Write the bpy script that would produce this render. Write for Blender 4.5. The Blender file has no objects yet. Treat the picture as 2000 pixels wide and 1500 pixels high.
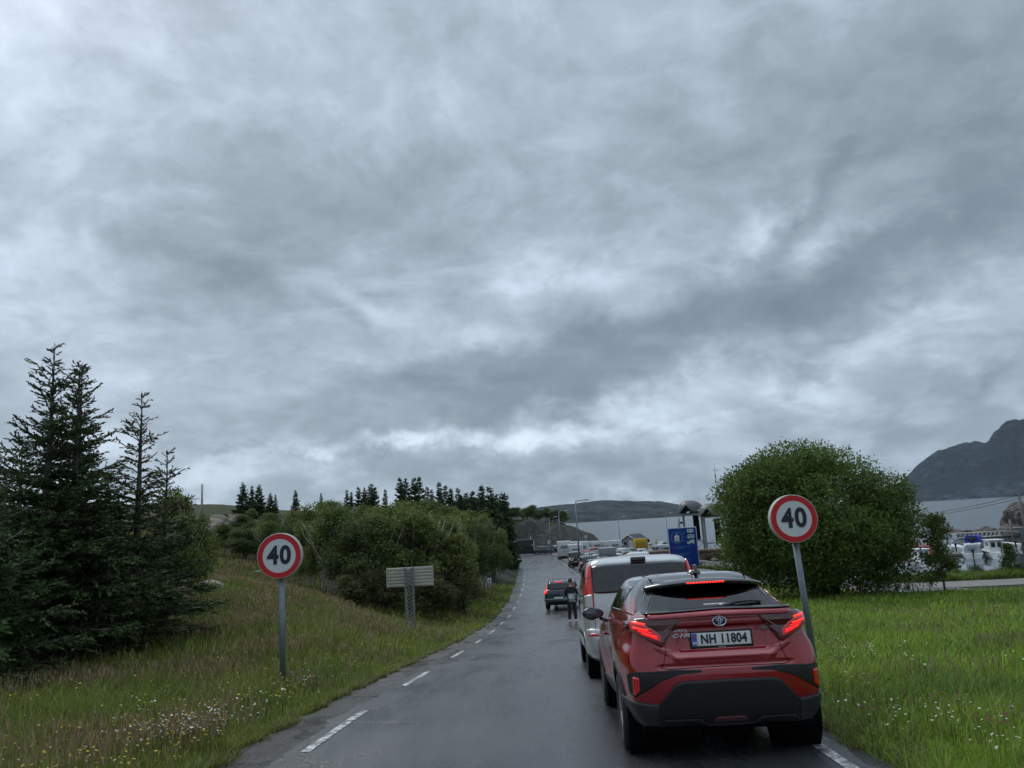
import bpy, bmesh, math, random
import numpy as np
from mathutils import Vector, Matrix, noise as mnoise

SC = bpy.context.scene
COL = SC.collection
rad = math.radians
# ------------------------------------------------------------------ camera
EYE = 10.0
SEA = 1.2
PITCH, ROLL, FPX = rad(10.35), rad(3.4), 1500.0
cam = bpy.data.cameras.new('camera'); camo = bpy.data.objects.new('camera', cam); COL.objects.link(camo)
_fwd = Vector((0, math.cos(PITCH), math.sin(PITCH)))
_up0 = Vector((0, -math.sin(PITCH), math.cos(PITCH))); _r0 = Vector((1, 0, 0))
_R = _r0 * math.cos(ROLL) - _up0 * math.sin(ROLL)
_U = _up0 * math.cos(ROLL) + _r0 * math.sin(ROLL)
mw = Matrix((_R, _U, -_fwd)).transposed().to_4x4(); mw.translation = (0, 0, EYE)
camo.matrix_world = mw
cam.sensor_width = 36; cam.lens = 36 * FPX / 2000; cam.clip_start = 0.1; cam.clip_end = 60000
SC.camera = camo
SC.view_settings.view_transform = 'Standard'; SC.view_settings.look = 'None'
SC.view_settings.exposure = 0.50; SC.view_settings.gamma = 1.0
SC.cycles.max_bounces = 6; SC.cycles.transparent_max_bounces = 8
try:
    SC.cycles.use_denoising = True
except Exception: pass

def pdir(x, y):
    d = _fwd * FPX + _R * (x - 1000) - _U * (y - 750)
    return d.normalized()
def at(x, y, Y):
    d = pdir(x, y); d = d / d.y
    return Vector((d.x * Y, Y, EYE + d.z * Y))
def azel(x, y):
    d = pdir(x, y); return math.atan2(d.x, d.y), math.asin(d.z)

# ------------------------------------------------------------------ node helper
class NT:
    def __init__(s, nt): s.nt = nt; s.n = nt.nodes; s.l = nt.links
    def new(s, t, **kw):
        nd = s.n.new(t)
        for k, v in kw.items(): setattr(nd, k, v)
        return nd
    def put(s, sock, v):
        if isinstance(v, bpy.types.NodeSocket): s.l.new(v, sock)
        elif v is not None:
            if hasattr(sock, 'default_value'):
                try: sock.default_value = v
                except Exception:
                    sock.default_value = tuple(v) + (1,) if len(v) == 3 else v
    def math(s, op, a, b=None, c=None, clamp=False):
        nd = s.new('ShaderNodeMath', operation=op, use_clamp=clamp)
        s.put(nd.inputs[0], a); s.put(nd.inputs[1], b); s.put(nd.inputs[2], c)
        return nd.outputs[0]
    def vmath(s, op, a, b=None, out=0):
        nd = s.new('ShaderNodeVectorMath', operation=op)
        s.put(nd.inputs[0], a); s.put(nd.inputs[1], b)
        return nd.outputs[out]
    def mix(s, f, a, b, t='MIX'):
        nd = s.new('ShaderNodeMix', data_type='RGBA', blend_type=t)
        s.put(nd.inputs[0], f)
        for i, v in ((6, a), (7, b)):
            if not isinstance(v, bpy.types.NodeSocket): v = tuple(v)[:3] + (1,)
            s.put(nd.inputs[i], v)
        return nd.outputs[2]
    def noise(s, vec, scale, detail=4, rough=.5, dist=0, out='Fac'):
        nd = s.new('ShaderNodeTexNoise'); s.put(nd.inputs['Vector'], vec)
        s.put(nd.inputs['Scale'], scale); s.put(nd.inputs['Detail'], detail)
        s.put(nd.inputs['Roughness'], rough); s.put(nd.inputs['Distortion'], dist)
        return nd.outputs[out]
    def ramp(s, f, stops, interp='LINEAR'):
        nd = s.new('ShaderNodeValToRGB'); s.put(nd.inputs[0], f); r = nd.color_ramp; r.interpolation = interp
        while len(r.elements) < len(stops): r.elements.new(.5)
        for e, (p, c) in zip(r.elements, stops):
            e.position = p
            e.color = (c, c, c, 1) if isinstance(c, (int, float)) else tuple(c)[:3] + (1,)
        return nd.outputs[0]
    def mrange(s, v, a, b, c=0., d=1., smooth=False):
        nd = s.new('ShaderNodeMapRange'); nd.clamp = True
        if smooth: nd.interpolation_type = 'SMOOTHSTEP'
        for i, q in enumerate((v, a, b, c, d)): s.put(nd.inputs[i], q)
        return nd.outputs[0]
    def bump(s, h, strength=.3, dist=.02, normal=None):
        nd = s.new('ShaderNodeBump'); s.put(nd.inputs['Height'], h); s.put(nd.inputs['Strength'], strength)
        s.put(nd.inputs['Distance'], dist); s.put(nd.inputs['Normal'], normal)
        return nd.outputs[0]

# ------------------------------------------------------------------ world sky
W = bpy.data.worlds.new('World'); SC.world = W; W.use_nodes = True
w = NT(W.node_tree); w.n.clear()
SUN_EL, SUN_AZ = rad(48), rad(-35)      # azimuth from +Y towards +X
geo = w.new('ShaderNodeTexCoord').outputs['Generated']
sep = w.new('ShaderNodeSeparateXYZ'); w.put(sep.inputs[0], geo)
dx, dy, dz = sep.outputs
az = w.math('ARCTAN2', dx, dy); el = w.math('ARCSINE', dz)
ae = w.new('ShaderNodeCombineXYZ'); w.put(ae.inputs[0], az); w.put(ae.inputs[1], el); ae = ae.outputs[0]
# cloud layer coordinates: direction projected on a flat cloud base
zz = w.math('ADD', w.math('MAXIMUM', dz, 0.0), 0.13)
cp = w.new('ShaderNodeCombineXYZ'); w.put(cp.inputs[0], w.math('DIVIDE', dx, zz)); w.put(cp.inputs[1], w.math('DIVIDE', dy, zz))
cp = cp.outputs[0]
mp = w.new('ShaderNodeMapping'); w.put(mp.inputs[0], cp); mp.inputs['Rotation'].default_value = (0, 0, rad(-28)); mp.inputs['Scale'].default_value = (0.55, 1.3, 1)
warp = w.noise(cp, 1.3, 5, .55, 0, 'Color')
wv = w.vmath('SCALE', w.vmath('SUBTRACT', warp, (.5, .5, .5))); w.n[-1].inputs[3].default_value = .26
cpw = w.vmath('ADD', mp.outputs[0], wv)
zz3 = w.math('ADD', w.math('MAXIMUM', dz, 0.0), 0.45)
cq = w.new('ShaderNodeCombineXYZ'); w.put(cq.inputs[0], w.math('DIVIDE', dx, zz3)); w.put(cq.inputs[1], w.math('DIVIDE', dy, zz3))
cqw = w.vmath('ADD', cq.outputs[0], wv)
n1 = w.noise(cpw, 0.95, 6, .52, .1)
n2 = w.noise(w.vmath('ADD', cqw, (7.3, 2.1, 3.)), 4.0, 9, .58, .0)
n4 = w.noise(w.vmath('ADD', cqw, (1.3, 9.1, 5.)), 14.0, 5, .58, .0)
# lumpy low clouds near the horizon (angular space)
mp2 = w.new('ShaderNodeMapping'); w.put(mp2.inputs[0], ae); mp2.inputs['Scale'].default_value = (1, 2.1, 1)
n3 = w.noise(mp2.outputs[0], 8.5, 7, .58, .1)
wae = w.vmath('SUBTRACT', w.noise(ae, 5.0, 5, .62, .2, 'Color'), (.5, .5, .5))
wae = w.vmath('SCALE', wae); w.n[-1].inputs[3].default_value = .20
aew = w.vmath('ADD', ae, wae)
wae2 = w.vmath('SUBTRACT', w.noise(ae, 14.0, 5, .66, .2, 'Color'), (.5, .5, .5))
wae2 = w.vmath('SCALE', wae2); w.n[-1].inputs[3].default_value = .085
aew2 = w.vmath('ADD', ae, wae2)
hiw = w.mrange(el, rad(3.5), rad(13), 0, 1, True)
base = w.math('ADD', w.math('MULTIPLY', w.math('SUBTRACT', n1, .5), 1.0), w.math('MULTIPLY', w.math('SUBTRACT', n2, .5), .78))
base = w.math('ADD', base, w.math('MULTIPLY', w.math('SUBTRACT', n4, .5), .62))
n3b = w.noise(w.vmath('ADD', mp2.outputs[0], (3.1, 0, 0)), 3.2, 6, .55, .1)
low = w.math('ADD', w.math('MULTIPLY', w.math('SUBTRACT', w.mrange(n3, .38, .62, 0, 1, True), .5), .42), w.math('MULTIPLY', w.math('SUBTRACT', n3b, .5), 1.1))
mixv = w.math('ADD', w.math('MULTIPLY', base, hiw), w.math('MULTIPLY', low, w.math('SUBTRACT', 1.0, hiw)))
val = w.math('ADD', w.math('MULTIPLY', mixv, .78), .49)
def blob(x, y, rx, ry, rot, amp, soft=aew, inner=.0):
    global val
    a, e = azel(x, y); s = 1 / FPX
    m = w.new('ShaderNodeMapping', vector_type='TEXTURE'); w.put(m.inputs[0], soft)
    m.inputs['Location'].default_value = (a, e, 0); m.inputs['Rotation'].default_value = (0, 0, rad(rot))
    m.inputs['Scale'].default_value = (rx * s, ry * s, 1)
    L = w.vmath('LENGTH', m.outputs[0], out='Value')
    f = w.mrange(L, inner, 1.0, amp, 0.0, True)
    val = w.math('ADD', val, f)
# broad light and dark masses
blob(-60, 130, 520, 480, 0, .24)
blob(300, 100, 700, 300, 0, .10)
blob(60, 620, 420, 260, -20, .18)
blob(1000, 120, 900, 260, 5, .13)
blob(1560, 60, 300, 230, 40, .06)
blob(1880, 120, 420, 330, 0, -.16)
blob(700, 400, 620, 190, -14, -.16)
blob(420, 520, 330, 75, -20, -.17)
blob(560, 690, 330, 110, -8, -.12)
blob(1250, 680, 900, 115, 14, -.40, inner=.2)
blob(760, 765, 420, 48, 10, -.20)
blob(620, 560, 300, 120, -20, -.12)
blob(1850, 500, 420, 200, 25, -.24)
blob(1380, 230, 300, 140, 20, -.05)
blob(1500, 420, 150, 60, 30, .26)
blob(1660, 465, 180, 55, 12, .34)
blob(1600, 390, 190, 60, 42, -.20, aew)
blob(1090, 520, 240, 85, 0, .26)
blob(870, 200, 150, 90, -50, .12)
blob(640, 600, 170, 50, -24, .18)
blob(850, 640, 260, 60, -10, .14)
blob(1280, 790, 1000, 60, 7, .18)
blob(1760, 660, 420, 70, 14, .24)
blob(1565, 727, 75, 36, 8, -.30, aew2)
blob(1940, 735, 130, 30, 28, -.18, aew2)
blob(950, 857, 520, 34, 0, .30, aew2)
blob(1350, 820, 600, 40, 6, .14, aew)
blob(640, 868, 380, 34, 3, .20, aew2)
blob(480, 868, 160, 20, 0, -.22, aew2)
blob(580, 885, 140, 15, 0, -.20, aew2)
blob(340, 905, 250, 70, 0, .12, aew2)
blob(980, 925, 520, 60, 3, -.14, aew2)
blob(1250, 890, 420, 80, 8, -.12, aew2)
blob(1750, 860, 420, 90, 18, -.16, aew2)
blob(1220, 968, 460, 17, 3, .16, aew2)
blob(1000, 890, 1500, 120, 3, .13)
blob(760, 915, 110, 40, 0, -.18, aew2)
blob(900, 905, 60, 40, 20, -.14, aew2)
blob(1020, 905, 90, 45, -15, -.14, aew2)
val = w.math('ADD', w.math('MULTIPLY', w.math('SUBTRACT', val, .5), .84), .50)
ccol = w.ramp(val, [(0.0, (.145, .185, .226)), (.22, (.196, .241, .287)), (.42, (.288, .346, .403)), (.58, (.395, .467, .548)), (.76, (.56, .655, .765)), (1.0, (.85, .94, 1.04))])
# thin veil brightening / blueing at the horizon, dark ground half below
skyt = w.new('ShaderNodeTexSky', sky_type='NISHITA'); skyt.sun_disc = False
skyt.sun_elevation = SUN_EL; skyt.sun_rotation = SUN_AZ
# clear sky (strength .1) shows faintly through the gaps of the cloud deck
cl = w.new('ShaderNodeVectorMath', operation='SCALE'); w.put(cl.inputs[0], ccol); cl.inputs[3].default_value = 10.0 * .86
cover = w.mrange(val, .55, 1.0, .97, .84)
fin = w.mix(cover, skyt.outputs[0], cl.outputs[0])
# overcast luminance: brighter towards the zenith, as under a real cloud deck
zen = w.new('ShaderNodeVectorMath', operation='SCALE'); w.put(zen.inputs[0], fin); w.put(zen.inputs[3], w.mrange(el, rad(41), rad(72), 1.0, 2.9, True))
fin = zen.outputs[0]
fin = w.mix(w.mrange(el, -.06, -.01, 1, 0), fin, (.9, 1.1, 1.2))
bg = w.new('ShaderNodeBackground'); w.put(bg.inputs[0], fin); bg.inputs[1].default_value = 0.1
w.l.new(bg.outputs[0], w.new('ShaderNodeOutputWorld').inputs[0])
# ------------------------------------------------------------------ sun (behind the overcast)
sl = bpy.data.lights.new('sun', 'SUN'); sl.energy = 1.1; sl.angle = rad(24); sl.color = (1, .97, .93)
slo = bpy.data.objects.new('sun', sl); COL.objects.link(slo)
sd = Vector((math.sin(SUN_AZ) * math.cos(SUN_EL), math.cos(SUN_AZ) * math.cos(SUN_EL), math.sin(SUN_EL)))
slo.rotation_euler = sd.to_track_quat('Z', 'Y').to_euler()

# ------------------------------------------------------------------ object helpers
def tag(o, label=None, cat=None, group=None, kind=None):
    if label: o['label'] = label
    if cat: o['category'] = cat
    if group: o['group'] = group
    if kind: o['kind'] = kind
    return o
def empty(name, loc=(0, 0, 0), rz=0, label=None, cat=None, group=None, scale=1):
    o = bpy.data.objects.new(name, None); COL.objects.link(o); o.location = loc; o.rotation_euler = (0, 0, rz)
    o.scale = (scale,) * 3; o.empty_display_size = .2
    return tag(o, label, cat, group)
def copy_tree(o, parent=None):
    c = o.copy(); COL.objects.link(c); c.parent = parent
    for ch in o.children: copy_tree(ch, c)
    return c
MATS = {}
def mat(name, col=(.5, .5, .5), rough=.5, metal=0., spec=.5, coat=0., emit=None, es=0., trans=0., alpha=1., var=0., vscale=8., bump=0., bscale=60.):
    if name in MATS: return MATS[name]
    m = bpy.data.materials.new(name); m.use_nodes = True; t = NT(m.node_tree)
    b = m.node_tree.nodes['Principled BSDF']
    b.inputs['Base Color'].default_value = tuple(col) + (1,)
    b.inputs['Roughness'].default_value = rough; b.inputs['Metallic'].default_value = metal
    b.inputs['Specular IOR Level'].default_value = spec; b.inputs['Coat Weight'].default_value = coat
    b.inputs['Coat Roughness'].default_value = .04
    b.inputs['Alpha'].default_value = alpha
    if emit: b.inputs['Emission Color'].default_value = tuple(emit) + (1,); b.inputs['Emission Strength'].default_value = es
    oc = t.new('ShaderNodeTexCoord').outputs['Object']
    if var:
        f = t.noise(oc, vscale, 5, .6)
        d = [max(0, c * (1 - var)) for c in col]; l = [min(1, c * (1 + var)) for c in col]
        t.l.new(t.ramp(f, [(.3, d), (.7, l)]), b.inputs['Base Color'])
        t.l.new(t.mrange(t.noise(oc, vscale * 2.3, 4), .3, .7, max(0, rough - .08), min(1, rough + .08)), b.inputs['Roughness'])
    if bump:
        t.l.new(t.bump(t.noise(oc, bscale, 5, .6), bump, .01), b.inputs['Normal'])
    MATS[name] = m; return m
def vcol_mat(name, rough=.6, trans=.0, attr='Col', spec=.3):
    m = bpy.data.materials.new(name); m.use_nodes = True; t = NT(m.node_tree); b = m.node_tree.nodes['Principled BSDF']
    a = t.new('ShaderNodeAttribute', attribute_name=attr); t.l.new(a.outputs['Color'], b.inputs['Base Color'])
    b.inputs['Roughness'].default_value = rough; b.inputs['Specular IOR Level'].default_value = spec
    if trans:
        tr = t.new('ShaderNodeBsdfTranslucent'); t.l.new(a.outputs['Color'], tr.inputs[0])
        mx = t.new('ShaderNodeMixShader'); mx.inputs[0].default_value = trans
        t.l.new(b.outputs[0], mx.inputs[1]); t.l.new(tr.outputs[0], mx.inputs[2])
        t.l.new(mx.outputs[0], m.node_tree.nodes['Material Output'].inputs[0])
    MATS[name] = m; return m
def npmesh(name, verts, faces, m=None, parent=None, cols=None, smooth=False, k=None):
    """numpy mesh: verts (N,3); faces (M,k) array, or list of such arrays"""
    me = bpy.data.meshes.new(name)
    if not isinstance(faces, (list, tuple)): faces = [faces]
    faces = [np.asarray(f, np.int32) for f in faces if len(f)]
    verts = np.asarray(verts, np.float32)
    me.vertices.add(len(verts)); me.vertices.foreach_set('co', verts.ravel())
    loops = np.concatenate([f.ravel() for f in faces]); sizes = np.concatenate([np.full(len(f), f.shape[1], np.int32) for f in faces])
    me.loops.add(len(loops)); me.loops.foreach_set('vertex_index', loops)
    me.polygons.add(len(sizes)); st = np.concatenate([[0], np.cumsum(sizes)[:-1]]).astype(np.int32)
    me.polygons.foreach_set('loop_start', st)
    try: me.polygons.foreach_set('loop_total', sizes)
    except Exception: pass
    if smooth: me.polygons.foreach_set('use_smooth', np.ones(len(sizes), bool))
    me.update(calc_edges=True)
    if cols is not None:
        a = me.attributes.new('Col', 'FLOAT_COLOR', 'POINT')
        c = np.ones((len(verts), 4), np.float32); c[:, :3] = cols; a.data.foreach_set('color', c.ravel())
    if m: me.materials.append(m)
    o = bpy.data.objects.new(name, me); COL.objects.link(o)
    if parent: o.parent = parent
    return o

class MB:
    """collects shapes into ONE mesh"""
    def __init__(s): s.v = []; s.f = []; s.mi = []; s.sm = []
    def add(s, vs, fs, mi=0, smooth=False):
        b = len(s.v); s.v += [tuple(v) for v in vs]; s.f += [tuple(i + b for i in f) for f in fs]
        s.mi += [mi] * len(fs); s.sm += [smooth] * len(fs)
    def box(s, c, size, rz=0, bev=0, mi=0, rx=0, ry=0):
        bm = bmesh.new(); bmesh.ops.create_cube(bm, size=1)
        bmesh.ops.scale(bm, vec=size, verts=bm.verts)
        if bev: bmesh.ops.bevel(bm, geom=bm.edges[:], offset=bev, segments=2, affect='EDGES', profile=.6)
        M = Matrix.Translation(c) @ Matrix.Rotation(rz, 4, 'Z') @ Matrix.Rotation(ry, 4, 'Y') @ Matrix.Rotation(rx, 4, 'X')
        bmesh.ops.transform(bm, matrix=M, verts=bm.verts); s.bm(bm, mi, bool(bev)); return s
    def bm(s, bm, mi=0, smooth=False):
        bm.verts.ensure_lookup_table(); bm.verts.index_update()
        s.add([v.co for v in bm.verts], [[v.index for v in f.verts] for f in bm.faces], mi, smooth); bm.free()
    def tube(s, pts, r, n=8, mi=0, cap=True, smooth=True):
        pts = [Vector(p) for p in pts]; rs = r if isinstance(r, (list, tuple)) else [r] * len(pts)
        vs = []; fs = []
        for i, p in enumerate(pts):
            t = (pts[min(i + 1, len(pts) - 1)] - pts[max(i - 1, 0)]).normalized()
            a = t.cross(Vector((0, 0, 1)) if abs(t.z) < .95 else Vector((1, 0, 0))).normalized(); b = t.cross(a)
            for k in range(n):
                th = 2 * math.pi * k / n; vs.append(p + (a * math.cos(th) + b * math.sin(th)) * rs[i])
        for i in range(len(pts) - 1):
            for k in range(n):
                fs.append((i * n + k, i * n + (k + 1) % n, (i + 1) * n + (k + 1) % n, (i + 1) * n + k))
        s.add(vs, fs, mi, smooth)
        if cap: s.add(vs[:n], [tuple(range(n))], mi); s.add(vs[-n:], [tuple(range(n))[::-1]], mi)
        return s
    def prism(s, poly, axis, a, b, mi=0, smooth=False):
        """2D polygon extruded along axis ('x': poly=(y,z); 'y': (x,z); 'z': (x,y)) from a to b"""
        def P(u, v, w_): return {'x': (w_, u, v), 'y': (u, w_, v), 'z': (u, v, w_)}[axis]
        n = len(poly); vs = [P(u, v, a) for u, v in poly] + [P(u, v, b) for u, v in poly]
        s.add(vs, [tuple(range(n)), tuple(range(n, 2 * n))[::-1]], mi)
        s.add(vs, [(i, i + n, (i + 1) % n + n, (i + 1) % n) for i in range(n)], mi, smooth); return s
    def lathe(s, prof, n=24, axis='x', c=(0, 0, 0), mi=0, smooth=True):
        """profile (r, h) revolved round axis"""
        vs = []; fs = []
        for r, h in prof:
            for k in range(n):
                t = 2 * math.pi * k / n; u, v = r * math.cos(t), r * math.sin(t)
                p = {'x': (h, u, v), 'y': (u, h, v), 'z': (u, v, h)}[axis]; vs.append((p[0] + c[0], p[1] + c[1], p[2] + c[2]))
        for i in range(len(prof) - 1):
            for k in range(n): fs.append((i * n + k, i * n + (k + 1) % n, (i + 1) * n + (k + 1) % n, (i + 1) * n + k))
        s.add(vs, fs, mi, smooth); return s
    def build(s, name, m, parent=None, M=None, recalc=True, loc=None):
        me = bpy.data.meshes.new(name); me.from_pydata(s.v, [], s.f)
        ms = m if isinstance(m, (list, tuple)) else [m]
        for q in ms: me.materials.append(q)
        me.polygons.foreach_set('material_index', s.mi); me.polygons.foreach_set('use_smooth', s.sm)
        if recalc:
            b = bmesh.new(); b.from_mesh(me); bmesh.ops.remove_doubles(b, verts=b.verts, dist=1e-5) if len(s.v) < 20000 else None
            bmesh.ops.recalc_face_normals(b, faces=b.faces); b.to_mesh(me); b.free()
        me.update()
        o = bpy.data.objects.new(name, me); COL.objects.link(o)
        if parent: o.parent = parent
        if loc: o.location = loc
        return o
def text_obj(name, s, size, m, parent, loc, rot=(rad(90), 0, 0), ext=.001, bold=0., sx=1., align='CENTER', shear=0., space=1.):
    cu = bpy.data.curves.new(name, 'FONT'); cu.body = s; cu.size = size; cu.extrude = ext; cu.align_x = align; cu.align_y = 'CENTER'
    cu.offset = bold; cu.space_character = space; cu.shear = shear; cu.resolution_u = 4; cu.materials.append(m)
    tmp = bpy.data.objects.new('tmp', cu); COL.objects.link(tmp)
    dg = bpy.context.evaluated_depsgraph_get(); me = bpy.data.meshes.new_from_object(tmp.evaluated_get(dg))
    bpy.data.objects.remove(tmp); me.name = name
    o = bpy.data.objects.new(name, me); COL.objects.link(o)
    if not me.materials: me.materials.append(m)
    if parent: o.parent = parent
    o.location = loc; o.rotation_euler = rot; o.scale = (sx, 1, 1); return o
# ------------------------------------------------------------------ land shape
_YS = [-40, 0, 6.85, 12.7, 20, 31, 45, 60, 77, 91, 136, 171, 300]
_DS = [-.6, 1.75, 2.15, 2.55, 3.2, 4.15, 5.1, 5.5, 5.65, 5.9, 6.4, 6.8, 7.0]
_yy = np.linspace(-40, 300, 3401)
_dd = np.interp(_yy, _YS, _DS)
_kr = np.hanning(81); _kr /= _kr.sum(); _dd = np.convolve(np.pad(_dd, 40, mode='edge'), _kr, 'valid')
def zroad(Y): return EYE - np.interp(Y, _yy, _dd)
_lx = [(-40, -3.6), (0, -3.1), (8.3, -2.97), (10.5, -2.88), (14.9, -2.65), (24.6, -2.2), (40, -1.6), (57, -.95), (76, -.5), (110, -.25), (163, -.75), (200, -1.5)]
_rx = [(-40, 2.0), (0, 2.45), (7, 2.76), (15, 3.16), (31, 3.98), (45, 4.9), (60, 5.8), (77, 6.5), (90, 6.7), (118, 6.9), (150, 6.6), (172, 6.2), (200, 9)]
def _sm(tab):
    x = np.interp(_yy, [a for a, b in tab], [b for a, b in tab]); k = np.hanning(101); k /= k.sum()
    return np.convolve(np.pad(x, 50, mode='edge'), k, 'valid')
_lxs, _rxs = _sm(_lx), _sm(_rx)
def XL(Y): return np.interp(Y, _yy, _lxs)
def XR(Y): return np.interp(Y, _yy, _rxs)
# anchors for the land left of the road (X, Y, z)
_AL = [at(552, 1338, 14), at(640, 1165, 42), at(850, 1195, 42), at(985, 1100, 90), at(415, 1140, 38), at(400, 1080, 60), at(440, 1075, 65),
       at(394, 1008, 110), at(440, 985, 120), at(560, 1000, 130), at(700, 1010, 115), at(900, 1020, 125), at(60, 1305, 16.5), at(255, 1292, 17.5), at(340, 1255, 20),
       at(560, 1160, 33), at(200, 1370, 12.5), at(20, 1350, 14), at(803, 1235, 35.5), at(700, 1250, 20)]
_AL = [tuple(p) for p in _AL] + [(-20, 4, 8.3), (-10, 0, 8.3), (-40, 20, 9.4), (-60, 60, 12.5), (-80, 120, 17), (-90, 10, 12), (-60, 180, 14), (-30, 200, 10.5), (-12, 190, 9.0),
       (-3.5, 60, 4.9), (-3, 80, 4.7), (-3, 110, 4.4), (-20, 85, 9.6), (-12, 100, 9.5), (-12, 60, 6.8), (-15, 45, 7.4), (-30, 90, 11.6), (-6, 140, 7.5), (-5, 165, 6.5), (-15, -20, 9.5), (-120, 60, 14), (-120, 200, 12), (-60, 280, 5), (-10, 260, 5), (-120, 320, 3)]
_AL = np.array(_AL)
def _tps_fit(P, lam=.5):
    n = len(P); s = 100.
    d = np.hypot(P[:, None, 0] - P[None, :, 0], P[:, None, 1] - P[None, :, 1]) / s
    K = np.where(d > 0, d * d * np.log(d + 1e-9), 0) + np.eye(n) * lam * 1e-3
    A = np.zeros((n + 3, n + 3)); A[:n, :n] = K; A[:n, n] = 1; A[:n, n + 1:n + 3] = P[:, :2] / s; A[n:, :n] = A[:n, n:].T
    return np.linalg.solve(A, np.concatenate([P[:, 2] - zroad(P[:, 1]), [0, 0, 0]]))
_wl = _tps_fit(_AL)
def _tps(X, Y):
    s = 100.; out = _wl[-3] + _wl[-2] * X / s + _wl[-1] * Y / s
    for i, (a, b, c) in enumerate(_AL):
        d = np.hypot(X - a, Y - b) / s; out = out + _wl[i] * d * d * np.log(d + 1e-9)
    return out
def _ss(x, a, b):
    t = np.clip((x - a) / (b - a), 0, 1); return t * t * (3 - 2 * t)
def vnoise(X, Y, s, seed=0):
    """cheap smooth noise from summed sines"""
    r = np.random.RandomState(seed); o = 0
    for i in range(7):
        a = r.uniform(0, 2 * math.pi); f = r.uniform(.6, 1.7) / s
        o = o + np.sin((X * math.cos(a) + Y * math.sin(a)) * f * 2 * math.pi + r.uniform(0, 6.28))
    return o / 7
def height(X, Y):
    X = np.asarray(X, float); Y = np.asarray(Y, float)
    zr = zroad(Y); dl = XL(Y) - X; dr = X - XR(Y)
    # left
    L = _tps(X, np.clip(Y, -30, 330)); wl = _ss(dl, .2, 3.2)
    zl = zr + L * wl + .10 * vnoise(X, Y, 7, 1) * _ss(dl, .5, 4) + .35 * vnoise(X, Y, 26, 2) * _ss(dl, 5, 15)
    # rock ridge closing the view at the end of the road
    hz = np.interp(X, [-80, -25, -4, 3, 9, 14, 17.5, 20, 24], [13, 12.2, 11.6, 10.8, 9.9, 8.2, 6.4, 4.6, 2.2]) + .5 * vnoise(X, Y, 9, 3) + .35 * vnoise(X, Y, 3.4, 33)
    hill = np.maximum(hz - zr, 0) * _ss(Y, 187, 199 + 2 * vnoise(X, Y, 6, 34)) * _ss(X, -30, -12) * (1 - _ss(Y, 212, 232))
    # right: field, then down to the path, the harbour and the sea
    zR = zr + (.06 * vnoise(X, Y, 5, 4) * _ss(dr, .5, 3) + .25 * vnoise(X, Y, 22, 5) * _ss(dr, 3, 12)) * (1 - _ss(Y, 48, 57))
    zR = zR - .008 * np.clip(dr - 6, 0, 30) * _ss(Y, 10, 30) * (1 - _ss(Y, 48, 57))
    edge = 44 - .28 * np.clip(X - 20, 0, 60)
    far = _ss(Y, edge, edge + 16) * _ss(X, 19, 25)
    zR = zR * (1 - far) + far * 2.75
    sh = 78 - .20 * np.clip(X - 20, 0, 40) + 1.2 * vnoise(X, Y, 9, 6)           # shore of the marina
    wat = _ss(Y, sh, sh + 5) * _ss(X, 33 - .02 * np.clip(Y - 80, 0, 100), 36 - .02 * np.clip(Y - 80, 0, 100))
    zR = zR * (1 - wat) + wat * (SEA - 2.5)
    z = np.where(X < (XL(Y) + XR(Y)) / 2, zl, zR) + hill
    z = np.where((dl < 0) & (dr < 0), np.where(Y < 186, zr, zr + hill), z)
    end = _ss(Y, 222, 240) * _ss(X, -25, -10)
    z = z * (1 - end) + end * (SEA - 3)
    end = _ss(Y, 212, 216) * _ss(X, 12, 18); z = z * (1 - end) + end * (SEA - 3)
    e2 = _ss(Y, 330, 360); z = z * (1 - e2) + e2 * (SEA - 4)
    return z
def H(x, y): return float(height(x, y))
def gpt(x, y, y0=2.0, y1=330, step=.1):
    """where the ray of a photo pixel meets the land"""
    d = pdir(x, y); d = d / d.y
    Y = np.arange(y0, y1, step); zz_ = EYE + d.z * Y; h = height(d.x * Y, Y)
    i = np.argmax(zz_ < h)
    return Vector((d.x * Y[i], Y[i], h[i]))

# ------------------------------------------------------------------ ground sheet
def axis_pts(segs):
    out = [segs[0][0]]
    for a, b, s0, s1 in segs:
        x = a
        while x < b - 1e-6:
            t = (x - a) / (b - a); x = min(b, x + s0 + (s1 - s0) * t); out.append(x)
    return np.array(out)
gx = np.concatenate([-axis_pts([(0, 4, .25, .25), (4, 30, .25, 1.2), (30, 160, 1.2, 7), (160, 500, 8, 40)])[::-1][:-1],
                     axis_pts([(0, 8, .25, .25), (8, 40, .3, 1.2), (40, 130, 1.2, 6)])])
gy = np.concatenate([-axis_pts([(0, 60, 1.2, 6)])[::-1][:-1], axis_pts([(0, 50, .3, .6), (50, 230, .7, 1.8), (230, 380, 2, 12)])])
GX, GY = np.meshgrid(gx, gy)
GZ = height(GX, GY)
onroad = (GX > XL(GY) + .15) & (GX < XR(GY) - .15) & (GY < 200)
GZ = np.where(onroad, GZ - .06, GZ)
nx_, ny_ = len(gx), len(gy)
ii = np.arange(nx_ * ny_).reshape(ny_, nx_)
gf = np.stack([ii[:-1, :-1], ii[:-1, 1:], ii[1:, 1:], ii[1:, :-1]], -1).reshape(-1, 4)
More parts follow.
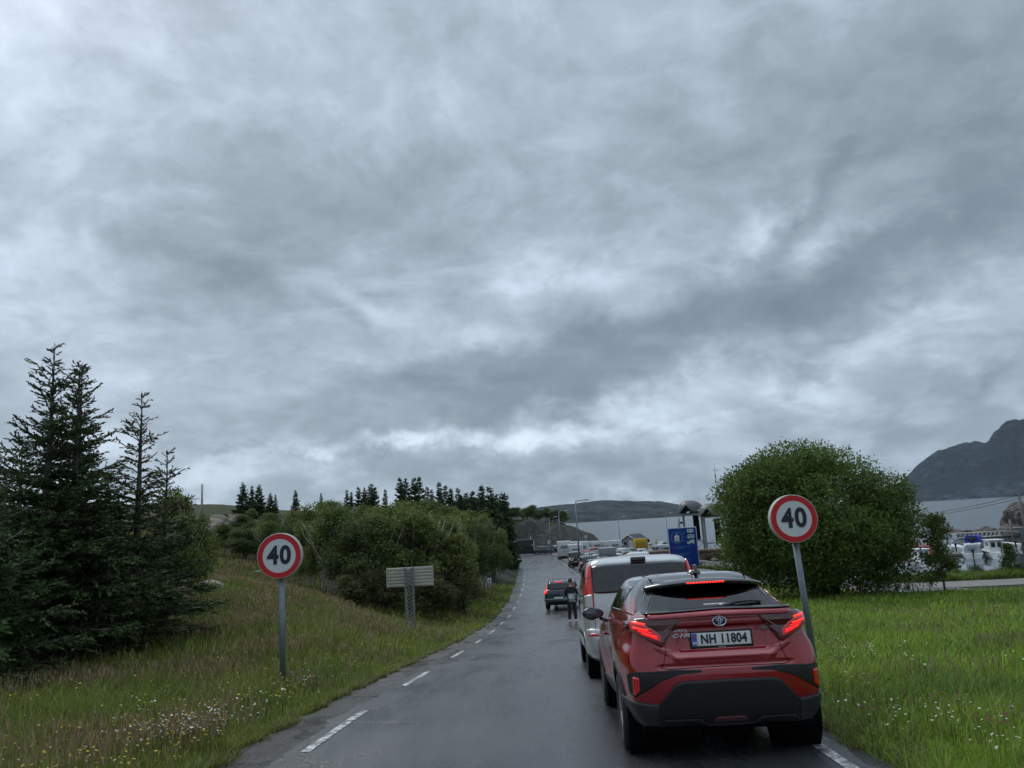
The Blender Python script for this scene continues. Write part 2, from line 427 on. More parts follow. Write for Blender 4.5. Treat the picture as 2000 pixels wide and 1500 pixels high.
def ground_mat():
    m = bpy.data.materials.new('meadow_soil'); m.use_nodes = True; t = NT(m.node_tree); b = m.node_tree.nodes['Principled BSDF']
    p = t.new('ShaderNodeNewGeometry'); P = p.outputs['Position']
    n1 = t.noise(P, .22, 6, .6); n2 = t.noise(P, 1.6, 6, .65); n3 = t.noise(P, 14, 5, .7)
    g = t.ramp(n1, [(.3, (.030, .042, .012)), (.5, (.042, .055, .016)), (.7, (.060, .052, .022))])
    g = t.mix(t.mrange(n2, .35, .65), g, (.026, .040, .010))
    g = t.mix(t.mrange(n3, .3, .75, 0, .7), g, (.016, .020, .008))
    # bare rock where the land is steep
    sp = t.new('ShaderNodeSeparateXYZ'); t.put(sp.inputs[0], p.outputs['Normal'])
    steep = t.math('ADD', t.mrange(sp.outputs[2], .965, .87), t.math('MULTIPLY', t.math('SUBTRACT', n2, .55), 1.2), clamp=True)
    sy = t.new('ShaderNodeSeparateXYZ'); t.put(sy.inputs[0], P)
    steep = t.math('MULTIPLY', steep, t.mrange(sy.outputs[1], 60, 90))
    rk = t.ramp(t.noise(P, .9, 8, .7, 1.0), [(.3, (.014, .015, .016)), (.5, (.042, .042, .040)), (.7, (.11, .108, .10))])
    g = t.mix(steep, g, rk)
    # shore stones close to the water
    g = t.mix(t.mrange(sy.outputs[2], SEA + .9, SEA + .5), g, t.ramp(t.noise(P, 2.4, 6, .7), [(.35, (.03, .03, .028)), (.65, (.14, .13, .11))]))
    t.l.new(g, b.inputs['Base Color']); b.inputs['Roughness'].default_value = .85; b.inputs['Specular IOR Level'].default_value = .2
    t.l.new(t.bump(t.math('ADD', n3, t.math('MULTIPLY', n2, 2.)), .8, .12), b.inputs['Normal']); return m
gnd = npmesh('ground', np.stack([GX, GY, GZ], -1).reshape(-1, 3), gf, ground_mat(), smooth=True)
tag(gnd, kind='structure')

# ------------------------------------------------------------------ sea
def sea_mat():
    m = bpy.data.materials.new('sea_water'); m.use_nodes = True; t = NT(m.node_tree); b = m.node_tree.nodes['Principled BSDF']
    P = t.new('ShaderNodeNewGeometry').outputs['Position']
    sp = t.new('ShaderNodeSeparateXYZ'); t.put(sp.inputs[0], P)
    mp_ = t.new('ShaderNodeMapping'); t.put(mp_.inputs[0], P); mp_.inputs['Scale'].default_value = (.35, 1, 1); mp_.inputs['Rotation'].default_value = (0, 0, rad(18))
    w1 = t.noise(mp_.outputs[0], .22, 6, .6); w2 = t.noise(mp_.outputs[0], .012, 4, .6)
    b.inputs['Base Color'].default_value = (.030, .050, .060, 1); b.inputs['Roughness'].default_value = .12
    # calm inside the marina, ruffled outside
    far = t.mrange(sp.outputs[1], 150, 175)
    st = t.math('MULTIPLY', t.math('ADD', t.math('MULTIPLY', far, .9), .03), t.mrange(w2, .3, .7, .5, 1.2))
    nd = t.bump(w1, .5, .8); t.l.new(st, t.n[-1].inputs['Strength'])
    t.l.new(nd, b.inputs['Normal']); t.l.new(t.math('ADD', t.math('MULTIPLY', far, .22), .03), b.inputs['Roughness'])
    b.inputs['IOR'].default_value = 1.33; return m
sv = [(-19000, 60, SEA), (19000, 60, SEA), (19000, 19000, SEA), (-19000, 19000, SEA)]
tag(npmesh('sea_water', sv, np.array([[0, 1, 2, 3]]), sea_mat()), kind='structure')

# ------------------------------------------------------------------ road
def asphalt_mat(name='wet_asphalt', gravel=False):
    m = bpy.data.materials.new(name); m.use_nodes = True; t = NT(m.node_tree); b = m.node_tree.nodes['Principled BSDF']
    P = t.new('ShaderNodeNewGeometry').outputs['Position']
    uv = t.new('ShaderNodeAttribute', attribute_name='Col').outputs['Color']     # r: 0..1 across, g: metres along/200
    mp_ = t.new('ShaderNodeMapping'); t.put(mp_.inputs[0], P); mp_.inputs['Scale'].default_value = (1, .16, 1)
    streak = t.noise(mp_.outputs[0], 1.8, 6, .62, .4); patch = t.noise(P, .35, 5, .6); fine = t.noise(P, 55, 3, .7); grain = t.noise(P, 190, 2, .8)
    c = t.ramp(streak, [(.3, (.028, .030, .033)), (.5, (.039, .041, .045)), (.72, (.052, .055, .060))])
    c = t.mix(t.mrange(patch, .42, .62, 0, .5), c, (.030, .033, .037))
    c = t.mix(t.mrange(grain, .60, .74, 0, .5), c, (.12, .125, .13))
    c = t.mix(t.mrange(fine, .25, .45, .45, 0), c, (.013, .014, .016))
    # transverse and creeping cracks
    vo = t.new('ShaderNodeTexVoronoi', feature='DISTANCE_TO_EDGE'); vo.inputs['Scale'].default_value = .55
    wp = t.vmath('ADD', P, t.vmath('SCALE', t.noise(P, 2.2, 6, .7, 0, 'Color'))); t.n[-2].inputs[3].default_value = .9
    t.put(vo.inputs['Vector'], wp)
    su = t.new('ShaderNodeSeparateXYZ'); t.put(su.inputs[0], uv)
    edge = t.mrange(su.outputs[0], .30, .06)                                # more cracks along the left edge
    crk = t.math('MULTIPLY', t.mrange(vo.outputs['Distance'], .034, .010), edge)
    c = t.mix(crk, c, (.006, .006, .007))
    if gravel:
        c = t.mix(t.mrange(t.noise(P, 26, 4, .8), .45, .62), (.014, .013, .013), (.13, .12, .115))
    t.l.new(c, b.inputs['Base Color'])
    r = t.mrange(t.math('ADD', t.math('MULTIPLY', streak, .5), t.math('MULTIPLY', patch, .6)), .36, .72, .13, .44)
    r = t.math('ADD', r, t.math('MULTIPLY', t.math('SUBTRACT', fine, .5), .35))
    t.l.new(r, b.inputs['Roughness']); b.inputs['Specular IOR Level'].default_value = .85
    hh = t.math('ADD', t.math('ADD', t.math('MULTIPLY', fine, .7), t.math('MULTIPLY', grain, .5)), t.math('MULTIPLY', crk, -3.))
    t.l.new(t.bump(hh, .55 if not gravel else 1., .006 if not gravel else .03), b.inputs['Normal']); MATS[name] = m; return m
def strip(name, fa, fb, y0, y1, step, dz, m, nx=8, jag=None, kind='structure', zf=None):
    ys = np.arange(y0, y1 + 1e-6, step); V = []; C = []
    for j in range(nx + 1):
        t = j / nx; a = fa(ys); b_ = fb(ys)
        if jag: a = a + jag[0](ys); b_ = b_ + jag[1](ys)
        X = a + (b_ - a) * t; z = (zroad(ys) if zf is None else zf(X, ys)) + dz
        V.append(np.stack([X, ys, z], -1)); C.append(np.stack([np.full_like(ys, t), ys / 200, 0 * ys], -1))
    V = np.stack(V, 1).reshape(-1, 3); C = np.stack(C, 1).reshape(-1, 3)
    I = np.arange(len(ys) * (nx + 1)).reshape(len(ys), nx + 1)
    F = np.stack([I[:-1, :-1], I[:-1, 1:], I[1:, 1:], I[1:, :-1]], -1).reshape(-1, 4)
    o = npmesh(name, V, F, m, cols=C, smooth=True); tag(o, kind=kind); return o
def _jag(seed, a):
    return lambda y: a * (vnoise(y, y * 0, 1.1, seed) + .8 * vnoise(y, y * 0, .37, seed + 1) + .5 * vnoise(y, y * 0, 2.7, seed + 2))
A_ = asphalt_mat(); PK_ = A_; G_ = asphalt_mat('edge_gravel', True)
strip('gravel_verge', lambda y: XL(y) - .32, lambda y: XR(y) + .18, -30, 190, .25, .012, G_, jag=(_jag(5, .16), _jag(9, .14)), nx=6)
strip('road', lambda y: XL(y) + .27, lambda y: XR(y) + .02, -30, 188, .12, .030, A_, jag=(_jag(15, .13), _jag(19, .05)), nx=10)
# painted edge lines, worn
def paint_mat():
    m = bpy.data.materials.new('worn_paint'); m.use_nodes = True; t = NT(m.node_tree); b = m.node_tree.nodes['Principled BSDF']
    P = t.new('ShaderNodeNewGeometry').outputs['Position']
    wear = t.mrange(t.math('ADD', t.noise(P, 9, 6, .75), t.math('MULTIPLY', t.noise(P, 60, 3, .7), .35)), .60, .74)
    t.l.new(t.mix(wear, (.62, .62, .60), (.06, .06, .065)), b.inputs['Base Color']); b.inputs['Roughness'].default_value = .4; return m
PM = paint_mat()
def edge_mark(y0, y1, off=.46, wd=.11, side='L', dz=.036):
    f = (lambda y: XL(y) + off) if side == 'L' else (lambda y: XR(y) - off)
    o = strip('edge_marking', f, lambda y: f(y) + wd, y0, y1, .1, dz, PM, nx=1)
    o['group'] = 'dashed white edge markings'
for a, b_ in [(2.2, 4.4), (5.4, 7.0), (8.7, 11.3), (14.0, 16.5), (20.0, 22.3), (25.6, 27.6), (31.0, 33.5), (37, 39.4), (43, 45.4), (49, 51.5), (55, 57.5), (61, 63.5), (67, 70), (73, 76), (80, 83), (88, 91), (96, 99), (104, 107)]:
    edge_mark(a, b_)
edge_mark(4.0, 30, off=.22, side='R')
for k in range(16):
    a = 71 + k * 4.6; edge_mark(a, a + 2.2, off=.75 + .012 * k, side='R', wd=.16)

# side road, waiting lanes and quay: one paved apron right of the road
def apron(name, x0f, x1f, y0, y1, dz, m, ny=120, nx=40):
    ys = np.linspace(y0, y1, ny); t = np.linspace(0, 1, nx)
    X = x0f(ys)[:, None] + (x1f(ys) - x0f(ys))[:, None] * t[None]; Yg = ys[:, None] + 0 * X
    Yg = Yg + np.clip(X - 6, 0, 40) * .16 * (1 - (Yg - y0) / (y1 - y0))
    Z = height(X, Yg) + dz; I = np.arange(ny * nx).reshape(ny, nx)
    F = np.stack([I[:-1, :-1], I[:-1, 1:], I[1:, 1:], I[1:, :-1]], -1).reshape(-1, 4)
    C = np.stack([np.full(X.size, .6), Yg.ravel() / 200, 0 * Yg.ravel()], -1)
    return tag(npmesh(name, np.stack([X, Yg, Z], -1).reshape(-1, 3), F, m, cols=C, smooth=True), kind='structure')
apron('quay_paving', lambda y: XR(y) - .6, lambda y: np.interp(y, [57, 80, 100, 190], [36, 34.5, 33.5, 32.5]), 57, 190, .018, A_)
# raised footpath between the road and the waiting lanes, with a kerb
CON = mat('pavement_concrete', (.085, .078, .072), .55, var=.3, vscale=2.5, bump=.3, bscale=20)
KRB = mat('kerb_stone', (.075, .055, .05), .5, var=.35, vscale=3)
def solid_strip(name, f0, f1, y0, y1, dz0, dz1, m, step=1.):
    ys = np.arange(y0, y1 + .01, step); a, b = f0(ys), f1(ys); za = height(a, ys)
    V = np.concatenate([np.stack([a, ys, za + dz0], -1), np.stack([a, ys, za + dz1], -1), np.stack([b, ys, za + dz1], -1), np.stack([b, ys, za + dz0], -1)])
    n = len(ys); F = []
    for q in range(3):
        i = np.arange(n - 1); F.append(np.stack([q * n + i, q * n + i + 1, (q + 1) * n + i + 1, (q + 1) * n + i], -1))
    F.append(np.array([[0, n, 2 * n, 3 * n], [n - 1, 2 * n - 1, 3 * n - 1, 4 * n - 1]]))
    return tag(npmesh(name, V, np.concatenate(F), m), kind='structure')
_isw = lambda y: np.interp(y, [82.5, 84, 95, 130, 168, 171], [.2, .9, 1.9, 2.1, 1.5, .3])
solid_strip('kerb', lambda y: XR(y) - .02, lambda y: XR(y) + .16, 82.5, 171, -.1, .15, KRB)
solid_strip('pavement', lambda y: XR(y) + .163, lambda y: XR(y) + .163 + _isw(y), 82.5, 171, -.1, .14, CON)
# ------------------------------------------------------------------ far hills
def ridge(name, prof, Y, depth, m, back=None, seed=1, nu=160, nv=40, rough=1.0, zmin=None):
    """prof: list of photo pixels along the skyline; built as a real hill at distance Y, 'depth' thick"""
    xs = np.array([p[0] for p in prof], float); ys = np.array([p[1] for p in prof], float)
    u = np.linspace(xs[0], xs[-1], nu); yy_ = np.interp(u, xs, ys)
    V = []
    rs = np.random.RandomState(seed)
    tops = [at(a, b, Y) for a, b in zip(u, yy_)]
    wx = tops[-1].x - tops[0].x
    for j in range(nv + 1):
        t = j / nv                                     # 0 front shore, .5 crest, 1 back shore
        q = 1 - abs(2 * t - 1)
        for i, p in enumerate(tops):
            hgt = max(p.z - SEA, 0)
            prof_q = q ** .8
            yv = Y + (t - .5) * depth
            nz = mnoise.fractal(Vector((p.x * 4.5 / abs(wx), yv * 4.5 / abs(wx), seed)), .9, 2.1, 7)
            nr = 1 - abs(mnoise.fractal(Vector((p.x * 9 / abs(wx) + 3, yv * 9 / abs(wx), seed)), .8, 2.2, 6))
            z = SEA - .5 + hgt * prof_q * (1 + rough * (.22 * nz + .30 * (nr - .8)) * (.25 + .75 * math.sin(math.pi * min(q, 1))) * min(1, q * 6)) - (2 if q == 0 else 0)
            V.append((p.x * yv / Y, yv, z))
    I = np.arange((nv + 1) * nu).reshape(nv + 1, nu)
    F = np.stack([I[:-1, :-1], I[:-1, 1:], I[1:, 1:], I[1:, :-1]], -1).reshape(-1, 4)
    o = npmesh(name, V, F, m, smooth=True); tag(o, kind='structure'); return o
def hill_mat(name, rock, green, sc, thr=(.42, .6)):
    m = bpy.data.materials.new(name); m.use_nodes = True; t = NT(m.node_tree); b = m.node_tree.nodes['Principled BSDF']
    g = t.new('ShaderNodeNewGeometry'); P = g.outputs['Position']
    mp_ = t.new('ShaderNodeMapping'); t.put(mp_.inputs[0], P); mp_.inputs['Scale'].default_value = (1, 1, 1.6)
    n = t.noise(mp_.outputs[0], sc, 10, .68, .6); n2 = t.noise(mp_.outputs[0], sc * 5, 7, .7, .3)
    c = t.mix(t.mrange(t.math('ADD', n, t.math('MULTIPLY', t.math('SUBTRACT', n2, .5), .5)), thr[0], thr[1]), green, rock)
    c = t.mix(t.mrange(n2, .35, .6, .7, 0), c, [q * .35 for q in green])
    t.l.new(c, b.inputs['Base Color']); b.inputs['Roughness'].default_value = .9; b.inputs['Specular IOR Level'].default_value = .1
    t.l.new(t.bump(t.math('ADD', n, t.math('MULTIPLY', n2, .6)), 1., 110), b.inputs['Normal']); return m
HM1 = hill_mat('island_rock', (.11, .125, .14), (.034, .048, .046), .007, (.44, .56))
HM2 = hill_mat('hazed_mountain_rock', (.060, .085, .11), (.006, .021, .031), .0026, (.53, .64))  # blue of the distant air is put into these rock colours
ridge('island_hill', [(930, 1012), (960, 1006), (1000, 998), (1040, 991), (1090, 985), (1140, 981), (1175, 978), (1200, 977), (1235, 979), (1290, 980), (1330, 986), (1360, 992), (1400, 1001), (1440, 1006)], 4200, 1500, HM1, seed=3, rough=.8)
ridge('mountain', [(1700, 978), (1740, 955), (1775, 928), (1800, 905), (1830, 885), (1860, 872), (1885, 867), (1915, 868), (1935, 872), (1990, 880), (2100, 900), (2300, 960)], 6400, 2600, HM2, seed=8, rough=1.2, nu=260, nv=90)
ridge('mountain', [(1845, 970), (1880, 900), (1900, 882), (1930, 862), (1942, 847), (1955, 832), (1972, 821), (2000, 816), (2040, 806), (2100, 790), (2250, 780), (2500, 800), (2800, 950)], 6000, 2400, HM2, seed=11, rough=1.7, nu=340, nv=140)
ridge('mountain', [(1640, 982), (1700, 962), (1740, 948), (1775, 940), (1800, 936), (1850, 930), (2000, 930)], 14000, 3000, HM2, seed=18, rough=.4)
# ------------------------------------------------------------------ grass: one mass nobody could count
RS = np.random.RandomState(5)
def blades(px, py, pz, h, wd, lean, az, cols, tipcols=None, nseg=2):
    """bent tapering blades; returns verts, quads, tris, cols"""
    n = len(px); dirx, diry = np.cos(az), np.sin(az); wx, wy = -diry, dirx
    lv = [(0, 1.0, 0), (.55, .75, .30), (1.0, 0, 1.0)]
    V = []; C = []
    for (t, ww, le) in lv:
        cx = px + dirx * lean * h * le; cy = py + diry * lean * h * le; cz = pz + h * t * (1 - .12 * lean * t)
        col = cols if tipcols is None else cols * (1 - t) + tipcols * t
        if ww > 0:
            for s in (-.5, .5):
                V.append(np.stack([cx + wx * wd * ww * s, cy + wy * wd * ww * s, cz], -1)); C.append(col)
        else: V.append(np.stack([cx, cy, cz], -1)); C.append(col)
    V = np.stack(V, 1).reshape(-1, 3); C = np.stack(C, 1).reshape(-1, 3)
    b = np.arange(n)[:, None] * 5
    Q = b + np.array([[0, 1, 3, 2]]); T = b + np.array([[2, 3, 4]])
    return V, Q, T, C
def sample_field(n, side, y0, y1, xw=1.0):
    """positions, denser close to the road's viewpoint, on either side"""
    u = RS.uniform(0, 1, n); Y = y0 * (y1 / y0) ** u
    if side == 'L':
        wmax = 2.2 + Y * .86 * xw; d = wmax * RS.uniform(0, 1, n) ** 1.1; X = XL(Y) - .34 - d + .22 * _jag(5, .16)(Y)
    else:
        wmax = 1.5 + Y * .72 * xw; d = wmax * RS.uniform(0, 1, n); X = XR(Y) + .16 + d
    return X, Y
def grass_cols(X, Y, side):
    n = len(X)
    g1 = np.array([.120, .175, .026]); g2 = np.array([.185, .225, .034]); g3 = np.array([.075, .115, .024]); br = np.array([.20, .155, .075])
    a = vnoise(X, Y, 6, 21); b = vnoise(X, Y, 2.3, 22); r = RS.uniform(0, 1, n)
    m = np.clip(.5 + 1.1 * a + .5 * b + RS.normal(0, .25, n), 0, 1)[:, None]
    c = g3 * (1 - m) + g1 * m
    m2 = np.clip(.35 + 1.2 * vnoise(X, Y, 3.7, 23) + RS.normal(0, .3, n), 0, 1)[:, None]
    c = c * (1 - .6 * m2) + g2 * .6 * m2
    dl = (XL(Y) - X) if side == 'L' else (X - XR(Y))
    near = np.exp(-np.maximum(dl - .3, 0) / 2.4)
    if side == 'L':
        brn = np.clip(.42 + 1.0 * vnoise(X, Y, 5.0, 24) + .5 * vnoise(X, Y, 1.7, 26) - near * .9, 0, .95)
        c = c * (.94 + .30 * near[:, None])
    else:
        brn = np.clip(-.08 + .7 * vnoise(X, Y, 4.2, 25), 0, .7); c = c * np.array([1.25, 1.50, 1.05])
    isb = (RS.uniform(0, 1, n) < brn * .38)[:, None]
    c = np.where(isb, br * RS.uniform(.5, 1.15, (n, 1)), c)
    return np.clip(c * RS.uniform(.7, 1.35, (n, 1)), 0, 1), brn, near
def grass_mass(name, side, n, y0, y1, hscale, seedstalk=.18):
    X, Y = sample_field(n, side, y0, y1); Z = height(X, Y)
    dl = (XL(Y) - X) if side == 'L' else (X - XR(Y))
    keep = (Z > SEA + .8) & ~((side == 'L') & (dl < .22)) & ~((side == 'R') & (Y > 56.5 + np.clip(X - 6, 0, 40) * .16) & (X < 34)) & ~((side == 'R') & (Y > 50) & (X > 20) & (Z < 3.2) & (Y > 53) & (Y < 68))
    X, Y, Z, dl = X[keep], Y[keep], Z[keep], dl[keep]; n = len(X)
    c, brn, near = grass_cols(X, Y, side)
    hh = hscale * (.55 + .45 * _ss(dl, .1, 1.6)) * RS.gamma(6, 1 / 6., n) * (1 + .5 * vnoise(X, Y, 2.6, 31)) * (1 + .35 * vnoise(X, Y, .9, 32))
    dist = np.hypot(X, Y)
    wd = np.maximum(.0036, dist * .00080) * RS.uniform(.7, 1.4, n)
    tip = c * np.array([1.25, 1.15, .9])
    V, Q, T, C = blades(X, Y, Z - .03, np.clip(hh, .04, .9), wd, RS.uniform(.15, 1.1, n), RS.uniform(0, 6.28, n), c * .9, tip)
    out = [(V, Q, T, C)]
    # flowering stalks: thin, brown-violet panicles
    ns = int(n * seedstalk); k = RS.choice(n, ns, p=(brn + .05) / (brn + .05).sum())
    sx, sy, sz = X[k] + RS.normal(0, .05, ns), Y[k] + RS.normal(0, .05, ns), Z[k]
    col = np.array([.22, .165, .095]) * RS.uniform(.55, 1.5, (ns, 1)); stem = np.array([.075, .075, .035]) * RS.uniform(.6, 1.3, (ns, 1))
    sh = hscale * RS.uniform(1.15, 1.9, ns)
    V, Q, T, C = blades(sx, sy, sz, sh, wd[k] * .55, RS.uniform(.05, .45, ns), RS.uniform(0, 6.28, ns), stem, col); out.append((V, Q, T, C))
    hd = RS.uniform(.05, .12, ns)
    V, Q, T, C = blades(sx, sy, sz + sh * .78, hd * 1.2, wd[k] * 1.5, RS.uniform(0, .6, ns), RS.uniform(0, 6.28, ns), col, col * 1.2); out.append((V, Q, T, C))
    off = 0; VV = []; QQ = []; TT = []; CC = []
    for V, Q, T, C in out:
        VV.append(V); QQ.append(Q + off); TT.append(T + off); CC.append(C); off += len(V)
    return tag(npmesh(name, np.concatenate(VV), [np.concatenate(QQ), np.concatenate(TT)], GM, cols=np.concatenate(CC)), kind='stuff',
               label={'L': 'tall brown and green meadow grass sloping up left of the road', 'R': 'fresh green meadow grass right of the red car'}[side], cat='grass')
GM = vcol_mat('grass_blade', .55, .30)
GD = globals().get('GRASS_DENS', 1.0)
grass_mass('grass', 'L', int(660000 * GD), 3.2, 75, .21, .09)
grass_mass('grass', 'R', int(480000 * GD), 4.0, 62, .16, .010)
# low fringe creeping over both road edges
def fringe(side, n):
    Y = 2.5 * (60 / 2.5) ** RS.uniform(0, 1, n); s = -1 if side == 'L' else 1
    e = (XL(Y) - .33 if side == 'L' else XR(Y) + .15)
    X = e + s * np.abs(RS.normal(0, .16, n)) - s * .10 * (vnoise(Y, Y * 0, .8, 41) > .1) + .16 * vnoise(Y, Y * 0, 1.1, 5)
    c = np.array([.14, .165, .03]) * RS.uniform(.5, 1.4, (n, 1)); br = RS.uniform(0, 1, n) < .3; c[br] = np.array([.10, .075, .045]) * RS.uniform(.6, 1.1, (br.sum(), 1))
    V, Q, T, C = blades(X, Y, height(X, Y) - .01, RS.uniform(.03, .13, n), np.maximum(.004, Y * .001), RS.uniform(.3, 1.5, n), RS.uniform(0, 6.28, n), c, c * 1.2)
    tag(npmesh('grass', V, [Q, T], GM, cols=C), kind='stuff', label='short grass creeping over the %s road edge' % {'L': 'cracked', 'R': 'right'}[side], cat='grass')
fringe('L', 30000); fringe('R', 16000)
# ------------------------------------------------------------------ wild flowers
def flowers(name, pts, rad_, col, label, kindz=0.0, nper=1):
    """flat little umbels: each a fan of 6 triangles, slightly domed"""
    P = np.array(pts); n = len(P); r = rad_ * RS.uniform(.6, 1.3, n)
    k = 6; th = np.linspace(0, 2 * math.pi, k, endpoint=False)[None] + RS.uniform(0, 6.28, (n, 1))
    tx, ty = RS.normal(0, .35, (2, n, 1))
    rx, ry = np.cos(th) * r[:, None], np.sin(th) * r[:, None] * RS.uniform(.6, 1, (n, 1))
    ring = np.stack([P[:, 0:1] + rx, P[:, 1:2] + ry, P[:, 2:3] + rx * tx + ry * ty - r[:, None] * .25], -1)
    V = np.concatenate([P[:, None, :], ring], 1).reshape(-1, 3); b = np.arange(n)[:, None] * (k + 1)
    T = np.concatenate([b + np.array([[0, 1 + i, 1 + (i + 1) % k]]) for i in range(k)], 0)
    C = np.repeat(np.array(col) * RS.uniform(.7, 1.1, (n, 1)), k + 1, 0)
    # stems
    V2, Q2, T2, C2 = blades(P[:, 0], P[:, 1], P[:, 2] - .30, np.full(n, .295), np.maximum(.004, P[:, 1] * .0006), np.zeros(n), RS.uniform(0, 6, n), np.tile([.05, .07, .02], (n, 1)))
    o = npmesh(name, np.concatenate([V, V2]), [np.concatenate([T, T2 + len(V)]), Q2 + len(V)], FM, cols=np.concatenate([C, C2])); return tag(o, label, 'flowers', kind='stuff')
FM = vcol_mat('petal', .7, .25)
def cluster_pts(centres, n, spread, hz):
    out = []
    for (x, y, k) in centres:
        g = gpt(x, y, 3); m = int(n * k)
        for _ in range(m):
            X = g.x + RS.normal(0, spread); Y = g.y + RS.normal(0, spread * 1.3)
            if XL(Y) - .3 < X < XR(Y) + .3: continue
            out.append((X, Y, H(X, Y) + hz * RS.uniform(.7, 1.25)))
    return out
white = cluster_pts([(330, 1480, 2.4), (365, 1470, 2.0), (300, 1490, 1.6), (440, 1440, 1.8), (410, 1455, 1.4), (255, 1440, 1.2), (560, 1365, .7), (590, 1370, 1.0), (510, 1415, .9), (480, 1428, .7), (600, 1355, .6), (170, 1330, .3), (390, 1485, .9), (350, 1445, .6), (820, 1260, .5), (910, 1230, .6)], 16, .17, .34)
white += cluster_pts([(1640, 1310, 1.8), (1690, 1305, 1.8), (1720, 1310, 1.2), (1615, 1285, 1.2), (1770, 1325, .9), (1690, 1380, .5), (1735, 1440, 1.6), (1830, 1450, 1.5), (1900, 1490, 1.1), (1980, 1495, 1.1), (1950, 1445, .7), (1660, 1270, .8), (1760, 1290, .5), (1850, 1350, .5), (1980, 1330, .3), (1890, 1440, .5), (1905, 1230, .3)], 9, .17, .30)
flowers('white_wildflowers', white, .0125, (.72, .72, .66), 'small white yarrow flowers scattered in the verge grass')
def scat(n, side, y0, y1, hz, fn=None, xw=1.):
    X, Y = sample_field(n, side, y0, y1, xw)
    if fn is not None: k = RS.uniform(0, 1, n) < fn(X, Y); X, Y = X[k], Y[k]
    return np.stack([X, Y, height(X, Y) + hz * RS.uniform(.7, 1.2, len(X))], -1)
yel = scat(5200, 'L', 4, 40, .32, lambda x, y: np.clip(.10 + 1.6 * vnoise(x, y, 2.8, 61) + .9 * np.exp(-np.abs(XL(y) - x - 1.3)), 0, 1))
flowers('yellow_wildflowers', yel, .016, (.55, .40, .03), 'tiny yellow buttercups dotted through the left meadow')
pw = np.concatenate([scat(2600, 'L', 6, 50, .30, lambda x, y: np.exp(-np.abs(XL(y) - x - 1.4) * .9)), scat(900, 'R', 5, 40, .3, lambda x, y: .35 + vnoise(x, y, 4, 62))])
flowers('pale_wildflowers', pw, .013, (.55, .55, .38), 'pale cream flower heads along the road verge')
pk = np.array(cluster_pts([(1680, 1390, 1.5), (1660, 1375, .8), (1880, 1440, 1.2), (1970, 1470, 1.6), (1950, 1465, 1.), (1800, 1400, 1.), (1700, 1445, 1.), (1840, 1420, .8), (1740, 1400, .6)], 16, .14, .30))
flowers('clover_flowers', pk, .014, (.14, .035, .05), 'dull red clover heads in the grass by the red car')
ms = []
for (x, y, k) in [(1640, 1152, 1), (1655, 1150, 1), (1690, 1155, 1), (1705, 1152, 1), (1728, 1152, 1), (1745, 1150, 2), (1762, 1150, 2), (1778, 1147, 2), (1735, 1160, 1.5), (1745, 1163, 1.5), (1758, 1150, 1.5), (1790, 1142, 1), (1720, 1166, 1), (1712, 1160, 1)]:
    g = at(x, 1158, 41.5)
    for _ in range(int(9 * k)):
        X = g.x + RS.normal(0, .22); Y = g.y + RS.normal(0, .8); s = RS.uniform(.45, .8)
        for q in range(2): ms.append((X + RS.normal(0, .03), Y + RS.normal(0, .03), H(X, Y) + s - q * .035))
flowers('cream_wildflowers', ms, .026, (.50, .49, .33), 'cream meadowsweet plumes in front of the big round bush')
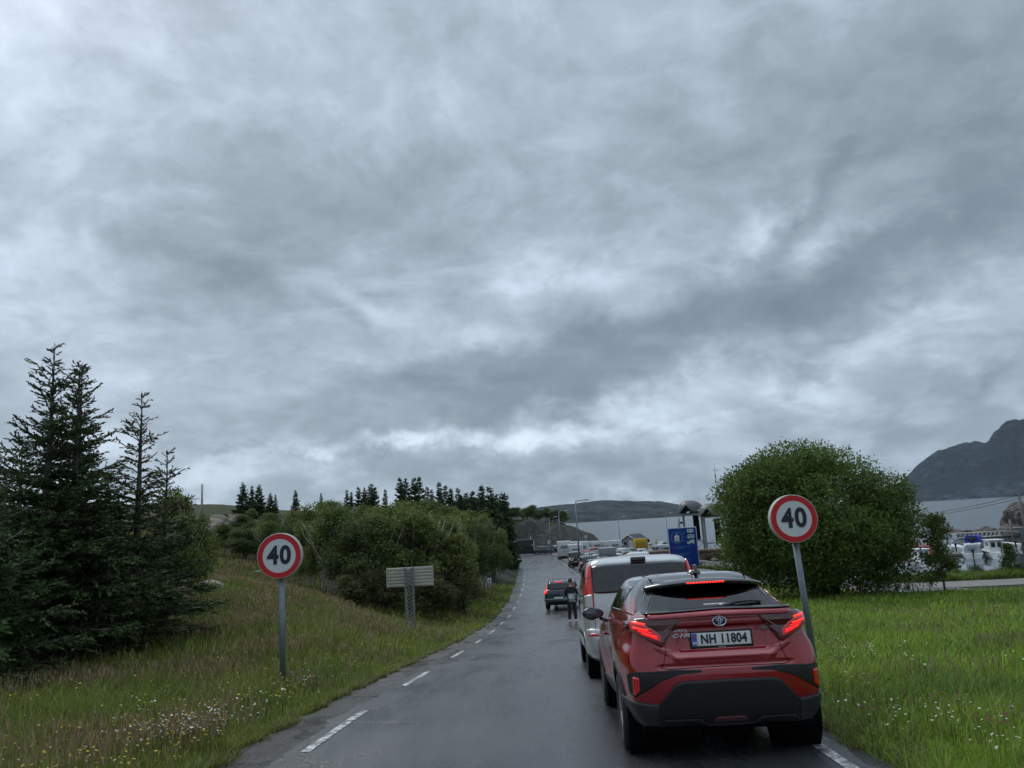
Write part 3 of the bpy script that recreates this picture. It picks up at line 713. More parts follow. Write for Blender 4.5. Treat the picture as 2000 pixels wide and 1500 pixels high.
# ------------------------------------------------------------------ trees
BARK = mat('bark', (.075, .06, .048), .9, var=.4, vscale=12, bump=.5, bscale=30)
BIRCH = mat('birch_bark', (.46, .44, .40), .8, var=.45, vscale=9)
NEEDLE = vcol_mat('needles', .7, .12, spec=.12)
LEAF = vcol_mat('leaves', .65, .30, spec=.12)
def quads_cross(P, D, L, Wd, up, rs):
    """flat quads from P along D, width along 'up x D'"""
    s = np.cross(D, up); s /= np.linalg.norm(s, axis=1, keepdims=True) + 1e-9
    a = P - s * Wd[:, None] * .5; b = P + s * Wd[:, None] * .5
    e = P + D * L[:, None]; c = e + s * Wd[:, None] * .22; d = e - s * Wd[:, None] * .22
    V = np.stack([a, b, c, d], 1).reshape(-1, 3); F = np.arange(len(P) * 4).reshape(-1, 4); return V, F
def spruce_data(h, spread, seed, dens=1.0, needle=.05, brown=0., lean=.0, gap=.0, top2=None, whorl=.24, nplus=1.0):
    """returns twig/needle cloud + branch skeleton"""
    rs = np.random.RandomState(seed); P = []; D = []; L = []; Wd = []; C = []; bran = []
    z = .12 * h * rs.uniform(.2, .6); k = 0
    while z < h * .985:
        t = z / h                                   # 0 base .. 1 top
        R = spread * ((1 - t) ** .78) * (.72 + .28 * min(1, t * 6)) + .05
        nb = max(4, int(rs.randint(5, 8) * dens * (1.0 if t < .55 else .72)))
        a0 = rs.uniform(0, 6.28)
        for b in range(nb):
            az = a0 + b * 6.283 / nb + rs.normal(0, .22)
            r = R * (rs.uniform(.62, 1.18) if t < .5 else rs.uniform(.45, 1.3))
            if rs.rand() < gap and t > .3: r *= .45
            el0 = rad(8 + 42 * t ** 1.3 + rs.normal(0, 6)); 
            n = max(3, int(r / .16)); p = np.array([0, 0, z + rs.normal(0, .04)]); pts = [p.copy()]
            for i in range(n):
                u = (i + 1) / n; e = el0 * (1 - .3 * u) - rad(26) * u * (1 - t) + rad(24) * max(0, u - .65) * 2
                p = p + np.array([math.cos(az) * math.cos(e), math.sin(az) * math.cos(e), math.sin(e)]) * r / n; pts.append(p.copy())
            bran.append((pts, .012 + .018 * (1 - t) * r / max(spread, .1)))
            # side twigs carrying needles
            for i in range(n):
                u = (i + .5) / n
                if u < .12 and t < .7: continue
                a, c = pts[i], pts[i + 1]; dv = (c - a) / (np.linalg.norm(c - a) + 1e-9)
                seg = np.linalg.norm(c - a)
                m = int(seg / .034 * dens * nplus * (1 if t < .45 else 1 - .62 * min(1, (t - .45) / .3)) + rs.rand())
                if m < 1: continue
                for q in range(m):
                    pos = a + (c - a) * rs.rand(); side = 1 if rs.rand() < .5 else -1
                    tl = (.12 + .36 * r * (1 - .8 * abs(u - .35))) * rs.uniform(.45, 1.1); tl = min(tl, .55)
                    sv_ = np.array([-dv[1], dv[0], 0]) * side; sv_ /= np.linalg.norm(sv_) + 1e-9
                    td = dv * rs.uniform(.5, .9) + sv_ * rs.uniform(.5, 1.) + np.array([0, 0, rs.normal(-.10, .18)]); td /= np.linalg.norm(td)
                    nn = max(2, int(tl / needle / .62))
                    for j in range(nn):
                        f = (j + .2) / nn; pp = pos + td * tl * f
                        sd = rs.normal(0, .35, 3) + td * 1.0; sd /= np.linalg.norm(sd)
                        P.append(pp); D.append(sd); L.append(needle * rs.uniform(.9, 1.8)); Wd.append(needle * rs.uniform(.5, 1.0))
                        tone = rs.uniform(.55, 1.15); g = np.array([.055, .088, .034]) * tone
                        if u > .6 and f > .4: g = np.array([.085, .130, .050]) * tone     # fresh tips
                        if brown and rs.rand() < brown * (1.6 if t > .5 else .3): g = np.array([.14, .065, .032]) * tone
                        C.append(g)
        z += whorl * rs.uniform(.75, 1.25) * (1 - .25 * t) * (1.0 if t < .86 else 1.25)
    # leader shoot
    for j in range(14):
        f = j / 14; P.append(np.array([0, 0, h * .93 + f * h * .07])); sd = rs.normal(0, .3, 3); sd[2] = 1; D.append(sd / np.linalg.norm(sd)); L.append(needle * 1.2); Wd.append(needle * .45); C.append(np.array([.03, .045, .02]))
    return np.array(P), np.array(D), np.array(L), np.array(Wd), np.array(C), bran
def build_spruce(name, data_list, parent, lean=0.):
    """data_list: list of (data, offset). crown mesh + trunk mesh under parent"""
    V = []; F = []; C = []; off = 0; tb = MB()
    rs = np.random.RandomState(3)
    for (P, D, L, Wd, c, bran, h), (ox, oy, oz) in data_list:
        o3 = np.array([ox, oy, oz]); up = rs.normal(0, 1, P.shape); up[:, 2] += .8
        v, f = quads_cross(P + o3, D, L, Wd, up, rs); V.append(v); F.append(f + off); C.append(np.repeat(c, 4, 0)); off += len(v)
        tb.tube([(ox, oy, oz - .2), (ox, oy, oz + h * .5), (ox + .02, oy, oz + h * .98)], [.018 * h + .03, .010 * h + .015, .006], 8)
        for pts, r in bran:
            q = [Vector(p + o3) for p in pts]; 
            tb.tube(q[:: max(1, len(q) // 3)] + ([q[-1]] if (len(q) - 1) % max(1, len(q) // 3) else []), [r] * 99 if 0 else r, 3, cap=False)
    cr = npmesh('crown', np.concatenate(V), np.concatenate(F), NEEDLE, parent, cols=np.concatenate(C))
    tr = tb.build('trunk', BARK, parent, recalc=False); return cr, tr
def spr(h, *a, **k):
    d = spruce_data(h, *a, **k); return d + (h,)
def spruce(loc, parts, label, group='spruces by the left meadow'):
    e = empty('spruce_tree', loc, 0, label, 'spruce', group); build_spruce('spruce', parts, e); return e
ZB = 0
def spot(x, y, Y):
    p = at(x, y, Y); return (p.x, Y, H(p.x, Y))
def hh_(xtop, ytop, Y, base):  # height so that the top reaches that pixel row
    return at(xtop, ytop, Y).z - base[2]
bb = spot(75, 1290, 16.0); h1 = hh_(70, 672, 16., bb)
spruce(bb, [(spr(h1, 1.95, seed=1, dens=1.15, gap=.12), (0, 0, 0)), (spr(h1 * .93, 1.3, seed=2, dens=1.0), (.40, .30, 0))], 'tallest spruce on the left with twin pale leader shoots')
bb = spot(135, 1290, 17.2); h2 = hh_(125, 710, 17.2, bb)
spruce(bb, [(spr(h2, 1.85, seed=5, dens=1.0, brown=.16, gap=.15), (0, 0, 0))], 'spruce with rusty brown cones in its upper crown, just right of the tallest one')
bb = spot(262, 1270, 18.0); h3 = hh_(255, 765, 18., bb)
spruce(bb, [(spr(h3, 1.6, seed=9, dens=.85, brown=.10, gap=.25), (0, 0, 0))], 'slender open-topped spruce standing apart from the twin-topped one')
bb = spot(318, 1240, 20.5); h4 = hh_(305, 882, 20.5, bb)
spruce(bb, [(spr(h4, 1.7, seed=13, dens=.9, brown=.06), (0, 0, 0))], 'shorter bushy spruce at the right end of the near row')
bb = spot(200, 1300, 19.5)
spruce(bb, [(spr(3.9, 1.8, seed=17, dens=.95), (0, 0, 0))], 'low dark spruce filling the gap behind the slender one')
bb = spot(-55, 1330, 13.5)
spruce(bb, [(spr(3.4, 1.7, seed=21, dens=1.1), (0, 0, 0))], 'bright green young spruce cut by the left edge')
bb = spot(-60, 1250, 22); 
spruce(bb, [(spr(5.2, 2.2, seed=23, dens=.8, brown=.08), (0, 0, 0))], 'spruce behind the young bright green one at the left edge')
bb = spot(20, 1280, 19)
spruce(bb, [(spr(5.0, 2.6, seed=25, dens=.9), (0, 0, 0))], 'broad dark spruce low behind the tallest one')
# ridge spruces: shared meshes
def far_proto(h, spread, seed, n=1.0):
    e = empty('spruce_tree'); build_spruce('s', [(spr(h, spread, seed=seed, dens=.8, needle=.16, whorl=.34, nplus=2.4), (0, 0, 0))], e); return e
FP = [far_proto(7, 1.55, 31), far_proto(7, 1.9, 32), far_proto(7, 1.25, 33)]
RG = 'dark spruces along the ridge'
ridge_sp = [(475, 942, 1000, 105, 1), (492, 948, 1003, 107, 0), (506, 946, 1005, 104, 1), (528, 962, 1010, 100, 1), (538, 965, 1012, 99, 2), (577, 956, 1012, 112, 0), (627, 962, 1012, 112, 2),
            (677, 956, 1010, 100, 2), (686, 960, 1012, 103, 0), (700, 950, 1010, 98, 0), (712, 952, 1008, 100, 1), (724, 945, 1008, 97, 1), (732, 950, 1008, 96, 0), (752, 955, 1008, 104, 2),
            (781, 932, 1005, 100, 0), (792, 935, 1005, 102, 1), (808, 932, 1005, 98, 0), (818, 930, 1005, 100, 0), (834, 950, 1008, 104, 2), (843, 955, 1008, 106, 2), (857, 941, 1006, 100, 0), (869, 948, 1008, 104, 2),
            (880, 953, 1008, 104, 0), (894, 953, 1008, 105, 2), (901, 966, 1010, 105, 0), (910, 962, 1010, 107, 2), (922, 958, 1010, 104, 0), (940, 947, 1012, 104, 0), (956, 950, 1012, 106, 0), (969, 965, 1012, 108, 2), (980, 962, 1014, 110, 0), (986, 965, 1014, 112, 2)]
nm = ['topmost', 'bushy', 'narrow']
for i, (x, yt, yb, Y, k) in enumerate(ridge_sp):
    p = at(x, yt, Y); z0 = H(p.x, Y); hgt = max(3.0, p.z - z0)
    o = FP[k] if FP[k].location.length == 0 else copy_tree(FP[k])
    o.location = (p.x, Y, z0 - .1); s = hgt / 7; o.scale = (s * 1.0, s * .95, s); o.rotation_euler.z = i * 1.3
    side = 'on the grassy hill near the utility pole' if x < 550 else ('standing alone on the skyline' if x in (577, 627, 752, 834) else ('above the middle of the thicket' if x < 830 else 'above the right end of the thicket'))
    tag(o, 'dark spruce %s, one of the ridge group' % side, 'spruce', RG + ' ' + side)
# ------------------------------------------------------------------ leafy crowns
def leafy(parent, clumps, nleaf, size, col, seed, fill=.35, trunkpts=None, barkm=None, cluster=.25, shell=.75, jit=.5, zmin=.1):
    """clumps: (x,y,z,rx,ry,rz); leaves sit in sprays on and inside the clumps' shells"""
    rs = np.random.RandomState(seed); vol = np.array([c[3] * c[4] + c[4] * c[5] for c in clumps]); pr = vol / vol.sum()
    ns = max(50, nleaf // 14); ci = rs.choice(len(clumps), ns, p=pr); cc = np.array(clumps)[ci]
    d = rs.normal(0, 1, (ns, 3)); d /= np.linalg.norm(d, axis=1, keepdims=True)
    r = np.where(rs.rand(ns) < shell, rs.uniform(.80, 1.08, ns), rs.uniform(.25, .85, ns))
    S = cc[:, :3] + d * cc[:, 3:6] * r[:, None]
    ok = S[:, 2] > zmin; S, d, ci = S[ok], d[ok], ci[ok]; ns = len(S)
    tone = rs.uniform(.75, 1.18, ns) * (1 + .20 * rs.uniform(-1, 1, len(clumps))[ci])
    k = 14; P = np.repeat(S, k, 0) + rs.normal(0, cluster, (ns * k, 3)) * np.array([1, 1, .8])
    up = np.repeat(d, k, 0) + rs.normal(0, .7, (ns * k, 3)); up[:, 2] += .5
    D = rs.normal(0, 1, (ns * k, 3)) + np.repeat(d, k, 0) * .6; D[:, 2] -= .1; D /= np.linalg.norm(D, axis=1, keepdims=True)
    L = size * rs.uniform(.6, 1.4, ns * k); Wd = L * rs.uniform(.45, .75, ns * k)
    V, F = quads_cross(P, D, L, Wd, up, rs)
    # pointed-oval leaf: pull base verts together
    C = np.array(col) * (np.repeat(tone, k) * rs.uniform(.85, 1.18, ns * k))[:, None]; C[:, 0] *= rs.uniform(.85, 1.35, ns * k)
    return npmesh('crown', V, F, LEAF, parent, cols=np.repeat(np.clip(C, 0, 1), 4, 0))
def limbs(parent, stems, m, name='trunk'):
    tb = MB()
    for pts, r in stems: tb.tube(pts, r, 6, cap=False)
    return tb.build(name, m, parent, recalc=False)
def rand_stems(rs, n, h, spread, r0, bow=.3):
    out = []
    for i in range(n):
        a = rs.uniform(0, 6.28); s = spread * rs.uniform(.3, 1); px_, py_ = rs.normal(0, .12 * spread, 2); pts = []; K = 6
        for j in range(K + 1):
            t = j / K; pts.append((px_ + math.cos(a) * s * t ** 1.3 + rs.normal(0, .05 * spread) * t, py_ + math.sin(a) * s * t ** 1.3 + rs.normal(0, .05 * spread) * t, h * t * rs.uniform(.97, 1.0) - .15))
        out.append((pts, [r0 * (1 - .8 * j / K) for j in range(K + 1)]))
        for q in range(2):
            j = rs.randint(2, 5); b0 = Vector(pts[j]); a2 = a + rs.normal(0, 1.2); l = h * rs.uniform(.2, .35)
            out.append(([b0, b0 + Vector((math.cos(a2) * l * .5, math.sin(a2) * l * .5, l * .5)), b0 + Vector((math.cos(a2) * l * .7, math.sin(a2) * l * .7, l))], [r0 * .45, r0 * .3, r0 * .12]))
    return out
# the big round willow right of the road
WY = 44.0
wb = at(1605, 1155, WY); wz = H(wb.x, WY); wtop = at(1600, 872, WY); WH = wtop.z - wz
e = empty('willow_tree', (wb.x, WY, wz), 0, 'big round dense green willow bush behind the right 40 sign', 'tree')
rs = np.random.RandomState(77); cl = []
RX, RZ = 5.45, WH * .475
for i in range(64):
    th = rs.uniform(0, 6.28); ph = math.acos(rs.uniform(-.75, 1)); q = .74
    cl.append((RX * q * math.sin(ph) * math.cos(th), 4.6 * q * math.sin(ph) * math.sin(th), WH * .50 + RZ * .78 * math.cos(ph), rs.uniform(1.1, 2.0), rs.uniform(1.1, 2.0), rs.uniform(.9, 1.5)))
cl += [(0, 0, WH * .5, 4.6, 3.8, WH * .42), (3.9, 0, 1.5, 1.3, 1.3, 1.1), (2.8, -1.2, .9, 1.6, 1.0, .8), (-4.3, 0, 1.7, 1.4, 1.3, 1.1), (-3.2, 0, 2.0, 1.9, 1.8, 1.5), (3.2, 0, 1.9, 2.0, 1.8, 1.5), (1, -1, 1.3, 2.2, 1.5, 1.0), (-1.5, -1.5, 1.5, 1.8, 1.3, 1.1)]
leafy(e, cl, 150000, .125, (.095, .155, .036), 78, cluster=.20, shell=.82, zmin=.15)
limbs(e, rand_stems(rs, 13, WH * .72, 3.6, .16), BARK)
# the thicket of birches and willows left of the road: shared kinds
def bush_proto(seed, w_, h_, n, col, size=.135, nst=12, bark=BIRCH, low=.22):
    e = empty('birch_tree'); rs = np.random.RandomState(seed); cl = []
    for i in range(16):
        th = rs.uniform(0, 6.28); q = math.sqrt(rs.uniform(.05, 1)); zz_ = h_ * rs.uniform(low + .1, .86); wz_ = w_ * .72 * (1 - .75 * max(0, zz_ / h_ - .45) / .55)
        cl.append((math.cos(th) * q * wz_, math.sin(th) * q * wz_, zz_, w_ * rs.uniform(.22, .38), w_ * rs.uniform(.22, .38), h_ * rs.uniform(.09, .16)))
    leafy(e, cl, n, size, col, seed + 1, cluster=.17 * w_ * .4, shell=.6, zmin=low * h_ * .5); limbs(e, rand_stems(rs, nst, h_ * .88, w_ * .8, .048), bark); return e
BP = [bush_proto(101, 2.4, 6, 15000, (.130, .180, .052)), bush_proto(102, 2.6, 6, 15000, (.095, .140, .040)), bush_proto(103, 2.1, 6, 13000, (.130, .175, .048)),
      bush_proto(104, 2.8, 6, 16000, (.084, .125, .044), bark=BARK), bush_proto(105, 2.2, 6, 12000, (.095, .120, .046), bark=BARK, low=.1)]
CG = 'birches and willows of the thicket left of the road'
used = [False] * 5
def put_bush(x, yb, yt, Y, k, label=None, wsc=1.0, group=CG, depthz=0):
    p = at(x, yb, Y); z0 = H(p.x, Y); top = at(x, yt, Y).z; hgt = max(1.0, top - z0)
    o = BP[k] if not used[k] else copy_tree(BP[k]); used[k] = True
    o.location = (p.x, Y, z0 - .05); s = hgt / 6; o.scale = (s * wsc, s * wsc, s); o.rotation_euler.z = (x * .37) % 6.28
    tag(o, label or 'green leafy tree in the dense thicket left of the road', 'tree', group)
th = [(600, 1165, 1015, 46, 0, .85), (565, 1150, 1015, 51, 3, .9), (530, 1125, 1015, 57, 1, .9), (640, 1168, 995, 44, 2, .9), (665, 1170, 985, 43, 1, 1), (690, 1175, 1000, 41, 3, 1.1), (735, 1180, 1000, 42, 1, 1.1), (780, 1185, 1000, 43, 3, 1.1),
      (820, 1190, 985, 44, 0, 1.1), (860, 1190, 985, 45, 2, 1.1), (880, 1180, 1010, 48, 0, .9), (900, 1168, 1015, 53, 1, .85), (925, 1150, 1012, 60, 3, .85), (948, 1135, 1020, 68, 1, .8), (965, 1122, 1028, 78, 3, .8), (978, 1108, 1030, 90, 0, .8),
      (630, 1130, 978, 54, 0, 1.2), (680, 1130, 985, 55, 1, 1.2), (740, 1130, 980, 56, 2, 1.2), (800, 1130, 975, 57, 0, 1.2), (850, 1130, 972, 58, 1, 1.2), (900, 1130, 985, 62, 2, 1.2), (925, 1115, 995, 70, 0, 1.), (950, 1105, 1005, 82, 1, .9),
      (700, 1185, 1090, 39, 4, 1.5), (760, 1190, 1100, 39.5, 4, 1.5), (840, 1195, 1095, 40.5, 4, 1.5), (900, 1190, 1085, 44, 4, 1.4), (905, 1165, 1080, 54, 4, 1.),
      (640, 1060, 975, 75, 1, 1.4), (720, 1060, 985, 78, 0, 1.4), (790, 1060, 975, 80, 3, 1.4), (880, 1060, 985, 84, 1, 1.4), (950, 1060, 1000, 95, 2, 1.2), (570, 1060, 990, 75, 2, 1.4)]
for (x, yb, yt, Y, k, ws) in th:
    lab = ('leafy tree at the front of the thicket, behind the road signs' if Y < 50 else 'leafy tree further back in the thicket below the ridge') if k != 4 else 'low dark shrub at the foot of the thicket'
    g = CG + ((', front' if Y < 50 else ', back') if k != 4 else ', low shrubs')
    put_bush(x, yb, yt, Y, k, lab, ws, g)
HG = 'rounded bushes on the hillside behind the left sign'
for (x, yb, yt, Y, k, ws) in [(400, 1075, 1030, 58, 3, 1.3), (440, 1075, 1020, 60, 1, 1.3), (475, 1078, 1025, 58, 3, 1.3), (505, 1078, 1020, 60, 0, 1.3), (380, 1070, 1035, 62, 1, 1.), (520, 1050, 1000, 72, 1, 1.4), (470, 1040, 1000, 80, 3, 1.5), (490, 1020, 992, 95, 0, 1.4), (545, 1040, 1000, 78, 3, 1.4), (440, 1025, 1002, 92, 1, 1.2), (500, 1060, 1010, 66, 3, 1.3)]:
    put_bush(x, yb, yt, Y, k, 'rounded green bush on the hillside behind the left 40 sign', ws, HG)
put_bush(355, 1180, 935, 27, 2, 'thin olive birch beside the near spruces', .8, None)
put_bush(345, 1180, 1000, 25, 1, 'olive bush pressed against the bushy spruce', .9, None)
# trees on the rock hill at the end of the road
for i, (x, yb, yt, Y, k) in enumerate([(1030, 1018, 993, 203, 3), (1042, 1020, 990, 203, 1), (1052, 1020, 1000, 205, 3), (1070, 1022, 1002, 205, 1), (1085, 1024, 1002, 205, 3), (1100, 1026, 1000, 205, 0), (1000, 1016, 1000, 200, 3), (1012, 1018, 1002, 200, 1)]):
    p = at(x, yb, Y); o = copy_tree(BP[k]); z0 = H(p.x, Y); hgt = max(3.6, at(x, yt, Y).z - z0 + .8); s = hgt / 6
    o.location = (p.x, Y, z0 - .2); o.scale = (s * 1.3, s * 1.3, s); tag(o, 'green tree on top of the rocky hill at the road end', 'tree', 'trees on the rocky hill')
# small trees by the marina
def thin_tree(x, yb, yt, Y, label, seed, wd=1.2, n=5000, col=(.08, .125, .034)):
    p = at(x, yb, Y); z0 = H(p.x, Y); hgt = at(x, yt, Y).z - z0; e = empty('sapling_tree', (p.x, Y, z0), 0, label, 'tree')
    rs = np.random.RandomState(seed); cl = []
    for i in range(14):
        t = rs.uniform(.22, .97); a = rs.uniform(0, 6.28); q = wd * (1.05 - t) * rs.uniform(.3, 1); cl.append((math.cos(a) * q, math.sin(a) * q, hgt * t, wd * .32, wd * .32, hgt * .07))
    leafy(e, cl, n, .11, col, seed, cluster=.13, shell=.5); limbs(e, [([(0, 0, -.2), (.04, 0, hgt * .5), (0, .03, hgt * .96)], [.06, .04, .012])] + [([(0, 0, hgt * t), (math.cos(a) * wd * .5, math.sin(a) * wd * .5, hgt * (t + .15))], [.02, .008]) for t, a in zip(rs.uniform(.2, .75, 9), rs.uniform(0, 6.28, 9))], BARK)
thin_tree(1846, 1158, 1008, 42, 'slim young tree with sparse leaves in front of the red-hulled boat', 5, 1.4, 5200, (.10, .15, .04))
thin_tree(1975, 1112, 1062, 72, 'small sapling on the grassy shore beside the white cabin boat', 7, 1.0, 3500, (.06, .10, .03))
# rough shrubs on the shore strip and beside the path
for i, (x, yb, yt, Y) in enumerate([(1905, 1112, 1098, 74), (1935, 1112, 1096, 74), (1965, 1112, 1098, 73), (1995, 1113, 1100, 72), (1880, 1112, 1102, 75), (1860, 1112, 1100, 75), (2030, 1113, 1098, 72)]):
    p = at(x, yb, Y); z0 = H(p.x, Y); o = copy_tree(BP[4]); s = .9 / 6 if Y > 60 else .5 / 6; o.location = (p.x, Y, z0 - .05); o.scale = (s * 3.0, s * 3.0, s * 1.4)
    o.name = 'shrub'; tag(o, 'low green shrub on the grassy shore strip' if Y > 60 else 'low green shrub at the far edge of the right meadow', 'shrub', 'low shrubs on the shore strip' if Y > 60 else 'low shrubs at the meadow edge')
# ------------------------------------------------------------------ vehicles: shaped shells
def paint(name, col, metal=.35, rough=.28, coat=1.):
    return mat(name, col, rough, metal, .5, coat)
M_RED = paint('red_pearl_paint', (.265, .006, .013), .2, .22)
M_BLKP = paint('black_gloss_paint', (.012, .013, .015), .0, .12)
M_SILV = paint('silver_paint', (.50, .51, .515), .35, .30)
M_CLAD = mat('dark_plastic', (.011, .012, .013), .50, spec=.4, bump=.15, bscale=500)
M_CLAD2 = mat('grey_plastic', (.022, .023, .025), .5)
M_TYRE = mat('tyre_rubber', (.014, .014, .015), .75, bump=.3, bscale=90)
M_RIM = mat('alloy', (.45, .46, .47), .25, .9)
M_CHROME = mat('chrome', (.75, .76, .78), .08, 1.)
M_DARK = mat('gap_black', (.004, .004, .005), .8, spec=.1)
M_GLOSSBLK = mat('gloss_black', (.006, .006, .007), .08, spec=.5, coat=.5)
M_INT = mat('interior_cloth', (.018, .018, .020), .85)
M_PLATE = mat('plate_white', (.66, .68, .68), .35)
M_INK = mat('plate_black', (.010, .011, .014), .5)
M_BLUE = mat('plate_blue', (.02, .10, .42), .4)
M_WHITE = mat('white_print', (.75, .75, .75), .4)
M_REDLENS = mat('red_lens', (.42, .008, .010), .10, coat=1., emit=(1, .03, .02), es=.05)
M_REDDARK = mat('dark_red_lens', (.060, .002, .004), .08, coat=1.)
M_LED = mat('lit_brake_lamp', (.8, .02, .02), .3, emit=(1, .006, .004), es=.8)
M_LEDH = mat('lit_brake_core', (.9, .05, .04), .3, emit=(1, .022, .014), es=1.5)
M_REFL = mat('reflector_red', (.36, .006, .006), .25, coat=1., emit=(1, .01, .01), es=.03)
M_CLEAR = mat('clear_lens', (.42, .40, .40), .12, coat=1.)
def glass_mat(name, tint, ior=1.55, tr=.5, rough=.02):
    m = bpy.data.materials.new(name); m.use_nodes = True; t = NT(m.node_tree); t.n.clear()
    o = t.new('ShaderNodeOutputMaterial'); g = t.new('ShaderNodeBsdfGlossy'); g.inputs['Roughness'].default_value = rough
    tp = t.new('ShaderNodeBsdfTransparent'); tp.inputs[0].default_value = tuple(tint) + (1,)
    f = t.new('ShaderNodeFresnel'); f.inputs[0].default_value = ior
    mx = t.new('ShaderNodeMixShader'); t.l.new(f.outputs[0], mx.inputs[0]); t.l.new(tp.outputs[0], mx.inputs[1]); t.l.new(g.outputs[0], mx.inputs[2])
    t.l.new(mx.outputs[0], o.inputs[0]); MATS[name] = m; return m
M_GLASS = glass_mat('tinted_glass', (.46, .50, .50), 1.85)
M_GLASSD = mat('dark_privacy_glass', (.010, .012, .013), .03, spec=.75, coat=.4)

def cr(P, t, ax=0):
    """Catmull-Rom along axis 0 of P at parameters t"""
    n = len(P); i = np.clip(np.floor(t).astype(int), 0, n - 2); f = (t - i)
    def g(k): return P[np.clip(k, 0, n - 1)]
    p0, p1, p2, p3 = g(i - 1), g(i), g(i + 1), g(i + 2)
    # end conditions: extrapolate
    lo = (i == 0); hi = (i == n - 2)
    f = f.reshape(f.shape + (1,) * (P.ndim - 1)); lo = lo.reshape(lo.shape + (1,) * (P.ndim - 1)); hi = hi.reshape(hi.shape + (1,) * (P.ndim - 1))
    p0 = np.where(lo, 2 * p1 - p2, p0); p3 = np.where(hi, 2 * p2 - p1, p3)
    return .5 * (2 * p1 + (p2 - p0) * f + (2 * p0 - 5 * p1 + 4 * p2 - p3) * f * f + (3 * p1 - p0 - 3 * p2 + p3) * f ** 3)
class Surf:
    def __init__(s, levels, disp=None):
        s.z = np.array([l[0] for l in levels], float); s.P = np.array([l[1] for l in levels], float); s.nv = len(levels); s.nu = s.P.shape[1]; s.disp = disp
        vv = np.linspace(0, s.nv - 1, 60 * s.nv); s._zt = np.maximum.accumulate(cr(s.z[:, None], vv)[:, 0]); s._vt = vv
    def xy(s, u, v):
        u = np.asarray(u, float); v = np.asarray(v, float); sh = np.broadcast(u, v).shape
        u = np.broadcast_to(u, sh).ravel(); v = np.broadcast_to(v, sh).ravel()
        n = s.nv; i = np.clip(np.floor(v).astype(int), 0, n - 2); f = (v - i)[:, None, None]; Q = s.P
        g = lambda k: Q[np.clip(k, 0, n - 1)]
        p0, p1, p2, p3 = g(i - 1), g(i), g(i + 1), g(i + 2)
        p0 = np.where((i == 0)[:, None, None], 2 * p1 - p2, p0); p3 = np.where((i == n - 2)[:, None, None], 2 * p2 - p1, p3)
        R = .5 * (2 * p1 + (p2 - p0) * f + (2 * p0 - 5 * p1 + 4 * p2 - p3) * f * f + (3 * p1 - p0 - 3 * p2 + p3) * f ** 3)   # (m, nu, 2)
        m = s.nu; j = np.clip(np.floor(u).astype(int), 0, m - 2); f = (u - j)[:, None]; a = np.arange(len(u))
        # symmetric ends: mirror point 1 across the centre line
        mir = lambda p: p * np.array([-1, 1])
        q1 = R[a, j]; q2 = R[a, j + 1]; q0 = np.where((j == 0)[:, None], mir(R[:, 1]), R[a, np.maximum(j - 1, 0)]); q3 = np.where((j == m - 2)[:, None], mir(R[:, m - 2]), R[a, np.minimum(j + 2, m - 1)])
        o = .5 * (2 * q1 + (q2 - q0) * f + (2 * q0 - 5 * q1 + 4 * q2 - q3) * f * f + (3 * q1 - q0 - 3 * q2 + q3) * f ** 3)
        return o.reshape(sh + (2,))
    def zv(s, v): return np.interp(v, s._vt, s._zt)
    def vz(s, z): return np.interp(z, s._zt, s._vt)
    def pt(s, u, v):
        q = s.xy(u, v); z = np.broadcast_to(s.zv(v), q.shape[:-1]); p = np.stack([q[..., 0], q[..., 1], z], -1)
        return s.disp(p) if s.disp else p
    def solve(s, target, z, comp, lo, hi):
        v = s.vz(z); a = np.full(np.shape(target), lo, float); b = np.full(np.shape(target), hi, float)
        for _ in range(26):
            m = (a + b) / 2; q = s.xy(m, v)[..., comp]; c = q < target; a = np.where(c, m, a); b = np.where(c, b, m)
        return s.pt((a + b) / 2, v)
    def rear(s, x, z, umax=3.6): return s.solve(np.asarray(x, float), np.asarray(z, float), 0, 0., umax)
    def side(s, y, z, u0=2.0, u1=7.9): return s.solve(np.asarray(y, float), np.asarray(z, float), 1, u0, u1)
def grid_faces(n, m, flip=False):
    I = np.arange(n * m).reshape(n, m); F = np.stack([I[:-1, :-1], I[:-1, 1:], I[1:, 1:], I[1:, :-1]], -1).reshape(-1, 4)
    return F[:, ::-1] if flip else F
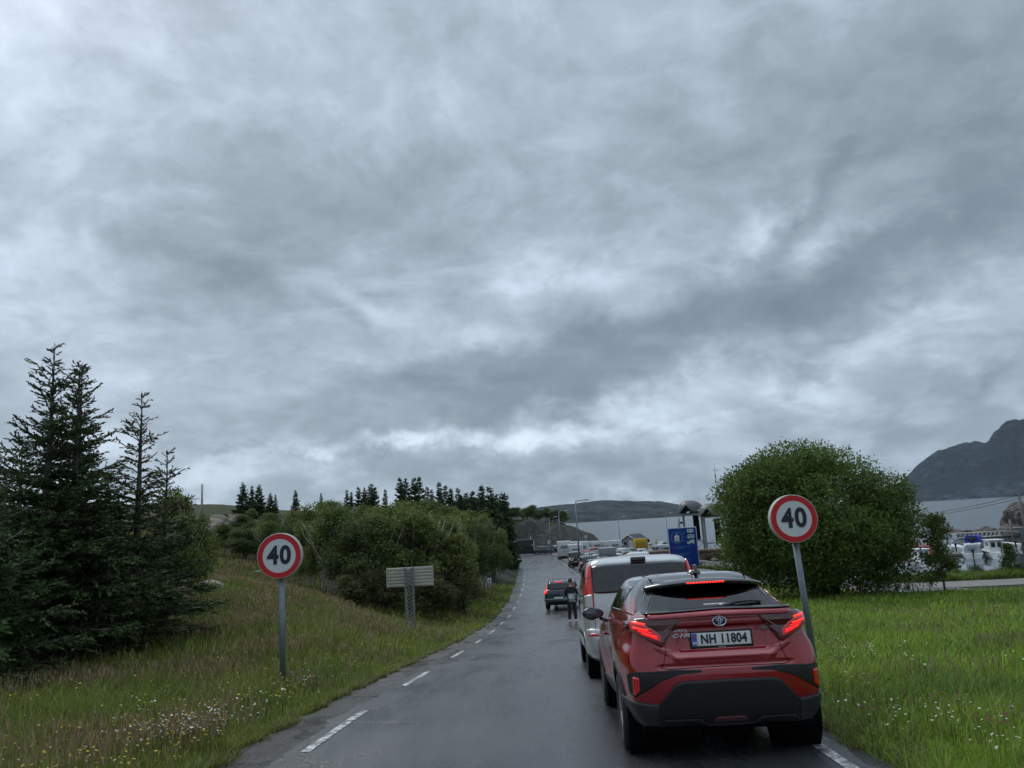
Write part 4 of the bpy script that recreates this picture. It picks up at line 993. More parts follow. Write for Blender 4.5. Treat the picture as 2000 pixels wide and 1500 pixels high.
def slab(G, off, thick, name, m, parent, mirror=0, smooth=True):
    """grid of surface points -> a plate standing 'off' proud of it, 'thick' thick. mirror: 0 one side, 1 mirrored other side only, 2 both in one mesh"""
    n, k = G.shape[:2]; du = np.gradient(G, axis=0); dv = np.gradient(G, axis=1); N = np.cross(du, dv); N /= np.linalg.norm(N, axis=-1, keepdims=True) + 1e-12
    c = np.array([0, 2.0, .9]); out = np.sign(((G - c) * N).sum(-1).mean()); N = N * out
    A = G + N * off; B = G + N * (off - thick)
    V = np.concatenate([A.reshape(-1, 3), B.reshape(-1, 3)]); F = grid_faces(n, k); nn = n * k; F2 = F[:, ::-1] + nn
    I = np.arange(nn).reshape(n, k); ring = np.concatenate([I[0, :], I[1:, -1], I[-1, -2::-1], I[-2:0:-1, 0]])
    S = np.stack([ring, np.roll(ring, -1), np.roll(ring, -1) + nn, ring + nn], -1)
    V2 = V * np.array([-1, 1, 1])
    if mirror == 0: VV, FF = V, [F, F2, S]
    elif mirror == 1: VV, FF = V2, [F[:, ::-1], F2[:, ::-1], S[:, ::-1]]
    else: VV = np.concatenate([V, V2]); q = len(V); FF = [F, F2, S, F[:, ::-1] + q, F2[:, ::-1] + q, S[:, ::-1] + q]
    FF = [f for f in FF]
    mb = MB(); nsm = 0
    for i, f in enumerate(FF): 
        mb.f += [tuple(map(int, r)) for r in f]; mb.mi += [0] * len(f); mb.sm += [smooth and (i % 3 != 2)] * len(f)
    mb.v = [tuple(map(float, r)) for r in VV]
    return mb.build(name, m, parent, recalc=False if False else True)
def rear_patch(S, x0, x1, zlo, zhi, name, m, parent, off=.004, thick=.012, nx=24, nz=10, mirror=0, ux=3.6, both=False):
    """zlo/zhi: list of (x,z). x from x0 to x1. both: symmetric part spanning the centre"""
    xs = np.linspace(x0, x1, nx); lo = np.interp(np.abs(xs), *zip(*zlo)) if both else np.interp(xs, *zip(*zlo)); hi = np.interp(np.abs(xs), *zip(*zhi)) if both else np.interp(xs, *zip(*zhi))
    t = np.linspace(0, 1, nz)[None]; Z = lo[:, None] * (1 - t) + hi[:, None] * t; X = xs[:, None] + 0 * t
    G = S.rear(np.abs(X), Z, ux); G[..., 0] *= np.sign(X) + (X == 0)
    return slab(G, off, thick, name, m, parent, mirror)
def side_patch(S, zs, ylo, yhi, name, m, parent, off=.004, thick=.012, ny=20, nz=10, mirror=0, u=(2.0, 7.9)):
    """for z from zs[0] to zs[1]: y between ylo(z) and yhi(z) (lists of (z,y))"""
    Z = np.linspace(zs[0], zs[1], nz); a = np.interp(Z, *zip(*ylo)); b = np.interp(Z, *zip(*yhi)); t = np.linspace(0, 1, ny)
    Y = a[:, None] + (b - a)[:, None] * t[None]; G = S.side(Y, Z[:, None] + 0 * Y, *u); return slab(G, off, thick, name, m, parent, mirror)
def seam(S, pts, name, m, parent, w_=.005, kind='rear', off=.002, mirror=0, n=40):
    pts = np.array(pts, float); d = np.r_[0, np.cumsum(np.linalg.norm(np.diff(pts, axis=0), axis=1))]; t = np.linspace(0, d[-1], n)
    a = np.interp(t, d, pts[:, 0]); b = np.interp(t, d, pts[:, 1]); ta = np.gradient(a); tb = np.gradient(b); L = np.hypot(ta, tb) + 1e-9
    na, nb = -tb / L * w_ / 2, ta / L * w_ / 2; A = np.stack([a - na, a + na], -1); B = np.stack([b - nb, b + nb], -1)
    if kind == 'rear': G = S.rear(np.abs(A), B); G[..., 0] *= np.where(A < 0, -1, 1)
    else: G = S.side(A, B)
    return slab(G, off, .004, name, m, parent, mirror, False)
def body_shell(S, name, m, parent, v0, v1, keep=None, su=12, sv=6, mirror=True):
    nu = (S.nu - 1) * su + 1; nv = int((v1 - v0) * sv) + 1
    U, V = np.meshgrid(np.linspace(0, S.nu - 1, nu), np.linspace(v0, v1, nv)); G = S.pt(U, V)
    Gm = G[:, ::-1][:, 1:] * np.array([-1, 1, 1])
    G2 = np.concatenate([G, Gm], 1)                      # closes round the car
    F = grid_faces(nv, G2.shape[1]); Vt = G2.reshape(-1, 3)
    if keep is not None: c = Vt[F].mean(1); F = F[keep(c)]
    o = npmesh(name, Vt, F, m, parent, smooth=True)
    bm = bmesh.new(); bm.from_mesh(o.data); bmesh.ops.remove_doubles(bm, verts=bm.verts, dist=1e-4)
    bm.to_mesh(o.data); bm.free()
    return o
def wheel(parent, x, y, r=.33, wd=.215, label=None, spokes=5, n=36, rimmat=None):
    e = bpy.data.objects.new('wheel', None); COL.objects.link(e); e.parent = parent; e.location = (x, y, r); e.empty_display_size = .1
    s = 1 if x > 0 else -1; h = wd / 2
    t = MB(); t.lathe([(r * .66, -h * .8), (r * .80, -h), (r * .93, -h * .98), (r * .985, -h * .82), (r, -h * .6), (r, h * .6), (r * .985, h * .82), (r * .93, h * .98), (r * .80, h), (r * .66, h * .8), (r * .66, -h * .8)], n)
    t.build('tyre', M_TYRE, e)
    rm = MB(); rm.lathe([(r * .66, -h * .78), (r * .68, s * h * .85), (r * .60, s * h * .75), (r * .58, 0)], n)
    rm.lathe([(.001, s * h * .55), (r * .14, s * h * .6), (r * .16, s * h * .4)], 16)
    for k in range(spokes):
        a = 2 * math.pi * k / spokes
        for da in (-.16, .16):
            p = [(s * h * .5, math.cos(a + da * .5) * r * .1, math.sin(a + da * .5) * r * .1), (s * h * .68, math.cos(a + da) * r * .62, math.sin(a + da) * r * .62)]
            rm.tube(p, r * .05, 6)
    rm.build('rim', rimmat or M_RIM, e, recalc=True)
    d = MB(); d.lathe([(.001, 0), (r * .60, 0)], 24); d.build('brake_disc', M_DARK, e)
    return e
def arch(S, yc, r0, r1, zc, name, m, parent, mirror, off=.012, a0=-8, a1=188, thick=.05):
    A = np.radians(np.linspace(a0, a1, 44)); R = np.linspace(r0, r1, 4)
    Y = yc + np.cos(A)[:, None] * R[None]; Z = zc + np.sin(A)[:, None] * R[None]; Z = np.maximum(Z, S.z[0] + .005)
    return slab(S.side(Y, Z), off, thick, name, m, parent, mirror)
def plate_obj(parent, loc, rot, txt, wd=.52, ht=.11, full=True):
    e = bpy.data.objects.new('number_plate', None); COL.objects.link(e); e.parent = parent; e.location = loc; e.rotation_euler = rot; e.empty_display_size = .1
    MB().box((0, .004, -.004), (wd + .035, .012, ht + .04), bev=.004).build('plate_holder', M_CLAD, e)
    MB().box((0, -.005, 0), (wd, .006, ht), bev=.002).build('plate', M_PLATE, e)
    if full:
        MB().box((-wd / 2 + .024, -.0095, 0), (.045, .003, ht - .006), bev=.001).build('country_band', M_BLUE, e)
        text_obj('lettering', 'N', .038, M_WHITE, e, (-wd / 2 + .024, -.0125, -.030), sx=1.1, bold=.001)
        fl = MB(); fl.box((-wd / 2 + .024, -.0118, .026), (.032, .002, .024)); fl.build('flag', mat('flag_red', (.45, .03, .04), .5), e)
        fc = MB(); fc.box((-wd / 2 + .020, -.0132, .026), (.006, .001, .024)); fc.box((-wd / 2 + .024, -.0137, .026), (.032, .001, .005)); fc.build('flag_cross', M_BLUE, e)
        text_obj('lettering', txt, .106, M_INK, e, (.022, -.0105, -.002), sx=.86, bold=.0035, space=1.06)
        text_obj('dealer_lettering', 'toyota.no', .016, M_WHITE, e, (0, -.006, -ht / 2 - .012))
    elif txt: text_obj('lettering', txt, .075, M_INK, e, (0, -.0105, -.001), sx=1, bold=.003)
    return e
def place(root, X, Y, yaw, pitch=None, roll=0):
    """stand a vehicle on the road: origin is under its rear bumper"""
    a = rad(yaw); L = 3.4; z0 = H(X, Y + .8) + .034; z1 = H(X + math.sin(a) * L, Y + .8 + math.cos(a) * L) + .034
    th = math.atan2(z1 - z0, L)
    fw_ = Vector((math.sin(a) * math.cos(th), math.cos(a) * math.cos(th), math.sin(th))); rt_ = Vector((math.cos(a), -math.sin(a), 0)); up_ = rt_.cross(fw_)
    M = Matrix((rt_, fw_, up_)).transposed().to_4x4(); M.translation = Vector((X, Y, z0)) - Vector((0, 0, math.tan(th) * .8))
    root.matrix_world = M
# ------------------------------------------------------------------ the red crossover
def chr_levels():
    L = []
    # z, yr, w_rear, y3(corner back), w_haunch, w_mid, w_front, y_front, cabin?
    T = [(.28, .14, .74, .30, .80, .80, .80, 4.24, 0), (.38, .08, .80, .26, .85, .83, .85, 4.28, 0), (.50, .05, .83, .25, .885, .845, .885, 4.32, 0), (.60, .035, .84, .26, .898, .855, .90, 4.34, 0),
         (.70, .03, .845, .27, .902, .868, .90, 4.33, 0), (.79, .045, .85, .28, .905, .875, .895, 4.30, 0), (.88, .075, .84, .29, .90, .878, .885, 4.24, 0), (.97, .10, .81, .31, .875, .872, .86, 4.10, 0),
         (1.06, .115, .795, .34, .83, .855, .76, 3.75, 0), (1.14, .115, .785, .37, .79, .835, .72, 3.40, 0), (1.195, .13, .72, .40, .765, .815, .70, 3.24, 0),
         (1.235, .24, .66, .50, .735, .80, .68, 3.12, 1), (1.32, .43, .60, .66, .69, .755, .645, 2.90, 1), (1.40, .62, .57, .82, .65, .71, .61, 2.68, 1), (1.47, .80, .545, .98, .61, .665, .57, 2.48, 1), (1.52, .94, .50, 1.10, .56, .61, .52, 2.30, 1), (1.552, 1.08, .40, 1.2, .45, .49, .42, 2.12, 1), (1.568, 1.3, .20, 1.38, .24, .27, .22, 1.95, 1), (1.572, 1.55, .02, 1.56, .02, .02, .02, 1.6, 1)]
    for z, yr, wr, y3, wh, wm, wf, yf, cab in T:
        ya = max(.85, y3 + .35) if not cab else y3 + .32
        ym = 2.05 if not cab else (ya + yf) / 2 + .05
        yaf = 3.45 if z < 1.0 else yf - .3
        if yaf < ym: yaf = ym + (yf - ym) * .6
        L.append((z, [(0, yr), (wr * .55, yr + .012), (wr * .86, yr + .06), (wr, y3), (wh, ya), (wm, ym), (wf, yaf), (wf * .72, yf - .10 if not cab else yf - .03), (0, yf)]))
    return L
def sst(x, a, b): t = np.clip((x - a) / (b - a), 0, 1); return t * t * (3 - 2 * t)
def chr_disp(p):
    x, y, z = np.abs(p[..., 0]), p[..., 1].copy(), p[..., 2]
    rear = (1 - sst(y, .30, .45))
    # number-plate recess with a sharp lower shelf
    rec = sst(z, .885, .905) * (1 - sst(z, 1.085, 1.11)) * (1 - sst(x, .36 + (z - .9) * .12, .40 + (z - .9) * .12))
    # tailgate crease: body swells out below the plate then tucks in above the bumper
    cre = np.exp(-((z - .845) / .022) ** 2) * (1 - sst(x, .30, .50)); tuck = np.exp(-((z - .775) / .02) ** 2) * (1 - sst(x, .52, .66))
    wingc = np.exp(-((z - (.84 + (x - .4) * .55)) / .03) ** 2) * sst(x, .34, .42) * (1 - sst(x, .55, .72))
    y = y + rear * (rec * .032 - cre * .020 + tuck * .016 - wingc * .014)
    # flanks: hollow door sides between the haunches
    fl = np.exp(-((z - .62) / .16) ** 2) * sst(y, 1.15, 1.6) * (1 - sst(y, 2.6, 3.0)) * (z < 1.1)
    xs = p[..., 0] * (1 - .055 * fl)
    return np.stack([xs, y, z], -1)
S = Surf(chr_levels(), chr_disp)
RC = empty('red_car', (0, 0, 0), 0, 'red crossover car with black roof and lit brake lights, last in the queue', 'car')
vz = S.vz
WR, YA1, YA2 = .335, .80, 3.44
def kb(c):
    d1 = np.hypot(c[:, 1] - YA1, c[:, 2] - WR) > WR + .075; d2 = np.hypot(c[:, 1] - YA2, c[:, 2] - WR) > WR + .075
    return (np.abs(c[:, 0]) < .62) | (d1 & d2)
body_shell(S, 'body', M_RED, RC, 0, float(vz(1.215)), kb, su=26, sv=16)
# upper cabin: side glass and rear glass are cut out of the shell
def kc(c):
    x, y, z = np.abs(c[:, 0]), c[:, 1], c[:, 2]
    reargl = (y < 1.05) & (z < 1.465) & (x < .62 - (z - 1.2) * .25) & (y < .24 + (z - 1.235) * 2.55 + .20)
    sideg = (y > 1.22) & (y < 3.0 - (z - 1.2) * 2.3) & (z > 1.225) & (z < 1.455) & (x > .5)
    wind = (y > 3.12 - (z - 1.235) * 2.55 - .16) & (z < 1.49) & (x < .66 - (z - 1.2) * .3)
    return ~(reargl | sideg | wind)
body_shell(S, 'roof', M_BLKP, RC, float(vz(1.215)), S.nv - 1, kc, su=26, sv=12)
# black ceramic frame round the tailgate glass, then the glass
def strip_v(z0, z1, xa, xb, name, m, off, thick=.006, mirror=0, nz=24, nx=10, both=False, parent=RC):
    Z = np.linspace(z0, z1, nz); a = np.interp(Z, *zip(*xa)); b = np.interp(Z, *zip(*xb)); t = np.linspace(0, 1, nx)
    X = a[:, None] + (b - a)[:, None] * t[None]; G = S.rear(np.abs(X), Z[:, None] + 0 * X, 3.3); G[..., 0] *= np.where(X < 0, -1, 1); return slab(G, off, thick, name, m, parent, mirror)
GE = [(1.215, .655), (1.30, .605), (1.40, .555), (1.47, .520)]
gw = strip_v(1.222, 1.462, [(z, -x) for z, x in GE], GE, 'rear_window', M_GLASS, .004, .004, nx=40)
strip_v(1.222, 1.462, [(z, x - .045 - max(0, z - 1.30) * .25) for z, x in GE], [(z, x + .004) for z, x in GE], 'window_frame', M_GLOSSBLK, .006, .010, 0)
strip_v(1.222, 1.462, [(z, x - .045 - max(0, z - 1.30) * .25) for z, x in GE], [(z, x + .004) for z, x in GE], 'window_frame', M_GLOSSBLK, .006, .010, 1)
strip_v(1.445, 1.50, [(1.4, -.56), (1.5, -.52)], [(1.4, .56), (1.5, .52)], 'window_frame', M_GLOSSBLK, .007, .010, nx=30, nz=5)
strip_v(1.212, 1.232, [(1.2, -.66), (1.24, -.645)], [(1.2, .66), (1.24, .645)], 'window_frame', M_GLOSSBLK, .006, .010, nx=40, nz=4)
# red rear pillar wedge running up beside the glass
side_patch(S, (1.205, 1.36), [(1.205, .50), (1.25, .60), (1.30, .74), (1.36, .90)], [(1.205, 1.30), (1.27, 1.16), (1.36, .925)], 'rear_pillar', M_RED, RC, .004, .02, 20, 10, 0, (2.2, 6))
side_patch(S, (1.205, 1.36), [(1.205, .50), (1.25, .60), (1.30, .74), (1.36, .90)], [(1.205, 1.30), (1.27, 1.16), (1.36, .925)], 'rear_pillar', M_RED, RC, .004, .02, 20, 10, 1, (2.2, 6))
for mir in (0, 1):
    side_patch(S, (1.228, 1.45), [(1.228, 1.26), (1.45, 1.22)], [(1.228, 2.02), (1.45, 1.98)], 'side_window', M_GLASS, RC, .003, .004, mirror=mir)
    side_patch(S, (1.228, 1.45), [(1.228, 2.10), (1.45, 2.06)], [(1.228, 2.95), (1.45, 2.50)], 'side_window', M_GLASS, RC, .003, .004, mirror=mir)
    side_patch(S, (1.226, 1.455), [(1.226, 2.00), (1.455, 1.97)], [(1.226, 2.12), (1.455, 2.08)], 'door_pillar', M_GLOSSBLK, RC, .006, .012, mirror=mir)
    side_patch(S, (1.212, 1.232), [(1.2, 1.2), (1.24, 1.2)], [(1.2, 3.05), (1.24, 3.0)], 'window_trim', M_GLOSSBLK, RC, .008, .014, mirror=mir, nz=3)
# windscreen
Zw = np.linspace(1.235, 1.485, 10); uu = np.linspace(6.9, 8, 14)
def ws(mir):
    G = S.pt(uu[None] + 0 * Zw[:, None], S.vz(Zw)[:, None] + 0 * uu[None]); return G
G = ws(0); slab(np.concatenate([G * np.array([1, 1, 1]), (G[:, ::-1] * np.array([-1, 1, 1]))[:, 1:]], 1), .002, .004, 'windscreen', M_GLASS, RC)
# interior
it = MB(); it.box((0, 1.75, .55), (1.30, 2.5, .06)); it.box((0, .62, .98), (1.05, .45, .05)); it.box((0, 3.0, 1.02), (1.30, .42, .16), bev=.04)
for sx in (-.66, .66): it.box((sx, 1.8, .86), (.05, 2.5, .60))
it.build('cabin_floor', M_INT, RC)
for sx in (-.37, .37): 
    MB().box((sx, 1.95, 1.0), (.46, .16, .62), bev=.05, rx=rad(-10)).build('seat', M_INT, RC); MB().box((sx, 1.86, 1.34), (.24, .10, .15), bev=.04).build('headrest', M_INT, RC)
MB().box((0, 1.08, 1.0), (1.24, .16, .52), bev=.05, rx=rad(-14)).build('rear_seat', M_INT, RC)
for sx in (-.38, 0, .38): MB().box((sx, 1.00, 1.27), (.26, .09, .12), bev=.035).build('headrest', M_INT, RC)
MB().box((0, 2.62, 1.37), (.20, .03, .06), bev=.01).build('inner_mirror', M_DARK, RC)
# roof spoiler with its brake lamp
sp = MB(); xs = np.linspace(-.575, .575, 25)
def spl(x): return .565 + .16 * (abs(x) / .575) ** 3
top = [[(x, spl(x), 1.478 - .045 * (x / .575) ** 2), (x, spl(x) + .16, 1.508 - .05 * (x / .575) ** 2), (x, .93, 1.520 - .065 * (x / .575) ** 2)] for x in xs]
bot = [[(x, spl(x) + .012, 1.455 - .045 * (x / .575) ** 2), (x, spl(x) + .16, 1.470 - .05 * (x / .575) ** 2), (x, .93, 1.480 - .065 * (x / .575) ** 2)] for x in xs]
A_top = np.array(top); A_bot = np.array(bot); n_ = 25 * 3
V = np.concatenate([A_top.reshape(-1, 3), A_bot.reshape(-1, 3)]); F = grid_faces(25, 3); I = np.arange(75).reshape(25, 3); ring = np.concatenate([I[0, :], I[1:, -1], I[-1, -2::-1], I[-2:0:-1, 0]])
sp.v = [tuple(v) for v in V]; sp.f = [tuple(map(int, f)) for f in F] + [tuple(map(int, f[::-1] + n_)) for f in F] + [(int(a), int(b), int(b + n_), int(a + n_)) for a, b in zip(ring, np.roll(ring, -1))]
sp.mi = [0] * len(sp.f); sp.sm = [i < 2 * len(F) for i in range(len(sp.f))]; spo = sp.build('roof_spoiler', M_BLKP, RC)
for s in (-1, 1): MB().add([(s * .575, spl(.575), 1.433), (s * .60, .72, 1.37), (s * .60, .98, 1.46), (s * .575, .93, 1.455), (s * .50, .60, 1.43), (s * .53, .76, 1.36), (s * .53, .98, 1.44), (s * .5, .93, 1.45)], [(0, 1, 2, 3), (4, 7, 6, 5), (0, 4, 5, 1), (3, 2, 6, 7), (0, 3, 7, 4), (1, 5, 6, 2)]) if False else None
bl = MB(); bl.box((0, .562, 1.466), (.40, .016, .022), bev=.004); blo = bl.build('brake_light', M_REDDARK, spo)
ld = MB()
for k in range(12): ld.box((-.165 + k * .03, 0.551, 1.467), (.021, .010, .013), bev=.003)
ld.build('led_row', M_LEDH, blo) if False else ld.build('led_row', M_LEDH, spo)
# shark-fin aerial
fin_ = MB(); fin_.prism([(.98, 1.555), (1.22, 1.565), (1.20, 1.60), (1.06, 1.64), (1.02, 1.635)], 'x', -.018, .018); fin_.lathe([(.001, .045), (.055, .04), (.075, .0)], 16, 'z', (0, 1.10, 1.548)); fin_.build('roof_aerial', M_GLOSSBLK, RC)
# panel seams of the roof
for s in (-1, 1): 
    tb = MB(); tb.tube([(s * .47, .90, 1.508), (s * .485, 1.4, 1.545), (s * .48, 2.1, 1.535)], .006, 6); tb.build('roof_seam', M_DARK, RC)
# tailgate lip spoiler (red with a black top edge) bridging both lamps
rear_patch(S, -.62, .62, [(0, 1.175), (.62, 1.165)], [(0, 1.200), (.62, 1.188)], 'tailgate_lip', M_RED, RC, .040, .05, 50, 5, both=True)
rear_patch(S, -.64, .64, [(0, 1.2005), (.64, 1.1885)], [(0, 1.214), (.64, 1.2)], 'lip_edge', M_GLOSSBLK, RC, .046, .06, 50, 4, both=True)
# tail lamps: raised boomerang housings
for s in (0, 1):
    lamp = rear_patch(S, .36, .80, [(.36, 1.150), (.44, 1.06), (.50, .965), (.54, .955), (.62, .985), (.70, 1.03), (.76, 1.075), (.80, 1.11)], [(.36, 1.170), (.50, 1.176), (.66, 1.178), (.74, 1.165), (.80, 1.135)], 'tail_light', M_REDDARK, RC, .034, .07, 40, 14, mirror=s)
    rear_patch(S, .385, .50, [(.385, 1.12), (.44, 1.045), (.50, .985)], [(.385, 1.148), (.50, 1.07)], 'lens', M_REDDARK, lamp, .038, .01, 16, 6, mirror=s)
    rear_patch(S, .53, .76, [(.53, .972), (.60, .992), (.68, 1.035), (.76, 1.095)], [(.53, 1.03), (.60, 1.10), (.70, 1.155), (.76, 1.15)], 'lens', M_REDLENS, lamp, .040, .012, 24, 6, mirror=s)
    rear_patch(S, .56, .68, [(.56, .998), (.68, 1.052)], [(.56, 1.030), (.68, 1.066)], 'lit_bar', M_LED, lamp, .042, .012, 16, 4, mirror=s)
    rear_patch(S, .625, .735, [(.625, 1.085), (.735, 1.105)], [(.625, 1.097), (.735, 1.116)], 'lit_bar', M_LEDH, lamp, .043, .012, 12, 3, mirror=s)
    rear_patch(S, .645, .735, [(.645, 1.128), (.735, 1.134)], [(.645, 1.139), (.735, 1.145)], 'lit_bar', M_LEDH, lamp, .043, .012, 12, 3, mirror=s)
    rear_patch(S, .60, .70, [(.60, 1.060), (.70, 1.080)], [(.60, 1.069), (.70, 1.092)], 'lit_bar', M_LED, lamp, .0425, .012, 12, 3, mirror=s)
# lower black bumper, its lip and the faceted corners
rear_patch(S, -.60, .60, [(0, .284), (.60, .284)], [(0, .660), (.38, .655), (.45, .635), (.60, .472)], 'rear_bumper', M_CLAD, RC, .022, .05, 60, 16, both=True)
for s in (0, 1):
    rear_patch(S, .60, .872, [(.60, .284), (.872, .290)], [(.60, .470), (.70, .480), (.80, .495), (.872, .515)], 'bumper_corner', M_CLAD2, RC, .020, .04, 20, 10, mirror=s, ux=4.0)
rear_patch(S, -.56, .56, [(0, .285), (.2, .285), (.27, .33), (.56, .335)], [(0, .312), (.19, .312), (.26, .355), (.56, .36)], 'bumper_lip', M_GLOSSBLK, RC, .035, .05, 50, 4, both=True)
rear_patch(S, -.15, .15, [(0, .325), (.15, .325)], [(0, .365), (.11, .365), (.15, .345)], 'rear_fog_light', M_REDDARK, RC, .032, .02, 16, 4, both=True)
ub = MB(); ub.box((0, 2.2, .27), (1.5, 3.9, .10)); ub.box((0, .38, .30), (1.2, .4, .12), bev=.03); ub.lathe([(.09, .0), (.11, .03), (.11, .42), (.09, .45)], 16, 'x', (-.2, .45, .24)); ub.build('underbody', M_DARK, RC)
# red bumper shoulder above the black panel with the dark recess holding the reflector
for s in (0, 1):
    r_ = rear_patch(S, .22, .83, [(.22, .722), (.40, .712), (.56, .668), (.70, .585), (.79, .53), (.83, .555)], [(.22, .733), (.45, .742), (.80, .728), (.83, .715)], 'light_recess', M_CLAD, RC, .004, .012, 34, 10, mirror=s, ux=4.)
    rear_patch(S, .752, .803, [(.752, .588), (.785, .548), (.803, .55)], [(.752, .69), (.79, .700), (.803, .695)], 'reflector', M_REFL, r_, .012, .012, 8, 8, mirror=s, ux=4.)
    seam(S, [(.22, .737), (.45, .746), (.81, .733), (.84, .71), (.83, .56), (.79, .525)], 'recess_edge', M_CLAD2, RC, .010, off=.008, mirror=s)
# panel gaps
for s in (0, 1):
    seam(S, [(.50, .965), (.50, .90), (.535, .80), (.56, .765), (.50, .757)], 'tailgate_gap', M_DARK, RC, .006, mirror=s)
    seam(S, [(.44, .895), (.60, .925)], 'crease_line', M_DARK, RC, .003, mirror=s, n=10)
    seam(S, [(.52, .90), (.62, 1.10), (.80, 1.19)], 'door_gap', M_DARK, RC, .006, 'side', mirror=s) if False else None
    seam(S, [(1.30, .50), (1.22, .75), (1.18, .95), (1.16, 1.20)], 'door_gap', M_DARK, RC, .007, 'side', mirror=s)
    seam(S, [(2.16, .40), (2.14, .75), (2.12, 1.20)], 'door_gap', M_DARK, RC, .007, 'side', mirror=s)
    for yc in (YA1, YA2): arch(S, yc, WR + .045, WR + .105, WR, 'wheel_arch', M_CLAD, RC, s)
    side_patch(S, (.285, .42), [(.285, 1.22), (.42, 1.25)], [(.285, 3.02), (.42, 3.0)], 'sill', M_CLAD, RC, .014, .03, mirror=s, nz=5)
    hx = (1 if s == 0 else -1)
    MB().box((hx * .875, 1.42, 1.13), (.03, .16, .03), bev=.01).build('door_handle', M_RED, RC); MB().box((hx * .895, 2.35, .93), (.03, .20, .03), bev=.01).build('door_handle', M_RED, RC)
seam(S, [(-.50, .757), (0, .762), (.50, .757)], 'tailgate_gap', M_DARK, RC, .006)
for s in (-1, 1):
    for yc in (YA1, YA2):
        lin = MB(); lin.lathe([(.44, s * .55), (.44, s * .86)], 32, 'x', (0, yc, WR)); lin.lathe([(.001, s * .55), (.44, s * .55)], 32, 'x', (0, yc, WR)); lin.build('wheel_well', M_DARK, RC)
        wheel(RC, s * .785, yc, WR, .225)
# emblem, names, plate
def yat(x, z, off=.0): return float(S.rear(np.array([abs(x)]), np.array([z]))[0, 1]) - off
em = MB(); em.lathe([(.052, 0), (.058, -.006), (.064, 0)], 32, 'y'); eo = em.build('emblem', M_CHROME, RC); eo.location = (0, yat(0, 1.135, .014), 1.135); eo.scale = (1.02, 1, .70)
e2 = MB(); e2.lathe([(.001, -.002), (.052, -.002)], 28, 'y'); e2o = e2.build('emblem_field', mat('emblem_blue', (.012, .03, .10), .15, coat=1), eo)
e3 = MB()
for (a, b_, c0, c1, rz_) in [(.012, .045, 0, .0, 0), (.032, .016, 0, .018, 0)]:
    pts = [(c0 + a * math.cos(t), -.006, c1 + b_ * math.sin(t)) for t in np.linspace(0, 2 * math.pi, 25)]; e3.tube(pts, .0042, 6, cap=False)
e3.build('emblem_rings', M_CHROME, eo)
rx_ = rad(90)
text_obj('name_lettering', 'TOYOTA', .030, M_CHROME, RC, (-.365, yat(.36, 1.062, .045), 1.068), (rx_, 0, rad(-6)), .003, .0008, 1.15)
text_obj('name_lettering', 'C-HR', .046, M_CHROME, RC, (-.355, yat(.355, 1.025, .045), 1.026), (rx_, 0, rad(-6)), .003, .0015, 1.45, shear=.3)
text_obj('name_lettering', 'HYBRID', .026, M_CHROME, RC, (.375, yat(.38, 1.055, .055), 1.058), (rx_, 0, rad(6)), .003, .0010, 1.25, shear=.25)
text_obj('window_sticker', 'EUROSENTERET', .026, M_WHITE, RC, (.02, yat(0, 1.275, .010), 1.275), (rad(22), 0, 0), .0005, .0008, 1.1)
plate_obj(RC, (0, yat(0, .99, .016), .985), (rad(-2), 0, 0), 'NH 11804')
# wiper with its arm on the glass
wp = MB()
g0 = S.rear(np.array([.03, .12, .20, .32, .44]), np.array([1.228, 1.245, 1.262, 1.268, 1.266]))
wp.tube([Vector(g0[0]) + Vector((0, -.045, .02)), Vector(g0[1]) + Vector((0, -.035, .022)), Vector(g0[2]) + Vector((0, -.03, .022)), Vector(g0[3]) + Vector((0, -.025, .020)), Vector(g0[4]) + Vector((0, -.02, .016))], [.024, .020, .014, .011, .006], 8)
wp.tube([Vector(g0[1]) + Vector((-.05, -.015, .006)), Vector(g0[4]) + Vector((0, -.012, .006))], .008, 6); wp.build('wiper', M_GLOSSBLK, RC)
# door mirrors
for s in (-1, 1):
    e = bpy.data.objects.new('door_mirror', None); COL.objects.link(e); e.parent = RC; e.location = (s * .98, 2.88, 1.13)
    bm = bmesh.new(); bmesh.ops.create_uvsphere(bm, u_segments=32, v_segments=20, radius=1)
    for v in bm.verts:
        v.co = Vector((v.co.x * .135, max(v.co.y, -.5) * .10, v.co.z * .082)); 
        if v.co.x * s < 0: v.co.z *= .85
    q = MB(); q.bm(bm, 0, True); q.tube([(-s * .08, .02, -.06), (-s * .20, .03, -.10)], .022, 8); q.build('mirror_housing', M_GLOSSBLK, e)
    gm_ = MB(); gm_.box((s * .004, -.052, 0), (.17, .004, .10), bev=.03 if False else .0015); gm_.build('mirror_glass', mat('mirror_dark', (.10, .115, .12), .05, .9), e)
place(RC, 1.765, 7.16, 2.0)
RC.matrix_world = RC.matrix_world @ Matrix.Scale(1.03, 4)
